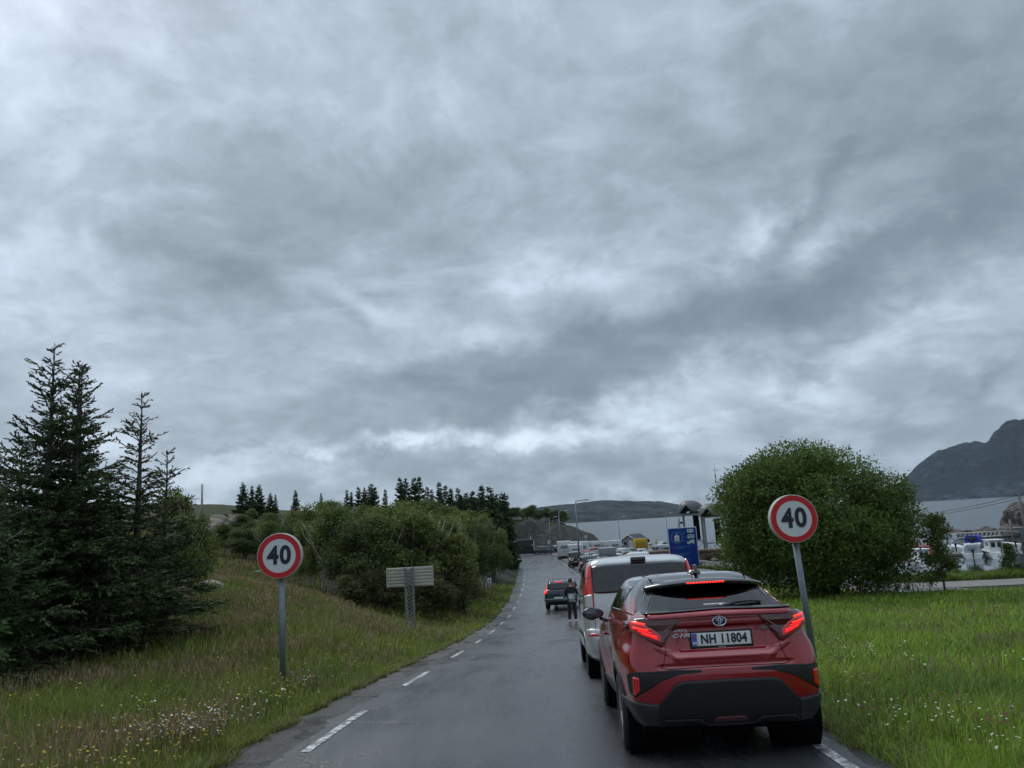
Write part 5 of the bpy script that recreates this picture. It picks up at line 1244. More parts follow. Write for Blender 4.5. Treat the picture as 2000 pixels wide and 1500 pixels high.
# ------------------------------------------------------------------ generic shells
def lv(rows, ya=.85, ym=2.0, yaf=3.4):
    """rows: z, yr, wr, y3, wh, wm, wf, yf [, ya, ym, yaf]"""
    L = []
    for r in rows:
        z, yr, wr, y3, wh, wm, wf, yf = r[:8]; a, b, c = r[8:] if len(r) > 8 else (max(ya, y3 + .2), ym, min(yaf, yf - .25))
        L.append((z, [(0, yr), (wr * .55, yr + .008), (wr * .88, yr + .04), (wr, y3), (wh, a), (wm, b), (wf, c), (wf * .78, yf - .08), (0, yf)]))
    return L
def car_rows(L, W, H, hood=.95, wst=.98, rg=.35, rs=.45, ws=.75, hoodl=1.0, gc=.30, tum=.16):
    """L,W,H; wst = belt height; rg/rs: y of glass base/top at the rear; hoodl: bonnet length; ws: windscreen run"""
    w = W / 2; T = H - wst
    R = [(gc, .10, w * .84, .30, w * .92, w * .92, w * .9, L - .08), (gc + .12, .03, w * .92, .26, w * .97, w * .95, w * .96, L - .02), (.55, .0, w * .95, .26, w, w * .98, w * .99, L), (.72, .02, w * .96, .27, w, w, w * .98, L - .04),
         (wst - .14, .05, w * .95, .28, w * .99, w * .995, w * .93, L - .25), (wst - .03, .08, w * .92, .30, w * .97, w * .98, w * .86, L - hoodl * .55), (wst + .02, .11, w * .89, .34, w * .94, w * .95, w * .84, L - hoodl - .05)]
    for t in (.12, .40, .68, .86):
        y0 = rg * .5 + (rs - rg * .5) * t; k = 1 - tum * t
        yf = L - hoodl - .10 - ws * t; R.append((wst + T * t, y0, w * .86 * k, y0 + .22, w * .91 * k, w * .92 * k, w * .86 * k, yf, y0 + .6, (y0 + yf) / 2 + .1, yf - .3))
    k = 1 - tum
    for dz, kk, e in ((.95, .80, .10), (.985, .5, .3), (1.0, .03, .9)):
        y0 = rs + e; yf = L - hoodl - ws - .15 - e; ym = (y0 + yf) / 2; 
        R.append((wst + T * dz, y0, w * .86 * k * kk, min(ym - .2, y0 + .15), w * .9 * k * kk, w * .9 * k * kk, w * .86 * k * kk, yf, ym - .12, ym, ym + .12))
    return R
def lamp_box(parent, x, y, z, w_, d, h, m, name='tail_light', tilt=0):
    o = MB().box((0, 0, 0), (w_, d, h), bev=min(w_, d, h) * .25, ry=tilt).build(name, m, parent); o.location = (x, y, z); return o
def make_car(label, col, L=4.4, W=1.8, H=1.5, group=None, lit=False, detail=True, wst=.95, rs=.55, rg=.45, hoodl=1.0, ws=.75, rails=False, glass=None, pmat=None, tum=.16, gc=.28, wr=.32, txt='', name='parked_car', cat='car', tail='low'):
    root = empty(name, (0, 0, 0), 0, label, cat, group)
    Sx = Surf(lv(car_rows(L, W, H, wst=wst, rs=rs, rg=rg, hoodl=hoodl, ws=ws, gc=gc, tum=tum), ym=L * .47, yaf=L - .85)); w = W / 2; g = glass or M_GLASSD
    P_ = pmat or paint('car_paint_%02d%02d%02d' % tuple(int(c * 99) for c in col), col)
    y1, y2 = .80, L - .88
    kf = lambda c: (np.abs(c[:, 0]) < w * .7) | ((np.hypot(c[:, 1] - y1, c[:, 2] - wr) > wr + .05) & (np.hypot(c[:, 1] - y2, c[:, 2] - wr) > wr + .05))
    body_shell(Sx, 'body', P_, root, 0, Sx.nv - 1, kf, su=12 if detail else 6, sv=8 if detail else 4)
    T = H - wst; za, zb = wst + .07, H - .12
    rear_patch(Sx, -w * .74, w * .74, [(0, za), (w * .74, za)], [(0, zb + .02), (w * .60, zb), (w * .74, zb - .10)], 'rear_window', g, root, .006, .012, 24, 6, both=True)
    for s in (0, 1):
        yr_ = rs + .35
        side_patch(Sx, (za, zb), [(za, rg + .45), (zb, rs + .35)], [(za, L * .47), (zb, L * .47)], 'side_window', g, root, .006, .012, 8, 5, mirror=s)
        side_patch(Sx, (za, zb), [(za, L * .47 + .08), (zb, L * .47 + .08)], [(za, L - hoodl - .38), (zb, L - hoodl - ws - .12)], 'side_window', g, root, .006, .012, 8, 5, mirror=s)
        sg = -1 if s else 1
        if tail == 'low': rear_patch(Sx, w * .62, w * .97, [(w * .62, wst - .24), (w * .97, wst - .26)], [(w * .62, wst - .08), (w * .97, wst - .05)], 'tail_light', M_LED if lit else M_REFL, root, .012, .03, 8, 4, mirror=s, ux=4.2)
        else: rear_patch(Sx, w * .80, w * .95, [(w * .80, wst - .15), (w * .95, wst - .18)], [(w * .80, H - .28), (w * .95, H - .62)], 'tail_light', M_LED if lit else M_REFL, root, .014, .03, 6, 10, mirror=s, ux=4.2)
        e = MB().box((0, 0, 0), (.17, .10, .12), bev=.035).build('door_mirror', P_ if not detail else M_CLAD, root); e.location = (sg * (w + .07), L - hoodl - .55, wst + .06)
    Zw = np.linspace(za, zb + .02, 6); U = np.linspace(7.05, 8, 8); G = Sx.pt(U[None] + 0 * Zw[:, None], Sx.vz(Zw)[:, None] + 0 * U[None])
    slab(np.concatenate([G, (G[:, ::-1] * np.array([-1, 1, 1]))[:, 1:]], 1), .005, .01, 'windscreen', g, root)
    rear_patch(Sx, -w * .9, w * .9, [(0, gc + .01), (w, gc + .01)], [(0, .50), (w, .50)], 'rear_bumper', M_CLAD, root, .012, .03, 20, 6, both=True)
    plate_obj(root, (0, float(Sx.rear(np.array([0.]), np.array([.70]))[0, 1]) - .02, .72), (0, 0, 0), txt, full=False)
    for x in (-1, 1):
        rear_patch(Sx, .001, .002, [(0, .6), (1, .6)], [(0, .61), (1, .61)], 'x', M_DARK, root) if False else None
        for yc in (y1, y2): wheel(root, x * (w - .115), yc, wr, .20, n=20)
    MB().box((0, L / 2, gc), (W * .8, L * .86, .10)).build('underbody', M_DARK, root)
    if lit: rear_patch(Sx, -.22, .22, [(0, H - .115), (.22, H - .115)], [(0, H - .085), (.22, H - .085)], 'brake_light', M_LED, root, .012, .02, 8, 3, both=True)
    if rails:
        for s in (-1, 1):
            x = s * w * .74; MB().tube([(x, rs + .25, H - .09), (x, rs + .4, H + .03), (x, L * .5, H + .045), (x, L - hoodl - ws - .35, H + .02), (x, L - hoodl - ws - .2, H - .07)], .018, 8).build('roof_rail', M_GLOSSBLK, root)
    return root, Sx
# ------------------------------------------------------------------ the silver van ahead of the red car
VROWS = [(.30, .16, .80, .36, .86, .88, .86, 4.55), (.42, .05, .88, .30, .925, .935, .92, 4.66), (.55, .02, .905, .26, .94, .945, .94, 4.70), (.70, .02, .915, .26, .95, .95, .945, 4.68), (.80, .05, .92, .26, .955, .955, .94, 4.60),
         (1.0, .055, .925, .27, .955, .955, .90, 4.25), (1.15, .065, .92, .28, .95, .95, .86, 3.85), (1.30, .085, .91, .30, .94, .945, .84, 3.62, .85, 2.2, 3.2), (1.45, .11, .895, .32, .925, .93, .82, 3.42, .85, 2.1, 3.05), (1.60, .14, .875, .35, .905, .91, .80, 3.22, .85, 2.0, 2.85),
         (1.74, .17, .85, .38, .88, .885, .78, 3.04, .85, 1.9, 2.7), (1.84, .205, .81, .42, .845, .85, .74, 2.90, .9, 1.85, 2.55), (1.90, .27, .72, .50, .76, .765, .66, 2.78, .95, 1.8, 2.4), (1.935, .42, .48, .62, .50, .51, .44, 2.5, 1.0, 1.7, 2.1), (1.945, .9, .06, .95, .06, .06, .06, 1.6, 1.1, 1.2, 1.4)]
SV = Surf(lv(VROWS, ym=2.3, yaf=3.75))
VAN = empty('silver_van', (0, 0, 0), 0, 'silver van with dark rear window and tall red tail lights ahead of the red car', 'van')
vw = .335
kv = lambda c: (np.abs(c[:, 0]) < .68) | ((np.hypot(c[:, 1] - .95, c[:, 2] - vw) > vw + .06) & (np.hypot(c[:, 1] - 4.05, c[:, 2] - vw) > vw + .06))
body_shell(SV, 'body', M_SILV, VAN, 0, SV.nv - 1, kv, su=18, sv=8)
rear_patch(SV, -.775, .775, [(0, 1.345), (.70, 1.345), (.775, 1.36)], [(0, 1.815), (.55, 1.81), (.70, 1.795), (.775, 1.775)], 'rear_window', M_GLASSD, VAN, .006, .02, 50, 14, both=True)
for s in (0, 1):
    lr = rear_patch(SV, .790, .925, [(.790, 1.075), (.86, 1.065), (.925, 1.09)], [(.790, 1.83), (.83, 1.815), (.86, 1.72), (.925, 1.38)], 'tail_light', M_REDLENS, VAN, .018, .05, 12, 26, mirror=s, ux=4.2)
    rear_patch(SV, .797, .918, [(.797, 1.12), (.918, 1.13)], [(.797, 1.335), (.918, 1.325)], 'clear_lens', M_CLEAR, lr, .024, .02, 8, 8, mirror=s, ux=4.2)
    rear_patch(SV, .790, .92, [(.79, 1.59), (.92, 1.59)], [(.79, 1.598), (.92, 1.598)], 'lens_seam', M_DARK, lr, .022, .02, 8, 3, mirror=s, ux=4.2) if False else seam(SV, [(.79, 1.60), (.89, 1.60)], 'lens_seam', M_DARK, lr, .010, off=.020, mirror=s, n=8)
    seam(SV, [(.782, 1.83), (.783, 1.07), (.79, .80), (.80, .52)], 'tailgate_gap', M_DARK, VAN, .008, mirror=s)
    rear_patch(SV, .66, .90, [(.66, .685), (.90, .685)], [(.66, .73), (.90, .73)], 'bumper_reflector', M_REFL, VAN, .030, .02, 10, 3, mirror=s, ux=4.2)
    arch(SV, .95, vw + .03, vw + .06, vw, 'wheel_arch', M_SILV, VAN, s, off=.010, thick=.03); arch(SV, 4.05, vw + .03, vw + .06, vw, 'wheel_arch', M_SILV, VAN, s, off=.010, thick=.03)
    side_patch(SV, (1.30, 1.78), [(1.30, .52), (1.78, .56)], [(1.30, 1.55), (1.78, 1.52)], 'side_window', M_GLASSD, VAN, .006, .015, mirror=s, u=(2.6, 7.9))
    side_patch(SV, (1.30, 1.78), [(1.30, 1.65), (1.78, 1.62)], [(1.30, 2.65), (1.78, 2.40)], 'side_window', M_GLASSD, VAN, .006, .015, mirror=s, u=(2.6, 7.9))
    side_patch(SV, (1.18, 1.74), [(1.18, 2.76), (1.74, 2.50)], [(1.18, 3.55), (1.74, 2.74)], 'side_window', M_GLASSD, VAN, .006, .015, mirror=s, u=(2.6, 7.9))
    side_patch(SV, (.62, .70), [(.62, 1.4), (.70, 1.4)], [(.62, 3.6), (.70, 3.6)], 'rub_strip', M_CLAD2, VAN, .010, .02, mirror=s, nz=3)
    sg = 1 if s == 0 else -1
    e = bpy.data.objects.new('door_mirror', None); COL.objects.link(e); e.parent = VAN; e.location = (sg * 1.06, 3.35, 1.27)
    MB().box((0, 0, 0), (.20, .11, .20), bev=.045).build('mirror_housing', M_CLAD, e); MB().box((0, -.057, .005), (.16, .005, .15), bev=.002).build('mirror_glass', mat('mirror_silver', (.35, .37, .38), .04, 1.), e)
rear_patch(SV, -.93, .93, [(0, .32), (.93, .34)], [(0, .80), (.93, .80)], 'rear_bumper', M_SILV, VAN, .030, .06, 50, 12, both=True)
rear_patch(SV, -.70, .70, [(0, .805), (.7, .805)], [(0, .825), (.7, .825)], 'load_sill', M_CLAD2, VAN, .034, .05, 40, 3, both=True)
hd = MB(); hd.box((0, .028, 1.205), (.52, .05, .05), bev=.02); hd.build('tailgate_handle', M_SILV, VAN)
MB().box((0, .046, 1.17), (.54, .03, .025), bev=.008).build('handle_recess', M_CLAD2, VAN)
MB().box((0, .20, 1.865), (.25, .11, .075), bev=.02).build('brake_light', M_GLOSSBLK, VAN)
MB().tube([(-.02, .10, 1.35), (.0, .075, 1.37), (.24, .135, 1.70)], [.014, .010, .006], 8).build('wiper', M_GLOSSBLK, VAN)
plate_obj(VAN, (0, -.012, .93 + .02), (0, 0, 0), '', full=False)
text_obj('name_lettering', 'VITO', .05, M_CHROME, VAN, (-.45, .040, 1.08), (rx_, 0, 0), .002, .001, 1.4)
for x in (-1, 1):
    for yc in (.95, 4.05):
        wheel(VAN, x * .835, yc, vw, .215, n=32); lin = MB(); lin.lathe([(.40, x * .60), (.40, x * .92)], 28, 'x', (0, yc, vw)); lin.lathe([(.001, x * .6), (.40, x * .6)], 28, 'x', (0, yc, vw)); lin.build('wheel_well', M_DARK, VAN)
MB().box((0, 2.3, .30), (1.5, 4.2, .12)).build('underbody', M_DARK, VAN)
place(VAN, 1.90, 12.75, 2.2)
# ------------------------------------------------------------------ car pulling out beside the queue
SUV, SS = make_car('dark blue estate car with lit brake lights and roof rails, pulling out across the road', (.010, .022, .035), 4.6, 1.80, 1.70, lit=True, wst=1.12, rs=.42, rg=.40, ws=.8, rails=True, glass=M_GLASS, tum=.17, gc=.34, wr=.36, name='dark_estate_car', tail='high', txt='')
for s in (0, 1): rear_patch(SS, .70, .86, [(.70, 1.04), (.86, 1.04)], [(.70, 1.14), (.86, 1.14)], 'lit_bar', M_LEDH, SUV, .030, .03, 6, 4, mirror=s, ux=4.2)
rear_patch(SS, -.86, .86, [(0, .50), (.86, .50)], [(0, .68), (.86, .66)], 'bumper_step', paint('grey_blue_paint', (.045, .06, .07)), SUV, .035, .06, 30, 5, both=True)
place(SUV, 1.98, 46.6, 11.5)
# ------------------------------------------------------------------ red minibus with a roof box, seen over the silver van
RM, RS_ = make_car('red people carrier carrying a long white roof box, just ahead of the silver van', (.28, .012, .012), 4.6, 1.85, 2.14, wst=1.20, rs=.35, rg=.35, ws=.9, hoodl=.8, name='red_people_carrier', lit=True, tum=.13)
place(RM, 3.0, 21.6, 2.5)
bx = MB(); bx.box((0, 0, 0), (.60, 1.7, .24), bev=.07); rb = bx.build('roof_box', mat('white_gelcoat', (.72, .73, .74), .3, coat=.5), None); rb.location = RM.matrix_world @ Vector((.30, 1.6, 2.29)); rb.rotation_euler = (rad(-4), 0, rad(-3)); tag(rb, 'long white roof box on top of the red people carrier', 'roof box')
MB().box((0, 1.4, 2.165), (1.2, .06, .07)).build('roof_bar', M_CLAD, RM); MB().box((0, 2.3, 2.165), (1.2, .06, .07)).build('roof_bar', M_CLAD, RM)
for yy in (-.45, .45): pass
# ------------------------------------------------------------------ the waiting queue on the quay
def lanepos(x, y, Y): p = at(x, y, Y); return p.x
def q_place(root, x, y, Y, yaw=1.0, sc=1.0):
    p = at(x, y, Y); a = rad(yaw); z0 = H(p.x, Y) + .03
    root.location = (p.x, Y, z0); root.rotation_euler = (0, 0, -a); root.scale = (sc,) * 3
QG = 'vehicles waiting in the ferry queue'
M_WH = paint('white_paint', (.50, .52, .53), 0., .35)
def boxy(label, L, W, H, m, name, cat, cabin=True, winc=None, stripe=None, z0=.35, nose=0.):
    root = empty(name, (0, 0, 0), 0, label, cat, QG); w = W / 2
    yf = L - 1.3 if cabin else L
    b = MB(); b.box((0, yf / 2, z0 + (H - z0) / 2), (W, yf, H - z0), bev=.09); b.build('body', m, root)
    win = winc or mat('caravan_window', (.16, .18, .19), .15, coat=.5)
    rw = MB(); rw.box((0, -.012, H * .68), (W * .52, .03, H * .17), bev=.01); rw.build('rear_window', win, root)
    for s in (-1, 1):
        MB().box((s * (w - .10), -.012, .85), (.12, .03, .34), bev=.008).build('tail_light', M_REFL, root)
        for yy_, l in ((yf * .30, .9), (yf * .68, .9)): MB().box((s * (w + .004), yy_, H * .66), (.02, l, .50), bev=.006).build('side_window', win, root)
    MB().box((0, -.03, .45), (W * .9, .10, .16), bev=.03).build('rear_bumper', M_CLAD2, root)
    MB().box((0, -.02, H * .45), (W * .56, .02, .03)).build('trim_strip', M_CLAD2, root)
    if cabin:
        c = MB(); c.prism([(yf - .02, .35), (L, .40), (L, .95), (L - .45, 1.15), (yf + .15, 1.95), (yf - .02, 2.0)], 'x', -w * .92, w * .92); c.build('cab', m, root)
        MB().prism([(L - .42, 1.17), (L - .40, 1.19), (yf + .20, 1.90), (yf + .17, 1.88)], 'x', -w * .8, w * .8).build('windscreen', win, root)
    else:
        MB().tube([(0, L, .45), (0, L + 1.1, .45)], .05, 6).build('drawbar', M_CLAD2, root)
    for s in (-1, 1):
        for yc in ((.9, L - .9) if cabin else (L * .42,)): wheel(root, s * (w - .13), yc, .33, .20, n=18)
    MB().box((0, L / 2, z0), (W * .8, L * .9, .12)).build('underbody', M_DARK, root)
    if stripe:
        for s in (-1, 1): MB().box((s * (w + .003), yf * .5, H * .42), (.012, yf * .9, .12)).build('side_stripe', stripe, root)
    return root
def bikes(root, y, z, n=2, cols=((.25, .02, .02), (.02, .02, .02))):
    for k in range(n):
        e = bpy.data.objects.new('bicycle', None); COL.objects.link(e)
        M = root.matrix_world if 0 else None
        e.parent = None
        e['label'] = ['bicycle on the rear rack of the camper van', 'second bicycle hung behind the first on the camper van rack'][k % 2]; e['category'] = 'bicycle'; e['group'] = 'bicycles on rear racks'
        for sx in (-.52, .52):
            t = MB(); t.tube([(sx + .33 * math.cos(a), 0, .33 * math.sin(a)) for a in np.linspace(0, 2 * math.pi, 21)], .022, 6, cap=False); t.build('wheel', M_TYRE, e)
            sp_ = MB()
            for a in np.linspace(0, math.pi, 6, endpoint=False): sp_.tube([(sx + .32 * math.cos(a), 0, .32 * math.sin(a)), (sx - .32 * math.cos(a), 0, -.32 * math.sin(a))], .004, 4)
            sp_.build('spokes', M_CHROME, e)
        f = MB(); f.tube([(-.52, 0, 0), (-.15, 0, .48), (.38, 0, .52), (0, 0, -.02), (-.52, 0, 0)], .018, 6); f.tube([(0, 0, -.02), (-.15, 0, .48), (-.18, 0, .62)], .016, 6); f.tube([(.52, 0, 0), (.38, 0, .52), (.36, 0, .68)], .016, 6); f.build('frame', mat('bike_%d' % k, cols[k % len(cols)], .4), e)
        MB().tube([(.36, -.25, .70), (.36, .25, .70)], .014, 6).build('handlebar', M_CLAD, e); MB().box((-.19, 0, .64), (.26, .12, .05), bev=.02).build('saddle', M_CLAD, e)
        e.location = root.location + Vector((0 * .1, -.25 - .22 * k, z)); e.rotation_euler = (0, 0, .03)
        e.location.y += y
vehicles = []
def addcar(label, col, x, y, Y, yaw=1., **k):
    sc = k.pop('sc', 1.0); r, s_ = make_car(label, col, group=QG, detail=False, **k); q_place(r, x, y, Y, yaw, sc); vehicles.append(r); return r
def addbox(label, x, y, Y, *a, yaw=1., **k):
    r = boxy(label, *a, **k); q_place(r, x, y, Y, yaw); vehicles.append(r); return r
# left lane nearest the footpath, from near to far
addcar('black off-road car at the tail of the lane beside the footpath', (.010, .011, .012), 1149, 1108, 89, L=4.5, W=1.85, H=1.85, wst=1.15, name='black_off_road_car', hoodl=.9, tum=.08)
r = addcar('dark camper van with a bicycle rack, beside the lamp post', (.03, .035, .04), 1125, 1096, 104, L=4.9, W=1.9, H=2.0, wst=1.15, name='camper_van', cat='van', tum=.08, hoodl=.8); bikes(r, 0, 1.0, 2)
addbox('white caravan with a plain back, beyond the bicycle rack', 1126, 1090, 121, 5.2, 2.25, 2.6, M_WH, 'caravan', 'caravan', cabin=False)
addbox('tall white motorhome at the front of the footpath lane', 1103, 1087, 135, 6.5, 2.3, 3.0, M_WH, 'motorhome', 'motorhome', stripe=M_CLAD2)
addbox('white caravan with a round badge, beside the tall motorhome', 1122, 1080, 143, 6.0, 2.3, 2.7, M_WH, 'caravan', 'caravan', cabin=False)
addbox('long white motorhome with a pale roof in the middle lane', 1139, 1082, 132, 6.6, 2.3, 2.8, M_WH, 'motorhome', 'motorhome', stripe=mat('stripe_blue', (.05, .10, .2), .4))
addcar('red hatchback behind the long white motorhome', (.26, .02, .02), 1146, 1082, 124, L=4.1, H=1.5, name='red_hatchback', lit=True)
addcar('white hatchback with dark windows in the middle lane', (.60, .61, .62), 1153, 1090, 112, L=4.2, H=1.5, name='white_hatchback')
addbox('grey panel van with plain rear doors in the right lane', 1189, 1093, 96, 5.4, 1.95, 2.45, paint('grey_van_paint', (.16, .17, .18), .2, .4), 'panel_van', 'van')
addcar('pale blue car with its roof just above the silver van', (.30, .40, .46), 1173, 1104, 74, L=4.4, H=1.5, name='blue_car')
addcar('dark grey car with a black roof box, in front of the panel van', (.06, .065, .07), 1193, 1104, 76, L=4.4, H=1.5, name='grey_car')
addcar('black estate car between the off-road car and the pale blue car', (.012, .013, .015), 1163, 1106, 84, L=4.6, H=1.55, name='black_estate_car', rails=True)
addbox('white caravan with a grey band near the small grey hut', 1203, 1078, 138, 5.5, 2.25, 2.6, M_WH, 'caravan', 'caravan', cabin=False)
addcar('white car beside the caravan near the grey hut', (.60, .61, .62), 1217, 1083, 122, L=4.4, H=1.6, name='white_car')
addcar('dark red car behind the white caravan', (.12, .02, .025), 1224, 1084, 118, L=4.4, H=1.55, name='dark_red_car')
addcar('dark grey estate car near the yellow container', (.035, .038, .042), 1235, 1082, 120, L=4.6, H=1.6, name='grey_estate_car', rails=True)
addcar('silver car with a long roof right of the yellow container', (.38, .39, .40), 1257, 1083, 116, L=4.5, H=1.5, name='silver_car')
addcar('black car in the rightmost lane behind the silver one', (.014, .014, .016), 1270, 1088, 106, L=4.4, H=1.5, name='black_car')
addcar('maroon car with lit tail lights behind the motorhomes', (.20, .015, .015), 1160, 1080, 138, L=4.4, H=1.6, name='maroon_car', lit=True)
addbox('white delivery van with dark rear windows behind the maroon car', 1167, 1078, 148, 5.4, 2.0, 2.5, M_WH, 'delivery_van', 'van')
addcar('silver grey car left of the panel van', (.28, .29, .30), 1170, 1094, 103, L=4.4, H=1.5, name='silver_grey_car')
addcar('white estate car with blue windows in front of the caravans', (.55, .57, .58), 1207, 1094, 100, L=4.5, H=1.55, name='white_estate_car')
addcar('dark green car at the back of the right lane', (.02, .035, .03), 1222, 1097, 92, L=4.4, H=1.5, name='dark_green_car')
PG = 'small dark cars packed in the middle rows of the queue'; PW = 'pale vans packed in the middle rows of the queue'
pd = make_car('small dark car packed in the middle rows of the ferry queue', (.03, .033, .038), group=PG, detail=False, L=4.3, H=1.55, name='queued_dark_car')[0]
pw_ = boxy('pale van packed in the middle rows of the ferry queue', 5.2, 2.0, 2.4, paint('pale_van_paint', (.42, .44, .45), .1, .35), 'queued_pale_van', 'van'); pw_['group'] = PW
for i, (x, y, Y, k) in enumerate([(1158, 1094, 110, 0), (1165, 1090, 118, 0), (1180, 1086, 128, 0), (1190, 1080, 146, 1), (1133, 1092, 112, 0), (1212, 1088, 112, 0), (1243, 1090, 104, 0), (1228, 1090, 108, 0), (1176, 1077, 152, 1), (1150, 1076, 156, 1), (1214, 1076, 150, 0), (1195, 1099, 88, 0), (1180, 1100, 92, 0), (1112, 1080, 150, 1)]):
    p0 = pd if k == 0 else pw_; o = p0 if p0.location.length == 0 else copy_tree(p0); q_place(o, x, y, Y)
# cars on the crossing road by the rock
def cross(label, col, x, y, Y, yaw, **k):
    r, s_ = make_car(label, col, detail=False, group='cars by the rock face', **k); p = at(x, y, Y); r.location = (p.x, Y, H(p.x, Y) + .03); r.rotation_euler = (0, 0, -rad(yaw))
cross('dark green off-road car driving right in front of the black container', (.02, .028, .028), 1042, 1076, 172, 90, L=4.5, W=1.85, H=1.75, wst=1.1, name='dark_off_road_car', glass=M_GLASSD)
cross('black car parked against the rock face', (.01, .01, .012), 1060, 1074, 180, 80, L=4.5, H=1.5, name='black_parked_car')
cross('white car nose-out beside the rock face', (.55, .56, .57), 1081, 1072, 184, 160, L=4.3, H=1.5, name='white_parked_car')
# ------------------------------------------------------------------ road signs
M_POLE = mat('galvanised_pole', (.16, .19, .22), .45, .4, var=.15, vscale=6)
M_SREDD = mat('sign_red', (.52, .012, .018), .45, var=.06, vscale=5)
M_SWHT = mat('sign_white', (.60, .64, .66), .45, var=.05, vscale=4)
M_SBLK = mat('sign_black', (.014, .018, .030), .45)
M_SRIM = mat('sign_rim', (.42, .40, .36), .5, var=.15, vscale=7)
def disc(r0, r1, y, m, name, parent, n=64):
    b = MB()
    if r0 > 0: b.lathe([(r0, y), (r1, y), (r1, y + .003), (r0, y + .003), (r0, y)], n, 'y', smooth=False)
    else: b.lathe([(.0005, y), (r1, y)], n, 'y', smooth=False)
    return b.build(name, m, parent)
def speed_sign(cx, cy, Y, r, label, lean=0., rz=0.):
    c = at(cx, cy, Y); z0 = H(c.x, Y); h = c.z - z0
    e = empty('speed_limit_sign', (c.x, Y, z0), rz, label, 'road sign', '40 speed limit signs at the roadside')
    MB().tube([(lean * 1.0, .09, -.3), (0, .09, h - r * .2)], .052, 20).build('pole', M_POLE, e)
    hb = MB(); hb.lathe([(.001, .115), (r - .012, .115), (r, .10), (r, -.018), (r - .006, -.024), (r - .014, -.024), (r - .016, -.018), (.001, -.018)], 64, 'y'); ho = hb.build('sign_box', M_SRIM, e); ho.location = (0, 0, h)
    for (a, b_, m, nm_, yy_) in ((r * .745, r - .014, M_SREDD, 'red_ring', -.024), (0, r * .748, M_SWHT, 'white_face', -.0235)): q = disc(a, b_, yy_ - .002 if a else yy_, m, nm_, e); q.location = (0, 0, h)
    t = text_obj('numeral', '40', r * 1.10, M_SBLK, e, (0, -.0285, h - .002), sx=.90, bold=r * .038, space=1.12)
    for zz_ in (h - r * .55, h + r * .5): pass
    MB().box((0, .105, h - r * .5), (.14, .05, .05), bev=.01).build('clamp', M_POLE, e)
    return e
speed_sign(546, 1085.5, 14.0, .397, '40 speed limit sign on a grey pole in the left meadow', lean=.03)
speed_sign(1550, 1013, 13.2, .400, '40 speed limit sign on a leaning grey pole in front of the round willow', lean=.10)
# big direction board seen from behind, on a lattice mast
p = gpt(803, 1238, 20); Yb = p.y; tl = at(756, 1112, Yb); br = at(848, 1143, Yb); cx = (tl.x + br.x) / 2; zt = at(800, 1108, Yb).z; zb_ = at(802, 1146, Yb).z
e = empty('direction_board', (p.x, Yb, p.z), rad(-3), 'back of a wide direction board on a lattice mast left of the road', 'road sign')
bw, bh = (br.x - tl.x), zt - zb_; bz = (zt + zb_) / 2 - p.z; M_ALU = mat('sign_back', (.42, .42, .35), .5, .1, var=.12, vscale=3); M_GALV = mat('galvanised_lattice', (.24, .25, .25), .5, .5, var=.2, vscale=10)
MB().box((0, .14, bz), (bw, .03, bh), bev=.004).build('board', M_ALU, e)
rb_ = MB()
for k in range(6): rb_.box((0, .115, bz - bh / 2 + bh * (k + .5) / 6), (bw - .02, .02, bh / 6 - .035), bev=.006)
rb_.build('rib', M_ALU, e)
fr_ = MB()
for s in (-1, 1): fr_.box((s * bw / 2, .13, bz), (.03, .07, bh + .02))
fr_.build('frame', M_ALU, e)
ms_ = MB()
for s in (-1, 1):
    for yy_ in (-.10, .08): ms_.box((s * .14, yy_, (zt - p.z) / 2 - .1), (.045, .045, zt - p.z + .2))
ms_.build('mast_leg', M_GALV, e)
la = MB(); n_ = 17
for k in range(n_):
    a = (zt - p.z) * k / n_; b_ = (zt - p.z) * (k + 1.6) / n_
    la.tube([(-.13, -.12, min(b_, zt - p.z)), (.13, -.12, a)], .014, 6); la.tube([(-.13, .08, a), (.13, .08, min(b_, zt - p.z))], .012, 6)
la.build('lattice', M_GALV, e)
# small plate on a thin post further along the verge
p = gpt(960, 1176, 20); c = at(956, 1134, p.y)
e = empty('marker_sign', tuple(p), 0, 'small white marker plate on a thin post in the left verge', 'road sign')
MB().tube([(0, 0, -.2), (c.x - p.x, 0, c.z - p.z)], .035, 10).build('post', M_POLE, e); MB().box((c.x - p.x, -.05, c.z - p.z), (.26, .02, .36), bev=.008).build('plate', M_SWHT, e); MB().box((c.x - p.x, -.063, c.z - p.z), (.10, .006, .16)).build('symbol', M_POLE, e)
def round_back(x, ytop, ybase, Y, label, n=2, r=.42, posts=1):
    b_ = at(x, ybase, Y); z0 = H(b_.x, Y); t_ = at(x, ytop, Y)
    e = empty('round_sign', (b_.x, Y, z0), 0, label, 'road sign'); hh = t_.z - z0
    for k in range(posts): MB().tube([((k - (posts - 1) / 2) * .5, .05, -.2), ((k - (posts - 1) / 2) * .5, .05, hh - (.2 if k == 0 else hh * .55))], .05, 8).build('post', M_SWHT if posts > 1 else M_POLE, e)
    for k in range(n):
        q = disc(0, r * (1 - .22 * k), -.01, M_ALU, 'sign_disc', e, 28); q.location = (0, 0, hh - r - k * r * 1.75); MB().lathe([(r * (1 - .22 * k), -.01), (r * (1 - .22 * k), .03)], 28, 'y').build('rim', M_SRIM, e).location = (0, 0, hh - r - k * r * 1.75)
round_back(1007, 1056, 1080, 158, 'two round signs stacked on pale posts by the left verge end', 2, .42, 2)
round_back(1074, 1054, 1080, 166, 'round sign on a post at the tip of the footpath', 1, .45)
round_back(1145, 1045, 1058, 176, 'small round sign above the waiting caravans', 1, .35)
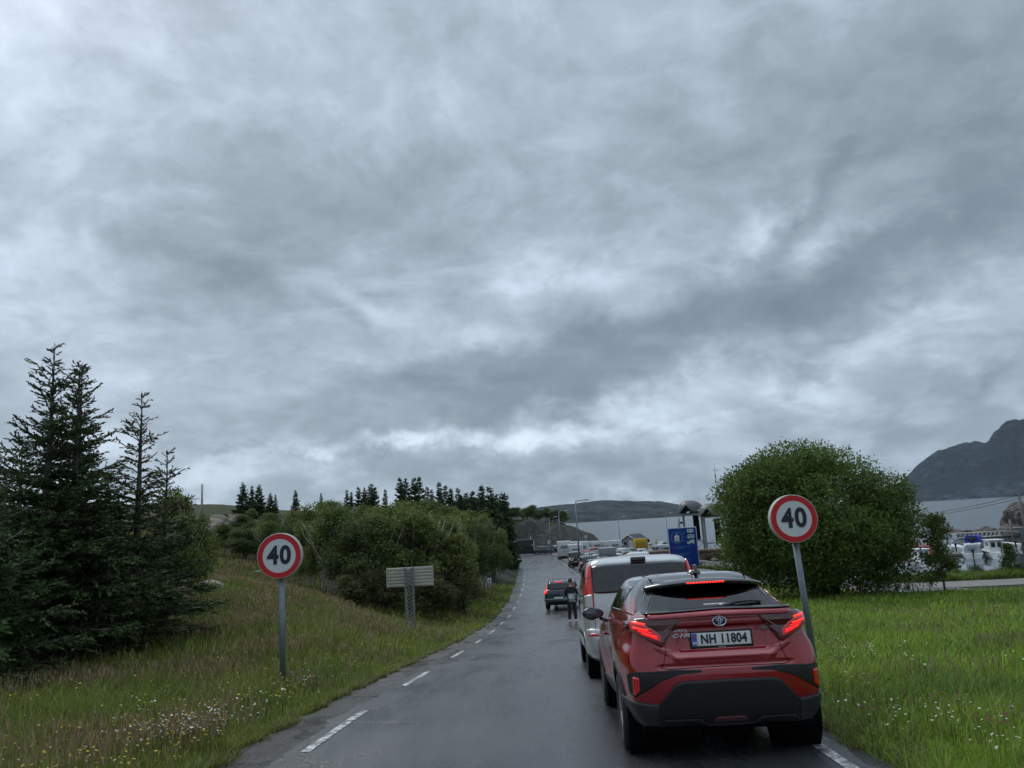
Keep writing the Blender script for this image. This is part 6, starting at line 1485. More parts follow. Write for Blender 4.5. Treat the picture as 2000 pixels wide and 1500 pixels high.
# blue information sign
Yb = 52.; tl, tr, br_, bl_ = at(1303, 1032, Yb), at(1358, 1028, Yb), at(1367, 1106, Yb), at(1309, 1110, Yb); W_ = (tr - tl).length * 1.02; H_ = ((tl.z + tr.z) - (br_.z + bl_.z)) / 2; cx = (tl.x + br_.x) / 2; cz = (tl.z + br_.z) / 2; z0 = H(cx, Yb)
e = empty('information_sign', (cx, Yb, z0), rad(-2), 'tall blue information sign about gas bottles in caravans, beside the silver van', 'information sign')
M_SBLU = mat('sign_blue', (.006, .035, .27), .4, var=.08, vscale=1.5); M_SLB = mat('sign_light_blue', (.10, .36, .62), .4); zc = cz - z0
MB().box((0, 0, zc), (W_, .05, H_), bev=.006).build('board', mat('sign_frame_white', (.55, .62, .72), .4), e); MB().box((0, -.030, zc), (W_ - .10, .02, H_ - .10)).build('blue_face', M_SBLU, e)
for s in (-1, 1): MB().tube([(s * W_ * .3, .08, -.2), (s * W_ * .3, .08, zc + H_ * .45)], .045, 10).build('post', M_POLE, e)
def sxy(u, v): return (-W_ / 2 + u * W_, zc + H_ / 2 - v * H_)          # u,v: 0..1 from the top left
q = disc(.135 * W_ * 1.35 - .0, .135 * W_ * 1.35 + .03, 0, M_SLB, 'ring', e); q.location = (sxy(.30, .25)[0], -.046, sxy(.30, .25)[1])
b = MB(); x_, z_ = sxy(.30, .265); b.box((x_, -.045, z_), (.17 * W_, .01, .15 * H_ * .9), bev=.004); b.box((x_, -.045, z_ + .095 * H_), (.05 * W_, .01, .03 * H_), bev=.003); b.box((x_, -.045, z_ - .082 * H_), (.17 * W_, .01, .012 * H_)); b.build('gas_bottle', M_SWHT, e)
text_obj('lettering', 'GASS', .085, mat('orange_print', (.45, .22, .05), .5), e, (x_, -.054, z_), sx=1.0, bold=.002)
ln = MB()
for (a0, a1) in (((.46, .18), (.62, .10)), ((.50, .25), (.64, .25)), ((.46, .31), (.64, .39))):
    A0, A1 = sxy(*a0), sxy(*a1); ln.tube([(A0[0], -.046, A0[1]), (A1[0], -.046, A1[1])], .012, 6)
ln.build('line', M_SLB, e)
for k, (v, kind) in enumerate(((.095, 0), (.235, 1), (.375, 2))):
    x_, z_ = sxy(.78, v); b = MB()
    if kind == 0: b.box((x_, -.045, z_), (.22 * W_, .01, .085 * H_), bev=.004); b.lathe([(.001, -.005), (.035, -.005)], 12, 'y', (x_, -.045, z_ - .05 * H_)); 
    elif kind == 1: b.prism([(x_ - .14 * W_, z_ - .035 * H_), (x_ + .12 * W_, z_ - .035 * H_), (x_ + .12 * W_, z_ + .045 * H_), (x_ - .10 * W_, z_ + .045 * H_), (x_ - .10 * W_, z_ + .0 * H_)], 'y', -.05, -.04)
    else: b.box((x_ + .03 * W_, -.045, z_ + .012 * H_), (.16 * W_, .01, .075 * H_)); b.box((x_ - .10 * W_, -.045, z_ - .015 * H_), (.08 * W_, .01, .045 * H_))
    if kind:
        for dx_ in (-.07, .07): b.lathe([(.001, -.005), (.045, -.005)], 14, 'y', (x_ + dx_ * W_, -.046, z_ - .042 * H_))
    b.build('vehicle_symbol', mat('sign_pale_green', (.55, .68, .60), .45), e)
    if kind < 2:
        wn = MB()
        for dx_ in ((-.05, .06) if kind == 0 else (-.06, .0, .07)): wn.box((x_ + dx_ * W_, -.0535, z_ + .012 * H_), (.045 * W_, .003, .026 * H_))
        wn.build('symbol_window', M_SBLU, e)
for v, s_, x0 in ((.485, 'Steng hovedkranen for propan', .24), (.520, 'i campingvogner', .24), (.655, 'Please turn off the main gas valve', .24), (.690, 'in your caravan', .24), (.80, 'Bitte schliessen Sie das Hauptventil', .24), (.835, 'am Wohnwagen', .24), (.925, 'Veuillez fermer le robinet', .24), (.96, 'de la caravane', .24)):
    X_, Z_ = sxy(x0, v); text_obj('lettering', s_, .085, M_SLB, e, (X_, -.044, Z_), align='LEFT', sx=.92 if len(s_) < 30 else .80, bold=.001)
for v in (.50, .67, .815, .94):
    X_, Z_ = sxy(.15, v); MB().box((X_, -.044, Z_), (.09, .008, .065)).build('flag', mat('flag_print', (.42, .05, .08), .5), e)
# ------------------------------------------------------------------ street lamps, poles and wires
M_LAMP = mat('lamp_head', (.45, .46, .44), .4)
def street_lamp(xt, yt, xb, yb, Y, label, arm=1.1, r=.07):
    b_ = at(xb, yb, Y); z0 = H(b_.x, Y); top = at(xt, yt, Y); h = top.z - z0
    e = empty('street_lamp', (b_.x, Y, z0), 0, label, 'street lamp', 'grey street lamps along the waiting lanes')
    MB().tube([(0, 0, -.2), (0, 0, h * .5), (0, 0, h - .05)], [r * 1.3, r, r * .7], 10).build('pole', M_POLE, e)
    MB().tube([(0, 0, h - .05), (arm * .5, 0, h + .08), (arm, 0, h + .10)], r * .6, 8).build('arm', M_POLE, e)
    b = MB(); b.box((arm + .3, 0, h + .11), (.75, .32, .14), bev=.05); b.build('lamp_head', M_LAMP, e); MB().box((arm + .33, 0, h + .03), (.5, .22, .03), bev=.01).build('lens', M_SWHT, e)
    return e
for (xt, yt, xb, yb, Y, lab) in [(1125, 979, 1133, 1110, 99, 'tallest-looking grey street lamp nearest on the footpath'), (1090, 999, 1097, 1086, 142, 'grey street lamp on the footpath beside the tall motorhome'), (1074, 1011, 1077, 1080, 165, 'farthest grey street lamp at the tip of the footpath'),
                                (1207, 1010, 1211, 1056, 196, 'thin street lamp standing against the sea left of the grey hut'), (1301, 1003, 1304, 1050, 195, 'thin street lamp rising just left of the blue sign')]:
    street_lamp(xt, yt, xb, yb, Y, lab, r=.09 if Y < 150 else .07)
p = at(394, 1008, 108); z0 = H(p.x, 108); t_ = at(393, 946, 108)
e = empty('utility_pole', (p.x, 108, z0), 0, 'lone pale wooden pole on the skyline hill', 'pole'); MB().tube([(0, 0, -.5), (0, 0, t_.z - z0)], [.16, .12], 10).build('shaft', mat('pale_wood', (.30, .29, .26), .8, var=.2, vscale=4), e); MB().box((0, 0, t_.z - z0 - .1), (.30, .1, .08)).build('insulator', M_SWHT, e)
# ------------------------------------------------------------------ guard rail beside the side road
e = empty('guard_rail', (0, 0, 0), 0, 'curved galvanised guard rail between the blue sign and the willow', 'guard rail')
rp = [at(1352, 1084, 92), at(1375, 1088, 88), at(1398, 1092, 84), at(1425, 1098, 79), at(1460, 1106, 73)]
g_ = [Vector((q.x, q.y, H(q.x, q.y))) for q in rp]; pr_ = MB()
for off_, dz_ in ((0, .62), (-.03, .70), (.0, .78), (-.03, .54)): pr_.tube([q + Vector((0, off_, dz_)) for q in g_], .05, 6)
pr_.build('rail', M_GALV, e)
for i in range(4):
    for t in (0, .5):
        q = g_[i].lerp(g_[i + 1], t); MB().box((q.x, q.y + .08, q.z + .33), (.10, .10, .75)).build('post', M_GALV, e)
# grass strip behind the rail (part of the ground cover)
n = 16000; tt = RS.uniform(0, 1, n) if 'RS' in globals() else np.random.rand(n)
_rs = np.random.RandomState(4); tt = _rs.uniform(0, 1, n); X = np.interp(tt, [0, 1], [g_[0].x - 1, g_[-1].x + 2]); Y_ = np.interp(tt, [0, 1], [g_[0].y, g_[-1].y - 1]) + _rs.uniform(-7, 5, n)
if 'blades' in globals():
    c = np.array([.10, .12, .025]) * _rs.uniform(.5, 1.4, (n, 1)); Vv, Q, T, C = blades(X, Y_, height(X, Y_) + .01, _rs.uniform(.12, .35, n), np.full(n, .09), _rs.uniform(.2, 1, n), _rs.uniform(0, 6, n), c, c * 1.2)
    tag(npmesh('grass', Vv, [Q, T], GM, cols=C), 'strip of grass under the guard rail', 'grass', kind='stuff')
# ------------------------------------------------------------------ quay buildings
M_WALLG = mat('grey_cladding', (.26, .28, .29), .7, var=.12, vscale=3); M_WALLW = mat('pale_cladding', (.42, .44, .44), .7, var=.1, vscale=3); M_ROOFD = mat('dark_roof', (.045, .05, .055), .6, var=.2, vscale=5); M_TRIM = mat('white_trim', (.55, .57, .58), .6)
M_BLACKB = mat('black_cladding', (.010, .013, .017), .5, var=.3, vscale=2); M_WIN = M_GLASSD
def base_at(x, y, Y): p = at(x, y, Y); return (p.x, Y, H(p.x, Y))
px = lambda n, Y: n * Y / FPX
# black flat building where the road ends
Y = 172.; b = base_at(1018, 1078, Y); w_, h_ = px(52, Y), px(27, Y)
e = empty('black_shed', b, rad(4), 'long low black shed against the rock at the road end', 'shed')
MB().box((0, 1.6, h_ / 2 + .1), (w_, 3.2, h_), bev=.03).build('wall', M_BLACKB, e); MB().box((0, 1.6, h_ + .16), (w_ + .3, 3.5, .14)).build('roof', M_ROOFD, e)
MB().box((w_ * .12, -.03, .10), (w_ * .78, .10, .28)).build('plinth', M_TRIM, e); MB().tube([(w_ * .38, -.1, h_), (w_ * .38, -.1, h_ + .8)], .06, 8).build('vent_pipe', M_TRIM, e)
q = MB(); q.lathe([(.001, -.06), (.14, -.06), (.14, 0)], 14, 'y', (w_ * .40, 0, h_ * .68)); q.build('wall_lamp', M_LAMP, e)
MB().box((w_ / 2 - .12, -.06, h_ * .5), (.16, .06, h_)).build('corner_trim', M_TRIM, e)
MB().box((-w_ * .28, -.05, 1.05), (.95, .06, 2.0)).build('door', M_ROOFD, e)
for k, (x, lab) in enumerate(((-.02, 0), (.22, 0))): MB().box((w_ * x, -.04, h_ * .62), (1.3, .05, .7)).build('window', M_WIN, e)
# gabled grey hut
Y = 186.; b = base_at(1240, 1064, Y); w_ = px(50, Y); h_ = px(15, Y); hr = px(26, Y)
e = empty('grey_hut', b, rad(28), 'small grey gabled hut with white trim beside the yellow container', 'hut')
D_ = 3.8; L_ = 6.2
bd = MB(); bd.prism([(-D_ / 2, -.3), (D_ / 2, -.3), (D_ / 2, h_), (0, hr), (-D_ / 2, h_)], 'y', -L_ / 2 + 0, L_ / 2); wl = bd.build('wall', M_WALLG, e); wl.rotation_euler = (0, 0, rad(-62)); 
for s in (-1, 1):
    r_ = MB(); r_.prism([(0, hr + .02), (s * (D_ / 2 + .35), h_ - .16), (s * (D_ / 2 + .35), h_ - .02), (0, hr + .18)], 'y', -L_ / 2 - .3, L_ / 2 + .3); o = r_.build('roof', M_ROOFD, e); o.rotation_euler = (0, 0, rad(-62))
    t_ = MB(); t_.tube([(0, -L_ / 2 - .32, hr + .10), (s * (D_ / 2 + .36), -L_ / 2 - .32, h_ - .09)], .09, 4); o = t_.build('barge_board', M_TRIM, e); o.rotation_euler = (0, 0, rad(-62))
for nm_, c_, sz, m_ in (('door', (.55, -L_ / 2 - .04, 1.0), (.9, .08, 2.0), M_TRIM), ('window', (-.9, -L_ / 2 - .04, 1.3), (.6, .06, .7), M_WIN), ('window', (D_ / 2 + .03, -.8, 1.35), (.06, 1.0, .8), M_WIN), ('window', (D_ / 2 + .03, 1.5, 1.35), (.06, 1.0, .8), M_WIN)):
    o = MB().box(c_, sz).build(nm_, m_, e); o.rotation_euler = (0, 0, rad(-62))
# yellow ribbed container on legs
Y = 176.; b = base_at(1253, 1066, Y); w_ = px(24, Y)
e = empty('yellow_container', b, 0, 'bright yellow ribbed container in front of the grey hut', 'container')
M_YEL = mat('container_yellow', (.55, .36, .02), .5, var=.12, vscale=2); MB().box((0, 1.2, 1.35), (w_, 2.4, 2.1), bev=.03).build('body', M_YEL, e)
rb_ = MB(); 
for k in range(9): rb_.box((-w_ / 2 + w_ * (k + .5) / 9, -.04, 1.1), (.10, .08, 1.3))
rb_.build('rib', mat('container_brown', (.16, .09, .02), .6), e)
MB().box((0, -.05, 2.2), (w_ * .9, .06, .16)).build('top_band', M_YEL, e); MB().box((0, 1.2, .15), (w_ * .9, 2.2, .3)).build('skid', M_ROOFD, e); MB().box((w_ / 2 + .3, .6, 1.9), (.5, .5, .6), bev=.05).build('light_box', M_DARK, e)
# pale flat-roofed kiosk
Y = 190.; b = base_at(1283, 1060, Y); w_ = px(28, Y); h_ = px(22, Y)
e = empty('pale_kiosk', b, rad(-6), 'pale flat-roofed kiosk left of the blue sign', 'kiosk')
MB().box((0, 1.5, h_ / 2), (w_ * .8, 3, h_)).build('wall', M_WALLW, e); MB().box((-.2, 1.3, h_ + .1), (w_, 4.0, .28), bev=.04).build('roof', M_ROOFD, e); MB().box((w_ * .22, -.03, h_ * .55), (.9, .06, 1.1)).build('window', M_WIN, e); MB().box((-w_ * .15, -.03, 1.0), (.9, .06, 2.0)).build('door', M_WALLG, e)
MB().box((w_ * .5 + .6, 1.0, h_ * .5), (1.4, 2.2, h_ * .9), bev=.03).build('annex', mat('blue_annex', (.03, .09, .16), .6), e)
# white pickup and a person in a hi-vis jacket
cross_lab = 'white pickup parked between the yellow container and the kiosk'
r, s_ = make_car(cross_lab, (.58, .60, .61), L=4.9, W=1.8, H=1.65, detail=False, name='white_pickup', wst=1.0, rs=1.9, rg=1.8, hoodl=1.1); p_ = base_at(1273, 1064, 172.); r.location = p_; r.rotation_euler = (0, 0, rad(-75))
# grey quay building right of the blue sign
Y = 168.; b = base_at(1380, 1066, Y); e = empty('grey_quay_building', b, 0, 'low grey quay building right of the blue sign, under the ferry ramp towers', 'building')
w_, h_ = px(34, Y), px(24, Y); MB().box((0, 2, h_ / 2), (w_, 4, h_)).build('wall', M_WALLG, e); MB().box((0, 1.9, h_ + .1), (w_ + .5, 4.6, .22)).build('roof', M_ROOFD, e)
for x in (-.3, .05, .33): MB().box((w_ * x, -.04, h_ * .45), (.9, .06, 1.5)).build('door', M_WALLW, e)
q = MB(); q.lathe([(.001, -.08), (.15, -.08), (.15, 0)], 12, 'y', (0, 0, h_ * .75)); q.build('wall_lamp', M_LAMP, e)
# ferry ramp: two towers, each under a dark helmet-shaped hood
M_HOOD = mat('hood_grey', (.060, .065, .075), .45, var=.15, vscale=1); M_STEEL = mat('ramp_steel', (.20, .22, .23), .5, .3, var=.15, vscale=3)
def tower(xc, ytop, yeave, ybase, Y, wpx, label, hm):
    b = base_at(xc, ybase, Y); zt_ = at(xc, ytop, Y).z - b[2]; ze = at(xc, yeave, Y).z - b[2]; w_ = px(wpx, Y)
    e = empty('ferry_ramp_tower', b, rad(-14), label, 'tower', 'towers of the ferry ramp')
    n, k = 20, 14; V = []; 
    R_ = zt_ - ze
    for j in range(k + 1):                              # helmet: widest near its foot, crest leaning left, closed all round
        f = j / k; rr = math.cos(f * math.pi / 2) ** .75
        for i in range(n):
            a = 2 * math.pi * i / n; V.append((math.cos(a) * w_ / 2 * rr - .10 * w_ * f, .9 + math.sin(a) * 3.1 * rr, ze + .3 + R_ * math.sin(f * math.pi / 2)))
    G = [(q * n + i, q * n + (i + 1) % n, (q + 1) * n + (i + 1) % n, (q + 1) * n + i) for q in range(k) for i in range(n)]
    hb_ = MB(); hb_.add(V, G, 0, True); hb_.add(V[:n], [tuple(range(n))]); hb_.build('hood', hm, e)
    op = MB(); op.prism([(-w_ * .46, ze + .28), (w_ * .05, ze + .28), (-w_ * .20, ze + .3 + R_ * .62)], 'y', -2.45, .5); op.build('hood_opening_shade', M_DARK, e)  # solid black wedge stands in for the shaded hollow of the closed hood
    MB().box((0, .9, ze + .1), (w_ * .86, 4.2, .30)).build('deck', M_TRIM, e); MB().box((-w_ * .05, 1.2, ze + .7), (w_ * .5, 2.2, 1.2)).build('machinery', M_DARK, e)
    for s in (-1, 1):
        for yy_ in (-.6, 2.4): MB().box((s * w_ * .34, yy_, ze / 2), (.38, .38, ze)).build('leg', M_STEEL, e)
    MB().box((0, .9, ze * .45), (w_ * .7, 3.2, .2)).build('platform', M_STEEL, e)
    br = MB(); br.tube([(-w_ * .34, -.62, .3), (w_ * .34, -.62, ze * .45)], .07, 6); br.tube([(w_ * .34, -.62, .3), (-w_ * .34, -.62, ze * .45)], .07, 6); br.build('brace', M_STEEL, e)
    MB().box((w_ * .12, 1.2, ze * .72), (w_ * .22, .8, ze * .5)).build('cabinet', M_DARK, e); return e
tower(1357, 979, 1004, 1058, 182, 50, 'ferry ramp tower with a dark pointed hood above the blue sign', M_HOOD)
tower(1398, 985, 1010, 1060, 176, 52, 'second ferry ramp tower with a grey-brown hood, half behind the willow', mat('hood_brown', (.11, .11, .10), .5, var=.15, vscale=1))
# gulls on the tower
M_GULL = mat('gull_white', (.7, .7, .7), .8)
for k, (x, y) in enumerate(((1344, 1001), (1366, 997))):
    p_ = at(x, y, 178.5); g = MB(); bm = bmesh.new(); bmesh.ops.create_uvsphere(bm, u_segments=12, v_segments=8, radius=.16); bmesh.ops.scale(bm, vec=(2., 1, 1), verts=bm.verts); g.bm(bm, 0, True); bm = bmesh.new(); bmesh.ops.create_uvsphere(bm, u_segments=10, v_segments=6, radius=.09); bmesh.ops.translate(bm, vec=(.26, 0, .17), verts=bm.verts); g.bm(bm, 0, True)
    g.tube([(.33, 0, .17), (.42, 0, .15)], [.03, .01], 6); g.tube([(-.25, 0, .0), (-.48, 0, .03)], [.09, .02], 6); g.tube([(0, -.04, -.1), (0, -.04, -.28)], .012, 4); g.tube([(0, .04, -.1), (0, .04, -.28)], .012, 4)
    o = g.build('gull', M_GULL, None); o.location = p_; tag(o, ['white gull at the left edge of the ramp tower deck', 'white gull in the middle of the ramp tower deck'][k], 'gull')
# ferry behind the willow: only mast, wheelhouse roof and radar show
Y = 205.; b = at(1440, 1050, Y); e = empty('ferry', (b.x + 6, Y + 6, SEA), rad(6), 'white ferry moored behind the willow, its lattice mast and radar above the leaves', 'ferry')
ox, oy = b.x + 6, Y + 6
def fl(x, y): q = at(x, y, Y); return Vector((q.x - ox, -6, q.z - SEA))
hl = MB(); hl.prism([(-5, .2), (-4.4, -.6), (26, -.6), (30, 2.6), (30, 3.4), (-5, 3.4)], 'y', -3, 9); hl.build('hull', M_WHITE, e); zt_ = fl(1440, 945).z
MB().box((9, 3, 5), (22, 9, 3.4), bev=.1).build('superstructure', M_TRIM, e); MB().box((6, 2, 8), (10, 7, 2.8), bev=.1).build('bridge', M_WHITE, e); MB().box((6, -1.55, 8.4), (9, .1, .9)).build('window', M_WIN, e)
q1 = fl(1432, 944); MB().box((q1.x + 1.0, 0, q1.z - .1), (4.2, 4.5, .28), bev=.05).build('wheelhouse_roof', M_WHITE, e); MB().box((q1.x + 1.0, 0, (q1.z + 9.3) / 2), (2.6, 3, q1.z - 9.3)).build('wheelhouse', M_TRIM, e)
q2 = fl(1434, 931); MB().box((q2.x, -2, q2.z), (2.3, .2, .22), bev=.05).build('radar', M_GLOSSBLK, e); MB().tube([(q2.x + .3, -2, q1.z), (q2.x + .3, -2, q2.z)], .10, 8).build('radar_post', M_STEEL, e)
MB().tube([(q2.x + 1.5, -2, q1.z), (q2.x + 1.5, -2, q2.z + 1.8)], .05, 6).build('aerial', M_STEEL, e)
m0, m1 = fl(1400, 1012), fl(1388, 915); mt = MB(); K = 16
for s in ((-.35, -.3), (.35, -.3), (0, .35)): mt.tube([m0 + Vector((s[0], s[1], 0)), m1 + Vector((s[0] * .25, s[1] * .25, 0))], .06, 5)
for k in range(K):
    a, b_ = m0.lerp(m1, k / K), m0.lerp(m1, (k + 1) / K); f = 1 - .75 * k / K; mt.tube([a + Vector((-.35 * f, -.3 * f, 0)), b_ + Vector((.35 * f, -.3 * f, 0))], .035, 4)
mt.build('mast', mat('mast_white', (.5, .5, .5), .5), e)
for k in range(3): 
    a, b_ = m0.lerp(m1, .30 + k * .25), m0.lerp(m1, .37 + k * .25); MB().tube([a, b_], .22, 6).build('red_band', mat('mast_red', (.3, .03, .03), .5), e)
tp = MB(); tp.tube([m1 + Vector((-.7, 0, -.5)), m1 + Vector((.9, 0, -.7))], .05, 5); tp.tube([m1, m1 + Vector((0, 0, 1.0))], .04, 5); tp.tube([m1 + Vector((.9, 0, -.9)), m1 + Vector((.9, 0, -.1))], .05, 5); tp.build('crosstree', M_STEEL, e)
# post with lamps standing in the water left of the towers
p_ = at(1326, 1030, 188.); e = empty('mooring_post', (p_.x, 188, 3.), 0, 'grey steel mooring post left of the ramp towers', 'post'); zt_ = at(1326, 1012, 188).z - 3; MB().tube([(0, 0, -2), (0, 0, zt_)], .38, 12).build('shaft', M_STEEL, e); MB().box((.7, 0, zt_ - 1.1), (1.0, .5, .5), bev=.08).build('bracket', M_ROOFD, e)
# brown stone and timber bank between the guard rail and the quay
def rocks(name, label, pts, m, seed, cat='rocks', sub=2):
    rs = np.random.RandomState(seed); b = MB()
    for (x, y, z, s) in pts:
        bm = bmesh.new(); bmesh.ops.create_icosphere(bm, subdivisions=sub, radius=1)
        o_ = rs.uniform(0, 90, 3); sc_ = np.array([rs.uniform(.8, 1.4), rs.uniform(.7, 1.1), rs.uniform(.5, .85)]) * s
        for v in bm.verts:
            nn = v.co.normalized(); d = 1 + .30 * mnoise.noise(Vector(nn * 1.3) + Vector(o_)) + .12 * mnoise.noise(Vector(nn * 3.1) + Vector(o_)); v.co = Vector((nn.x * d * sc_[0] + x, nn.y * d * sc_[1] + y, nn.z * d * sc_[2] + z))
        b.bm(bm, 0, False)
    return tag(b.build(name, m, None, recalc=False), label, cat)
M_ROCKB = mat('brown_rock', (.13, .095, .075), .85, var=.55, vscale=1.2, bump=.6, bscale=6); M_ROCKR = mat('reddish_rock', (.075, .055, .052), .8, var=.5, vscale=.9, bump=.6, bscale=5); M_ROCKG = mat('grey_rock', (.24, .24, .24), .8, var=.45, vscale=1.8, bump=.7, bscale=9)
rs = np.random.RandomState(50)
tag(rocks('stone_bank', 'brown stone bank between the guard rail and the ferry quay', [(x_, 104 + rs.uniform(-3, 6) + x_ * .1, zroad(104) + rs.uniform(-.2, .5), rs.uniform(.5, 1.1)) for x_ in np.linspace(16, 36, 90)], M_ROCKB, 51), kind='stuff')
pr_ = MB(); lg = rs
def timber(k, x, y, z, l, lab):
    o = MB().tube([(-l / 2, 0, 0), (0, .05, .05), (l / 2, 0, 0)], .22, 8).build('log', mat('brown_wood', (.15, .10, .07), .8, var=.3, vscale=2), None); o.location = (x, y, z); o.rotation_euler = (0, 0, rad(rs.uniform(-8, 8))); tag(o, lab, 'log', 'brown logs lying on the stone bank')
for k in range(9): timber(k, rs.uniform(18, 34), 100 + rs.uniform(-2, 2), zroad(100) + .4 + rs.uniform(0, 1.3), rs.uniform(4, 8), 'brown log lying along the stone bank behind the guard rail')
# ------------------------------------------------------------------ boulders in the meadow and on the hill
def boulder(x, y, wpx, hpx, label, m=None, y0=12, sink=.5):
    g = gpt(x, y, y0); w_ = px(wpx, g.y) / 2; h_ = px(hpx, g.y)
    b = MB(); bm = bmesh.new(); bmesh.ops.create_icosphere(bm, subdivisions=4, radius=1)
    for v in bm.verts:
        nn = v.co.normalized(); d = 1 + .22 * mnoise.noise(nn * 1.6 + Vector((x, y, 0))) + .10 * mnoise.noise(nn * 4 + Vector((x, 0, 0))) + .04 * mnoise.noise(nn * 11); v.co = Vector((nn.x * d * w_, nn.y * d * w_ * .8, nn.z * d * h_))
    b.bm(bm, 0, True); o = b.build('boulder', m or M_ROCKG, None); o.location = (g.x, g.y, g.z - h_ * .25); return tag(o, label, 'boulder')
boulder(408, 1146, 62, 16, 'flat grey rock slab in the meadow beside the spruces')
boulder(506, 1118, 26, 5, 'small grey rock showing in the grass above the flat slab')
rs = np.random.RandomState(81); tag(rocks('rock_outcrop', 'brown broken rock outcrop on the hillside below the wooden pole', [(lambda g_, s_: (g_.x, g_.y, g_.z - s_ * .25, s_))(gpt(rs.uniform(396, 470), rs.uniform(1010, 1040), 45), rs.uniform(.5, 1.5)) for k in range(34)], mat('hill_rock', (.13, .11, .085), .85, var=.5, vscale=1.), 82), kind='stuff')
# ------------------------------------------------------------------ marina
def seapt(x, y): d = pdir(x, y); t = (SEA - EYE) / d.z; return Vector((d.x * t, d.y * t, SEA))
M_GEL = mat('boat_white', (.68, .70, .70), .3, coat=.4); M_CANB = mat('canopy_blue', (.015, .04, .30), .7); M_CANW = mat('canopy_grey', (.46, .52, .56), .6); M_OUTB = mat('outboard_black', (.012, .013, .015), .35)
def boat(x, y, L_, B_, F_, yaw, label, kind, hull=None):
    p_ = seapt(x, y); e = empty('motor_boat', tuple(p_), yaw - math.atan2(p_.x, p_.y), label, 'boat', 'boats moored in the marina'); hull = hull or M_GEL
    n, k = 16, 6; G = []
    for i in range(n + 1):
        t = i / n; w_ = B_ / 2 * (1 - max(0, (t - .5) / .5) ** 2.2) * (.92 + .08 * min(1, t * 4)); row = []
        for j in range(k + 1):
            s = j / k; row.append((w_ * (.45 + .55 * s ** .5) + 1e-3, t * L_, -.25 + (F_ + .30 * t * t * F_ + .25) * s))
        G.append(row)
    G = np.array(G); V = np.concatenate([G.reshape(-1, 3), (G * np.array([-1, 1, 1])).reshape(-1, 3)]); F = grid_faces(n + 1, k + 1); q = (n + 1) * (k + 1)
    I = np.arange(q).reshape(n + 1, k + 1); top = np.stack([I[:-1, -1], I[1:, -1], I[1:, -1] + q, I[:-1, -1] + q], -1); tr_ = np.stack([I[0, :-1], I[0, 1:], I[0, 1:] + q, I[0, :-1] + q], -1)
    o = npmesh('hull', V, [F, F[:, ::-1] + q, top, tr_], hull, e, smooth=False)
    rl = MB(); rl.tube([tuple(G[i, -1] + np.array([.02, 0, .02])) for i in range(n + 1)], .035, 5); rl.tube([tuple(G[i, -1] * np.array([-1, 1, 1]) + np.array([-.02, 0, .02])) for i in range(n + 1)], .035, 5); rl.build('rub_rail', M_GEL if hull is not M_GEL else M_CLAD2, e)
    if kind in ('canopy', 'blue'):
        m_ = M_CANW if kind == 'canopy' else M_CANB; c = MB(); c.prism([(-B_ * .40, F_), (B_ * .40, F_), (B_ * .34, F_ + 1.0), (B_ * .22, F_ + 1.25), (-B_ * .22, F_ + 1.25), (-B_ * .34, F_ + 1.0)], 'y', .25, L_ * .55); c.build('canopy', m_, e)
        MB().box((0, .23, F_ + .68), (B_ * .42, .05, .50), bev=.02).build('canopy_window', M_GLASSD if kind == 'blue' else mat('clear_vinyl', (.30, .33, .36), .2), e)
        MB().prism([(L_ * .55, F_ + .05), (L_ * .8, F_ + .1), (L_ * .62, F_ + .7), (L_ * .56, F_ + .8)], 'x', -B_ * .35, B_ * .35).build('windscreen', M_GLASSD, e)
    if kind == 'cabin':
        c = MB(); c.prism([(L_ * .12, F_ - .1), (L_ * .62, F_ - .1), (L_ * .54, F_ + 1.55), (L_ * .12, F_ + 1.55)], 'x', -B_ * .33, B_ * .33); c.build('cabin', M_GEL, e); MB().box((0, L_ * .33, F_ + 1.62), (B_ * .78, L_ * .5, .12), bev=.05).build('cabin_roof', M_GEL, e)
        for s in (-1, 1): MB().box((s * B_ * .15, L_ * .12 - .03, F_ + 1.0), (B_ * .19, .05, .75), bev=.02).build('window', M_GLASSD, e); MB().box((s * (B_ * .33 + .02), L_ * .34, F_ + 1.05), (.05, L_ * .26, .55), bev=.02).build('window', M_GLASSD, e)
        MB().tube([(0, L_ * .35, F_ + 1.6), (0, L_ * .35, F_ + 2.6)], .03, 6).build('aerial', M_STEEL, e)
    if kind == 'fishing':
        MB().box((0, L_ * .30, F_ + 1.0), (B_ * .62, L_ * .26, 2.0), bev=.06).build('wheelhouse', M_GEL, e); MB().box((0, L_ * .30 - L_ * .13 - .02, F_ + 1.5), (B_ * .45, .05, .5)).build('window', M_GLASSD, e)
        mb = MB(); mb.tube([(0, L_ * .3, F_ + 2), (0, L_ * .3, F_ + 5.2)], .07, 6); mb.tube([(0, L_ * .6, F_), (0, L_ * .6, F_ + 4.2)], .06, 6); mb.tube([(0, L_ * .6, F_ + 4), (0, L_ * .3, F_ + 2.6)], .04, 6); mb.build('mast', M_TRIM, e)
        for k_, (xx, yy_) in enumerate(((-.6, .5), (.5, 1.2), (.0, L_ * .75))): 
            bm = bmesh.new(); bmesh.ops.create_uvsphere(bm, u_segments=14, v_segments=10, radius=.38); q_ = MB(); q_.bm(bm, 0, True); o_ = q_.build('buoy', mat('buoy_red', (.55, .05, .06), .4), e); o_.location = (B_ / 2 * (-1 if xx < 0 else 1) * .9, yy_ + 1, F_ + .35)
    if kind in ('canopy', 'blue', 'cabin0', 'open'):
        ob = MB(); ob.box((0, -.18, F_ + .38), (.34, .42, .50), bev=.10); ob.box((0, -.20, F_ - .25), (.18, .26, .9), bev=.05); ob.build('outboard_motor', M_OUTB, e)
    return e
boat(1902, 1091, 5.2, 2.9, .75, rad(3), 'white boat with a pale canopy and raised black outboard motor', 'canopy')
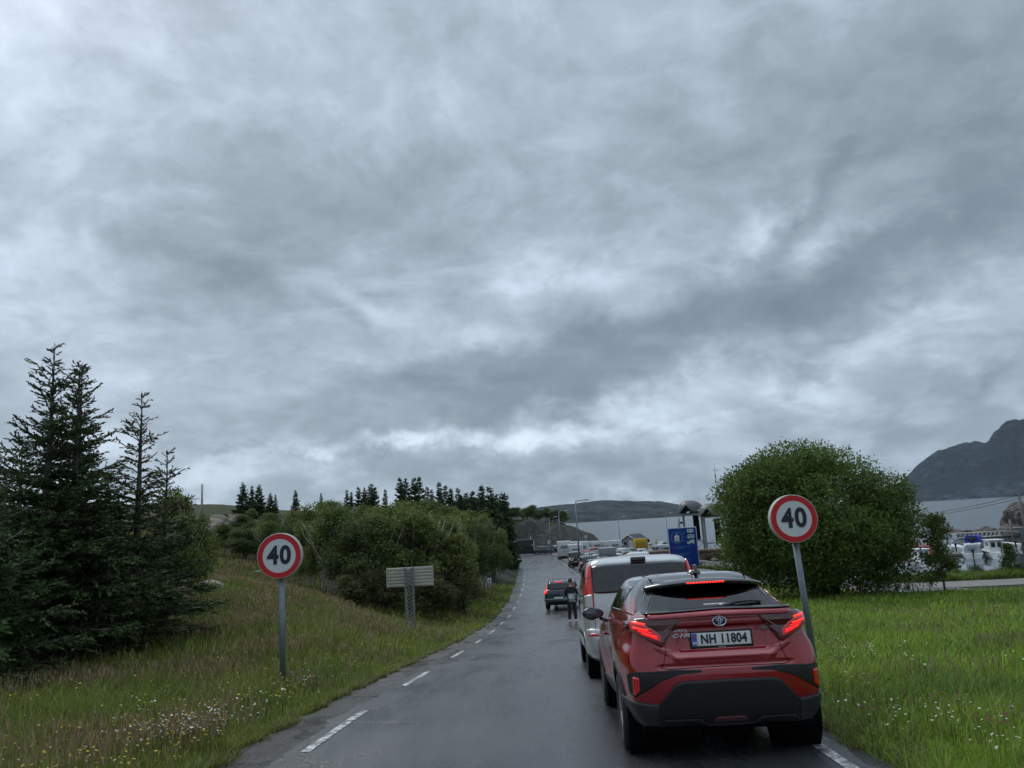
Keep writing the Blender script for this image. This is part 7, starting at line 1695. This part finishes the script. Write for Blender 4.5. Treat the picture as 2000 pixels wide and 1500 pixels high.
boat(1900, 1070, 6.0, 3.0, .85, rad(-12), 'white boat with a bright blue canopy, behind the pale-canopied one', 'blue')
boat(1953, 1091, 6.2, 2.7, .95, rad(14), 'white cabin boat with twin rear windows, right of the others', 'cabin')
boat(1852, 1064, 5.0, 2.2, .8, rad(-20), 'small white boat with a pale canopy far left of the gangway', 'canopy')
boat(1984, 1072, 5.0, 2.2, .8, rad(25), 'white open boat tied beside the timber quay at the right edge', 'open')
boat(1936, 1066, 5.2, 2.3, .8, rad(10), 'white open boat lying behind the cabin boat near the gangway', 'open')
boat(1868, 1078, 5.5, 2.4, .8, rad(5), 'small open white boat left of the pale-canopied one', 'open')
boat(1822, 1082, 11, 3.6, 1.3, rad(35), 'red-hulled fishing boat with masts and red buoys, behind the slim tree', 'fishing', mat('hull_red', (.30, .035, .025), .4))
boat(1812, 1108, 5.5, 2.2, .7, rad(20), 'white boat half hidden by the willow', 'cabin')
# floating pontoon
p0, p1 = seapt(1842, 1086), seapt(1990, 1084); e = empty('pontoon', tuple(p0), 0, 'low timber pontoon behind the moored boats', 'pontoon'); d_ = p1 - p0
b = MB(); L_ = d_.length; b.box((L_ / 2, 0, .25), (L_, 1.6, .30)); o = b.build('deck', mat('weathered_wood', (.20, .18, .15), .8, var=.3, vscale=2), e); o.rotation_euler = (0, 0, math.atan2(d_.y, d_.x)); b = MB(); b.box((L_ / 2, 0, .0), (L_ * .98, 1.2, .25)); o = b.build('float', M_CLAD2, e); o.rotation_euler = (0, 0, math.atan2(d_.y, d_.x))
# truss gangway
Yg = 142.; a0, a1 = at(1864, 1052, Yg), at(1966, 1046, Yg + 6); h_ = px(9, Yg)
e = empty('gangway', (0, 0, 0), 0, 'white lattice gangway running from the pontoon to the timber quay', 'gangway'); M_GW = mat('gangway_white', (.45, .46, .45), .5)
for s in (0, 1.4):
    o_ = Vector((0, s, 0)); g = MB(); g.tube([a0 + o_, a1 + o_], .09, 6); g.tube([a0 + o_ + Vector((0, 0, h_)), a1 + o_ + Vector((0, 0, h_))], .09, 6)
    for k in range(12): g.tube([a0.lerp(a1, k / 12) + o_, a0.lerp(a1, (k + .6) / 12) + o_ + Vector((0, 0, h_))], .05, 4); g.tube([a0.lerp(a1, (k + .6) / 12) + o_, a0.lerp(a1, (k + .6) / 12) + o_ + Vector((0, 0, h_))], .04, 4)
    g.build('truss', M_GW, e)
g = MB(); m_ = (a0 + a1) / 2 + Vector((0, .7, .05)); g.box(m_, ((a1 - a0).length, 1.4, .08), rz=math.atan2((a1 - a0).y, (a1 - a0).x), ry=-math.asin((a1 - a0).z / (a1 - a0).length)); g.build('walkway', M_GW, e)
# rock breakwater behind
rs = np.random.RandomState(60); pts = []
for t in np.linspace(0, 1, 120):
    q0, q1 = seapt(1845, 1052), seapt(2060, 1046); q = q0.lerp(q1, t); pts.append((q.x, q.y + rs.uniform(-3, 3), SEA + rs.uniform(.0, 1.3), rs.uniform(.7, 1.4)))
tag(rocks('breakwater', 'low breakwater of dark reddish boulders behind the gangway', pts, M_ROCKR, 61), kind='stuff')
# rocky knoll with timber quay at the right edge
p_ = seapt(1998, 1046); pts = [(p_.x + 5 + rs.uniform(-6.5, 10), p_.y + rs.uniform(-3, 3), SEA + rs.uniform(0, 3.2), rs.uniform(1.8, 3.2)) for k in range(60)]
b = MB(); bm = bmesh.new(); bmesh.ops.create_icosphere(bm, subdivisions=5, radius=1); t_ = at(1995, 987, p_.y).z - SEA
for v in bm.verts:
    nn = v.co.normalized(); d = 1 + .34 * mnoise.fractal(nn * 1.4 + Vector((4, 1, 0)), 1., 2.1, 6); v.co = Vector((nn.x * d * 8.5, nn.y * d * 6, max(nn.z * d * t_ * 1.02, -1)))
b.bm(bm, 0, False); o = b.build('rocky_knoll', mat('knoll_rock', (.085, .075, .065), .85, var=.6, vscale=.5, bump=.8, bscale=3), None, recalc=False); qx = at(2003, 1010, p_.y).x; o.location = (qx + 4.6, p_.y + 3, SEA); tag(o, 'brown rocky knoll rising at the right edge above the timber quay', 'rock')
e = empty('timber_quay', (at(1985, 1040, 138).x, 138, SEA), rad(3), 'grey timber quay on posts at the right edge by the gangway', 'quay'); M_WEA = mat('grey_timber', (.13, .125, .12), .8, var=.4, vscale=1.5)
MB().box((3.5, 1.5, 2.9), (9, 3, .35)).build('deck', M_WEA, e); MB().box((3.5, 1.5, 1.9), (9, 2.6, .25)).build('lower_beam', M_WEA, e)
for k in range(6): MB().tube([(-.8 + k * 1.7, 0, -1), (-.8 + k * 1.7, 0, 4.6 if k == 0 else 2.8)], .20, 8).build('post', M_WEA, e)
for k in range(3): MB().box((1 + k * 2.4, -.1, 2.3), (.8, .1, .8)).build('fender', mat('fender_blue', (.03, .10, .2), .6), e)
# power line: pole at the right edge and two wires crossing the water
p_ = at(1998, 1012, 120.); tz = at(1996, 962, 120).z; e = empty('power_pole', (p_.x, 120, SEA), 0, 'dark wooden power pole cut by the right edge carrying two wires', 'pole'); MB().tube([(0, 0, -1), (0, 0, tz - SEA)], .20, 10).build('shaft', M_WEA, e); MB().box((0, 0, tz - SEA - .2), (1.2, .14, .14)).build('crossarm', M_WEA, e)
for k, (y0_, y1_) in enumerate(((965, 1002), (972, 1006))):
    w = MB(); A0, A1 = at(1996, y0_, 120), at(1808, y1_, 170); A1 = A0 + (A1 - A0) * 1.15
    w.tube([A0.lerp(A1, t) - Vector((0, 0, 1.4 * 4 * t * (1 - t) * .3)) for t in np.linspace(0, 1, 17)], .035, 5, cap=False); o = w.build('power_wire', M_DARK, None); tag(o, ['upper power wire running left from the power pole over the bay', 'lower power wire running left from the power pole over the bay'][k], 'wire')
# gravel path along the shore
GP = mat('path_gravel', (.17, .16, .15), .9, var=.25, vscale=3, bump=.5, bscale=40)
xs = np.linspace(24, 75, 90)
def pathY(x): return np.interp(x, [24, 30, 36, 42, 50, 60, 75], [72, 70, 68, 67, 66, 64, 60])
V = []
for dy_ in np.linspace(-2.2, 3.0, 10): Yp = pathY(xs) + dy_ * (1 + .1 * vnoise(xs, xs * 0, 6, 71)); V.append(np.stack([xs, Yp, height(xs, Yp) + .03], -1))
V = np.stack(V); tag(npmesh('shore_path', V.reshape(-1, 3), grid_faces(10, 90), GP, smooth=True), kind='structure')
n = 60000; _rs = np.random.RandomState(14); X = _rs.uniform(33, 78, n); Y_ = pathY(X) + _rs.uniform(3.0, 9.5, n); Zg = height(X, Y_); k = Zg > SEA + .5; X, Y_, Zg = X[k], Y_[k], Zg[k]; n = len(X)
c = np.array([.13, .19, .035]) * _rs.uniform(.6, 1.3, (n, 1)); Vv, Q, T, C = blades(X, Y_, Zg, _rs.uniform(.25, .8, n) * (1 + .5 * vnoise(X, Y_, 4, 90)), np.full(n, .075), _rs.uniform(.2, .9, n), _rs.uniform(0, 6, n), c, c * 1.15)
tag(npmesh('grass', Vv, [Q, T], GM, cols=C), 'tall green grass on the shore between the path and the marina', 'grass', kind='stuff')
# ------------------------------------------------------------------ people
M_SKIN = mat('skin', (.42, .22, .15), .5); M_JKT = mat('dark_jacket', (.012, .014, .024), .8, var=.3, vscale=8); M_TRS = mat('dark_trousers', (.010, .011, .016), .8); M_HAIR = mat('brown_hair', (.045, .025, .016), .8, var=.4, vscale=30); M_SHOE = mat('pale_shoe', (.45, .45, .44), .6)
def skinned(name, joints, edges, m, parent, sub=2):
    me = bpy.data.meshes.new(name); me.from_pydata([j[:3] for j in joints], edges, []); o = bpy.data.objects.new(name, me); COL.objects.link(o)
    sk = o.modifiers.new('s', 'SKIN'); sb = o.modifiers.new('b', 'SUBSURF'); sb.levels = sub; sb.render_levels = sub
    for i, j in enumerate(joints): me.skin_vertices[0].data[i].radius = (j[3], j[4] if len(j) > 4 else j[3]); 
    me.skin_vertices[0].data[0].use_root = True
    dg = bpy.context.evaluated_depsgraph_get(); m2 = bpy.data.meshes.new_from_object(o.evaluated_get(dg)); bpy.data.objects.remove(o)
    m2.materials.clear(); m2.materials.append(m); m2.polygons.foreach_set('use_smooth', np.ones(len(m2.polygons), bool)); o = bpy.data.objects.new(name, m2); COL.objects.link(o); o.parent = parent; return o
def person(loc, rz, scale, label, jkt, trs, hair=M_HAIR, shoe=M_SHOE, reach=True):
    e = empty('person', loc, rz, label, 'person', None, scale)
    # body: one continuous figure (pelvis root), facing +Y
    J = [(0, 0, .98, .155, .115), (0, .01, 1.14, .135, .10), (0, .02, 1.32, .165, .115), (0, .01, 1.45, .12, .09), (0, .02, 1.53, .055), (0, .03, 1.60, .06), (0, .035, 1.68, .085, .098), (0, .03, 1.765, .07, .085),
         (-.19, .01, 1.43, .065), (-.25, .04, 1.17, .05), (-.20, .26 if reach else .05, 1.08 if reach else .93, .038), (-.17, .34 if reach else .07, 1.10 if reach else .85, .032),
         (.19, .01, 1.43, .065), (.26, .06, 1.18, .05), (.20, .28 if reach else .07, 1.14 if reach else .93, .038), (.17, .36 if reach else .09, 1.18 if reach else .85, .032),
         (-.10, 0, .90, .10), (-.11, .02, .50, .065), (-.12, -.02, .12, .045), (.10, 0, .90, .10), (.12, .05, .50, .065), (.14, .02, .12, .045)]
    E_ = [(0, 1), (1, 2), (2, 3), (3, 4), (4, 5), (5, 6), (6, 7), (2, 8), (8, 9), (9, 10), (10, 11), (2, 12), (12, 13), (13, 14), (14, 15), (0, 16), (16, 17), (17, 18), (0, 19), (19, 20), (20, 21)]
    skinned('body', J, E_, M_SKIN, e)
    up = .016
    JJ = [(0, 0, .93, .165, .125), (0, .01, 1.14, .150, .115), (0, .02, 1.32, .180, .128), (0, .01, 1.455, .125, .095), (-.19, .01, 1.43, .080), (-.255, .04, 1.17, .066), (J[10][0], J[10][1], J[10][2], .050), (.19, .01, 1.43, .080), (.265, .06, 1.18, .066), (J[14][0], J[14][1], J[14][2], .050)]
    skinned('jacket', JJ, [(0, 1), (1, 2), (2, 3), (2, 4), (4, 5), (5, 6), (2, 7), (7, 8), (8, 9)], jkt, e)
    skinned('trousers', [(0, 0, .97, .155, .12), (-.10, 0, .88, .112), (-.112, .02, .50, .085), (-.12, -.02, .10, .070), (.10, 0, .88, .112), (.122, .05, .50, .085), (.14, .02, .10, .070)], [(0, 1), (1, 2), (2, 3), (0, 4), (4, 5), (5, 6)], trs, e)
    hr = MB(); bm = bmesh.new(); bmesh.ops.create_uvsphere(bm, u_segments=18, v_segments=12, radius=1)
    for v in bm.verts: v.co = Vector((v.co.x * .092, v.co.y * .108 - .005, v.co.z * .105))
    bmesh.ops.delete(bm, geom=[v for v in bm.verts if (v.co.y > .035 and v.co.z < .045) or v.co.z < -.055], context='VERTS'); hr.bm(bm, 0, True); o = hr.build('hair', hair, e); o.location = (0, .025, 1.735)
    for x, y in ((-.12, .03), (.14, .07)): sh = MB(); sh.box((x, y, .045), (.10, .28, .09), bev=.03); sh.build('shoe', shoe, e)
    fc = MB(); fc.tube([(0, .125, 1.70), (0, .145, 1.675)], [.012, .016], 6); fc.build('nose', M_SKIN, e)
    for s in (-1, 1): 
        MB().box((s * .033, .118, 1.715), (.026, .012, .010), bev=.003).build('eye', M_DARK, e); MB().box((s * .092, .02, 1.70), (.018, .035, .055), bev=.008).build('ear', M_SKIN, e)
        hb = J[11] if s < 0 else J[15]; P0 = Vector(hb[:3]); dr = (Vector(hb[:3]) - Vector((J[10] if s < 0 else J[14])[:3])).normalized(); side_ = dr.cross(Vector((0, 0, 1))).normalized() if reach else Vector((0, 1, 0)); upv_ = side_.cross(dr)
        hm_ = MB(); hm_.tube([P0, P0 + dr * .045, P0 + dr * .09], [.026, .036, .030], 8)
        for f_ in range(4): b0 = P0 + dr * .085 + side_ * (f_ - 1.5) * .019; l_ = (.07, .08, .075, .058)[f_]; hm_.tube([b0, b0 + dr * l_ * .55 - upv_ * .008, b0 + dr * l_ * .85 - upv_ * .030], [.009, .008, .006], 6)
        hm_.tube([P0 + dr * .03 - side_ * s * .03, P0 + dr * .06 - side_ * s * .055, P0 + dr * .09 - side_ * s * .060], [.011, .010, .007], 6); hm_.build('hand', M_SKIN, e)
    MB().box((0, .122, 1.645), (.045, .010, .010), bev=.003).build('mouth', mat('lips', (.28, .10, .08), .5), e)
    return e
g = gpt(1119, 1217, 20); person((g.x, g.y, g.z + .03), rad(-12), 1.04, 'person in dark clothes and pale shoes standing in the road by the dark estate car', M_JKT, M_TRS)
p_ = base_at(1283, 1066, 178.); person(p_, rad(150), 1.15, 'person in a bright yellow-green hi-vis jacket by the kiosk', mat('hivis', (.42, .62, .10), .7), mat('hivis_trousers', (.30, .45, .08), .7), reach=False)
# ------------------------------------------------------------------ haze: even air round camera and scene
m = bpy.data.materials.new('haze_air'); m.use_nodes = True; t = NT(m.node_tree); t.n.clear()
pv = t.new('ShaderNodeVolumePrincipled'); pv.inputs['Color'].default_value = (.72, .84, .96, 1); pv.inputs['Density'].default_value = 2.4e-5; pv.inputs['Anisotropy'].default_value = .0
t.l.new(pv.outputs[0], t.new('ShaderNodeOutputMaterial').inputs['Volume'])
b = MB(); b.box((0, 9500, 620), (40000, 21000, 1250)); hz_ = b.build('haze', m, None); tag(hz_, 'pale blue haze fading the island and mountains', 'haze', kind='stuff')
SC.cycles.volume_bounces = 1
